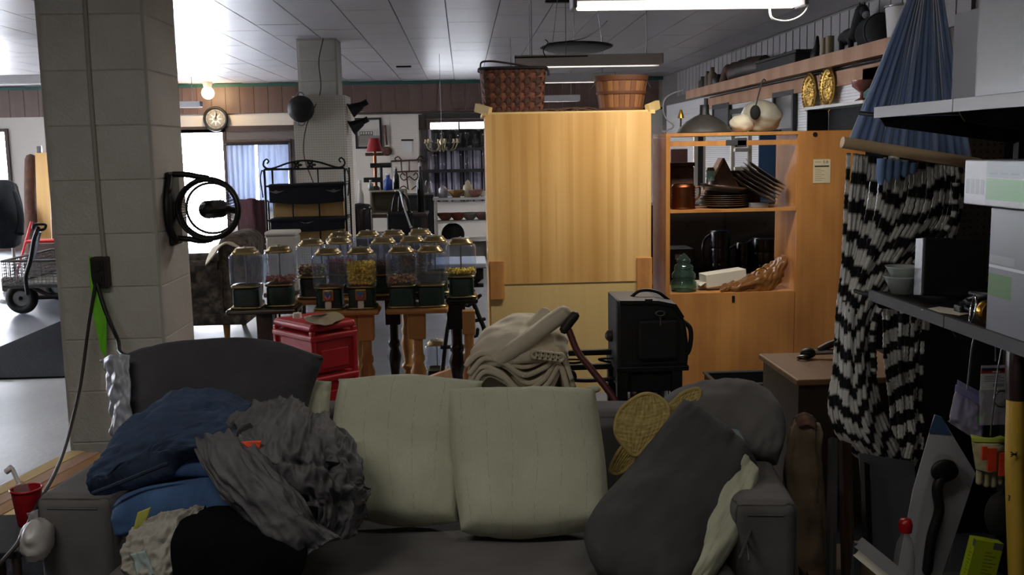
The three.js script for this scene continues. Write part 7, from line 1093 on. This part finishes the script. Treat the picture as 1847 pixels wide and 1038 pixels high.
  // brass knob and cord
  const k = thing('door_hardware', 'round brass doorknob with a wire ring on the lower shelf', 'doorknob'), kc = [1.31, y + 0.032, -2.42]; part(k, 'ball', ball(0.03, ...kc, 22), M.brass); part(k, 'ring', torus(0.034, 0.003, 26, 6).rotateY(1.2).rotateX(0.4).translate(1.292, y + 0.03, -2.46), M.chrome); part(k, 'rose', rot(cyl(0.03, 0.034, 0.008, 20), Math.PI / 2).translate(kc[0], kc[1], kc[2] + 0.03), M.brass);
  seed(8); const w = thing('cable_tangle', 'tangled black cable behind the brass knob', 'cable'), pts = []; for (let q = 0; q < 26; q++) pts.push([1.4 + 0.06 * Math.cos(q * 1.9) + rr(-0.02, 0.02), y + 0.012 + 0.05 * rnd(), -2.56 + 0.07 * Math.sin(q * 1.9)]); part(w, 'cable', tube(pts, 0.006, 160), M.black); part(w, 'plug', rb(1.32, 1.35, y, y + 0.02, -2.62, -2.58, 0.005), M.black);
  solo('dust_card', rot(rb(-0.04, 0.04, 0, 0.002, -0.06, 0.06, 0.0008), 0, 0.5).translate(1.31, y, -2.62), M.paper, 'scrap of pale card lying on the lower shelf edge', 'card');
}
{ // upper shelf
  const y = 1.609;
  const t = thing('grey_carton', 'plain grey cardboard carton on the upper shelf', 'carton'); part(t, 'carton', rb(1.29, 1.6, y, y + 0.22, -2.62, -2.46, 0.003, 1), std(0x85858a, 0.8)); part(t, 'flap', rot(rb(-0.08, 0.08, 0, 0.004, -0.06, 0.06, 0.001), 0, 0, 0.1).translate(1.4, y + 0.225, -2.54), std(0x85858a, 0.8));
  solo('crumpled_paper', (() => { const g = new THREE.IcosahedronGeometry(0.05, 4), a = g.attributes.position; for (let i = 0; i < a.count; i++) { const x = a.getX(i), yy = a.getY(i), z = a.getZ(i), f = 1 + 0.4 * wob2(x * 60, yy * 60 + z * 50, 5); a.setXYZ(i, x * f, Math.max(yy * f * 0.6, -0.022), z * f); } g.computeVertexNormals(); return g.translate(1.36, y + 0.268, -2.5); })(), M.paper, 'crumpled pale paper on top of the grey carton', 'paper');
  const p = thing('clear_tote', 'big clear plastic tote with yellow things inside on the upper shelf', 'tote'), x0 = 1.262, x1 = 1.62, z0 = -2.44, z1 = -1.75, h = 0.34;
  for (const g of [bx(x0, x0 + 0.003, y, y + h, z0, z1), bx(x1 - 0.003, x1, y, y + h, z0, z1), bx(x0 + 0.003, x1 - 0.003, y, y + h, z0, z0 + 0.003), bx(x0 + 0.003, x1 - 0.003, y, y + h, z1 - 0.003, z1)]) part(p, 'wall', g, M.tote = M.tote || phys(0xd6d8d8, 0.22, { transmission: 0.8, thickness: 0 })); part(p, 'bottom', bx(x0 + 0.003, x1 - 0.003, y, y + 0.004, z0 + 0.003, z1 - 0.003), M.tote); part(p, 'rim', [rb(x0 - 0.012, x1 + 0.012, y + h, y + h + 0.02, z0 - 0.012, z0 + 0.01, 0.004), rb(x0 - 0.012, x1 + 0.012, y + h, y + h + 0.02, z1 - 0.01, z1 + 0.012, 0.004), rb(x0 - 0.012, x0 + 0.01, y + h, y + h + 0.02, z0 + 0.01, z1 - 0.01, 0.004), rb(x1 - 0.01, x1 + 0.012, y + h, y + h + 0.02, z0 + 0.01, z1 - 0.01, 0.004)], M.offwhite);
  seed(66); [['tan sponge lying in the clear tote', 0xa08d5a, -2.3], ['yellowish wrapped bundle in the clear tote', 0xb59a48, -2.14], ['green packet in the clear tote', 0x5a7a50, -1.98]].forEach(([l, c, z], k) => solo('tote_bundle', (() => { const g = new THREE.SphereGeometry(0.075, 24, 16), a = g.attributes.position; for (let i = 0; i < a.count; i++) { const f = 1 + 0.2 * wob2(a.getX(i) * 30, a.getY(i) * 30 + a.getZ(i) * 20, k); a.setXYZ(i, a.getX(i) * f * 1.3, a.getY(i) * f * (1 + 0.3 * k), a.getZ(i) * f); } g.computeVertexNormals(); g.computeBoundingBox(); return g.translate(1.42, y + 0.006 - g.boundingBox.min.y, z); })(), std(c, 0.7), l, 'bundle', 'bundles in the clear tote'));
}
// ---------------------------------------------------------------- hanging goods under the lower shelf
{
  const lab = canvasTex(256, 320, (g) => { g.fillStyle = '#c9cbcc'; g.fillRect(0, 0, 256, 320); g.fillStyle = '#a8202a'; g.fillRect(0, 40, 256, 66); g.fillStyle = '#e6dada'; g.fillRect(100, 56, 66, 36); g.fillStyle = '#5a5c60'; for (let k = 0; k < 4; k++) g.fillRect(30, 140 + k * 22, 150 + (k * 31) % 60, 7); for (let k = 0; k < 26; k++) g.fillRect(110 + k * 4, 240, k % 3 ? 2 : 3, 44); });
  const t = thing('blister_pack', 'hardware pack with a red and white label hanging under the shelf', 'packet'), a = [1.299, 0.935, -2.42], b = [1.373, 0.872, -2.42];
  part(t, 'card', keep(new THREE.BoxGeometry(b[0] - a[0], a[1] - b[1], 0.002).translate((a[0] + b[0]) / 2, (a[1] + b[1]) / 2, -2.42)), new THREE.MeshStandardMaterial({ map: lab, roughness: 0.4 })); part(t, 'pouch', cloth([[[a[0] - 0.003, b[1], -2.418], [b[0] + 0.003, b[1], -2.418]], [[a[0] - 0.003, b[1] - 0.09, -2.41], [b[0] + 0.003, b[1] - 0.09, -2.41]]], 16, 16, 0.003, folds(0.003, 4, 4, 4)), M.film); part(t, 'ring', torus(0.021, 0.0022, 26, 6).translate((a[0] + b[0]) / 2 + 0.01, b[1] - 0.02, -2.4), M.chrome, 'shiny metal ring'); part(t, 'hook', tube([[(a[0] + b[0]) / 2, a[1] + 0.012, -2.42], [(a[0] + b[0]) / 2, a[1] + 0.1, -2.42], [(a[0] + b[0]) / 2 + 0.02, 1.02, -2.42]], 0.0025), M.steel);
  for (const [dx, dz, l, k] of [[0, 0, 'front', 1], [0.03, -0.05, 'rear', 2]]) { const p = thing('zip_bag', `clear zip bag with purple header hanging below the shelf, ${l} of two`, 'bag', 'zip bags below the shelf'), rows = [[[1.276, 0.868, -2.5], [1.35, 0.827, -2.5]], [[1.274, 0.85, -2.5], [1.347, 0.807, -2.5]], [[1.26, 0.79, -2.49], [1.345, 0.752, -2.49]], [[1.255, 0.77, -2.49], [1.344, 0.709, -2.49]]].map((r) => r.map((q) => [q[0] + dx, q[1], q[2] + dz])); part(p, 'header', cloth(rows.slice(0, 2), 10, 4, 0.003), std(0x8c89b4, 0.4)); part(p, 'film', cloth(rows.slice(1), 20, 20, 0.004, folds(0.006, 5, 4, 20 + k)), phys(0xdcd8ea, 0.15, { transmission: 0.7, thickness: 0 })); part(p, 'green_label', bx(rows[2][1][0] - 0.02, rows[2][1][0] - 0.004, rows[2][1][1] + 0.02, rows[2][1][1] + 0.034, rows[2][1][2] + 0.012, rows[2][1][2] + 0.014), std(0x3f9a2c, 0.5)); part(p, 'hanger', tube([[rows[0][0][0] + 0.03, rows[0][0][1] - 0.015, rows[0][0][2]], [rows[0][0][0] + 0.04, 0.98, rows[0][0][2]], [rows[0][0][0] + 0.05, 1.02, rows[0][0][2]]], 0.002), M.steel); }
  // work gloves
  const g = thing('work_gloves', 'work gloves with orange backs hanging at the right', 'gloves'), P = (x, y) => { const s = 2.36 / 1800; return [1.2 + (x - 1752) * s, 0.8 - (y - 795) * s, -2.36]; }, o = [1.251, 0.759, -2.36], Q = (x, y, dz = 0) => { const s = 2.36 / 1800; return [o[0] + (x - 1752) * s, o[1] - (y - 795) * s, -2.36 + dz]; };
  part(g, 'palm', cloth([[Q(1752, 795), Q(1784, 797, 0.02), Q(1814, 800)], [Q(1758, 822), Q(1786, 824, 0.025), Q(1815, 826)], [Q(1764, 850), Q(1788, 852, 0.02), Q(1814, 850)]], 20, 16, 0.022, folds(0.004, 4, 4, 5)), std(0xa39d78, 0.85));
  [[1766, 848, 1772, 878], [1780, 852, 1786, 884], [1794, 852, 1800, 887], [1808, 848, 1811, 880]].forEach(([a1, b1, c1, d1]) => part(g, 'finger', new THREE.CapsuleGeometry(0.0085, 0.036, 6, 12).translate(...Q((a1 + c1) / 2, (b1 + d1) / 2, 0.004)), std(0xa39d78, 0.85)));
  for (const [a1, b1, c1, d1] of [[1756, 798, 1766, 824], [1768, 802, 1784, 846], [1790, 812, 1808, 856]]) part(g, 'orange_patch', bx(Q(a1, 0)[0], Q(c1, 0)[0], Q(0, d1)[1], Q(0, b1)[1], -2.322, -2.316), std(0xd8401c, 0.6), 'fluorescent orange patch'); part(g, 'cuff', cloth([[Q(1750, 786), Q(1784, 788, 0.015), Q(1816, 790)], [Q(1752, 796), Q(1784, 798, 0.02), Q(1815, 800)]], 16, 4, 0.024), std(0x9aa83a, 0.8)); part(g, 'hanger', tube([Q(1790, 788, -0.005), [Q(1790, 0)[0] + 0.01, 0.95, -2.36], [Q(1790, 0)[0] + 0.02, 1.02, -2.36]], 0.002), M.steel);
  // yellow bat with dark grip
  const b2 = thing('yellow_baton', 'yellow stick with dark brown grip and little black marks', 'stick'), r0 = [1.267, 0.905, -2.2], r1 = [1.261, 0.905, -2.2], f0 = [1.26, 0.602, -2.15]; part(b2, 'shaft', tube([r0, [1.26, 0.765, -2.18], [f0[0], f0[1] - 0.05, f0[2]], [f0[0] + 0.03, 0.02, -2.12]], 0.021, 40, 16), std(0xb08f2c, 0.45)); part(b2, 'grip', tube([[r0[0], r0[1], r0[2]], [1.268, 0.982, -2.21], [1.274, 1.029, -2.22]], 0.022, 24, 16), std(0x24120c, 0.3)); for (const [x, y] of [[1827, 820], [1829, 905]]) { const q = [1.244, 0.786, -2.158]; const dy = (820 - y) * 0.00122; part(b2, 'mark', [0, 1, 2].map((k) => rod([q[0] - 0.007, q[1] + dy + (k - 1) * 0.006, q[2]], [q[0] + 0.008, q[1] + dy - (k - 1) * 0.005, q[2] + 0.001], 0.0014, 0.0014, 5)), M.black); }
}
{ // large clamshell pack leaning at the bottom
  const t = thing('clamshell_pack', 'big clear clamshell pack with a dark tool leaning at lower right', 'package'), O = [[1.271, 0.76, -2.58], [1.29, 0.753, -2.58], [1.393, 0.59, -2.58], [1.312, 0.305, -2.58], [1.27, 0.02, -2.58], [1.14, 0.02, -2.58], [1.218, 0.545, -2.58]], ctr = [1.293, 0.527, -2.58], In = (f) => O.map((p) => [ctr[0] + (p[0] - ctr[0]) * f, ctr[1] + (p[1] - ctr[1]) * f]);
  part(t, 'backing_card', extr(O.map((p) => [p[0], p[1]]), 0.004).translate(0, 0, -2.6), std(0xb4b5b8, 0.6)); part(t, 'shell', extr(In(0.5), 0.05, 0.018).translate(0, 0, -2.572), phys(0xffffff, 0.06, { transmission: 1, thickness: 0, ior: 1.25 }));
  part(t, 'tool', tube([[1.302, 0.61, -2.585], [1.277, 0.559, -2.58], [1.285, 0.495, -2.58], [1.267, 0.416, -2.58], [1.258, 0.32, -2.58]], 0.014, 40, 14), M.black); part(t, 'tool_head', new THREE.SphereGeometry(0.036, 20, 14).scale(1.1, 0.9, 0.35).translate(...[1.296, 0.606, -2.58]), M.black); part(t, 'corner_print', extr([[O[0][0], O[0][1]], [O[1][0], O[1][1]], [O[1][0] + 0.028, O[1][1] - 0.05], [O[0][0] - 0.016, O[0][1] - 0.05]], 0.002).translate(0, 0, -2.596), std(0x36506f, 0.5));
  const p = thing('grey_sheet', 'plain grey sheet of metal leaning below the hammock', 'sheet'); part(p, 'sheet', plank([1.27, 0.01, -2.72], [1.35, 0.484, -3.08], 0.19, 0.006, [0.1, 0.3, 1]), std(0x5c5e62, 0.45, { metalness: 0.3 })); part(p, 'edge', plank([1.175, 0.01, -2.72], [1.273, 0.487, -3.08], 0.012, 0.012, [0.1, 0.3, 1]), M.black);
  const b = thing('spray_bottle', 'clear bottle with a red cap before the grey sheet', 'bottle'), c = [1.132, 0.489, -2.45]; part(b, 'body', lathe([[0.001, 0], [0.024, 0], [0.026, 0.26], [0.02, 0.3], [0.011, 0.32], [0.011, 0.33]], 22).translate(c[0], c[1] - 0.33, c[2]), M.plastic); part(b, 'cap', lathe([[0.016, 0], [0.018, 0.02], [0.014, 0.034], [0.001, 0.036]], 18).translate(c[0], c[1], c[2]), std(0xa01018, 0.3)); part(b, 'plinth', rb(c[0] - 0.04, c[0] + 0.04, 0, c[1] - 0.33, c[2] - 0.04, c[2] + 0.04, 0.006), M.dark);
}
{ // picture frames and mouldings stacked against the sofa side
  const fr = (label, a, b, w, th, mat) => { const t = thing('leaning_moulding', label, 'moulding', 'mouldings leaning right of the sofa'); part(t, 'bar', plank(a, b, w, th, [0.2, 0.2, 1]), mat); part(t, 'bead', plank([a[0] + w * 0.3, a[1], a[2] + th * 0.6], [b[0] + w * 0.3, b[1], b[2] + th * 0.6], w * 0.25, th * 0.4, [0.2, 0.2, 1]), mat); };
  fr('dark grey moulding leaning nearest the sofa arm', [0.94, 0.02, -2.45], [1.123, 0.593, -2.95], 0.022, 0.02, M.dgrey);
  fr('dark brown moulding leaning beside the grey one', [0.99, 0.02, -2.42], [1.173, 0.568, -2.98], 0.034, 0.02, M.dark);
  fr('black moulding with silver edge beside the grey sheet', [1.08, 0.02, -2.5], [1.243, 0.494, -2.99], 0.02, 0.02, M.blackGloss);
  const t = thing('picture_frame', 'cream edged frame leaning in the lower right corner', 'frame'), A = [0.946, 0.529, -2.3], B = [1.026, 0.466, -2.22]; part(t, 'rail', plank(A, B, 0.03, 0.014, [0, 0, 1]), M.grey); part(t, 'lining', plank([A[0] - 0.004, A[1] - 0.025, A[2]], [B[0] - 0.004, B[1] - 0.025, B[2]], 0.024, 0.012, [0, 0, 1]), M.paper); part(t, 'rail', plank(A, [A[0] - 0.02, 0.02, A[2] - 0.02], 0.02, 0.014, [0, 0, 1]), M.dgrey); part(t, 'panel', extr([[A[0], A[1] - 0.03], [B[0], B[1] - 0.03], [B[0], 0.02], [A[0] - 0.01, 0.02]], 0.006).translate(0, 0, A[2] - 0.01), std(0x8d7a5c, 0.8));
  const c = thing('cardboard_box', 'brown cardboard box on the floor between the mouldings', 'box'); part(c, 'carton', rb(0.98, 1.2, 0, 0.24, -2.98, -2.78, 0.006), std(0x5a4430, 0.9)); part(c, 'flap', rot(rb(-0.1, 0.1, 0, 0.004, 0, 0.09, 0.001), 0.5).translate(1.09, 0.24, -2.78), std(0x66503a, 0.9));
  const n = thing('neon_packet', 'fluorescent yellow-green printed packet at the lower right', 'packet'), q0 = [1.179, 0.563, -2.25], q1 = [1.249, 0.473, -2.2]; part(n, 'packet', keep(new THREE.BoxGeometry(q1[0] - q0[0], 0.11, 0.03).rotateZ(-0.2).translate((q0[0] + q1[0]) / 2, q0[1] - 0.06, -2.22)), sideTex(256, 256, (g) => { g.fillStyle = '#8fa018'; g.fillRect(0, 0, 256, 256); g.fillStyle = '#5b6a20'; for (let k = 0; k < 8; k++) g.fillRect(110, 60 + k * 20, 60 + (k * 43) % 70, 6); g.fillStyle = '#4a4f58'; g.fillRect(170, 0, 86, 40); })); part(n, 'stand', rb((q0[0] + q1[0]) / 2 - 0.06, (q0[0] + q1[0]) / 2 + 0.06, 0, q0[1] - 0.13, -2.28, -2.2, 0.006), M.dark);
  const d = thing('dark_mask', 'black rubbery shape hanging behind the yellow stick', 'mask'), e = [1.33, 0.565, -2.35]; part(d, 'body', new THREE.SphereGeometry(0.05, 24, 18).scale(0.8, 1.2, 0.6).translate(...e), M.blackMatte); part(d, 'strap', tube([[e[0], e[1] + 0.05, e[2]], [e[0] + 0.02, e[1] + 0.2, e[2]], [e[0] + 0.03, 1.02, e[2]]], 0.004), M.black);
}

settle();
renderer.render(scene, camera);
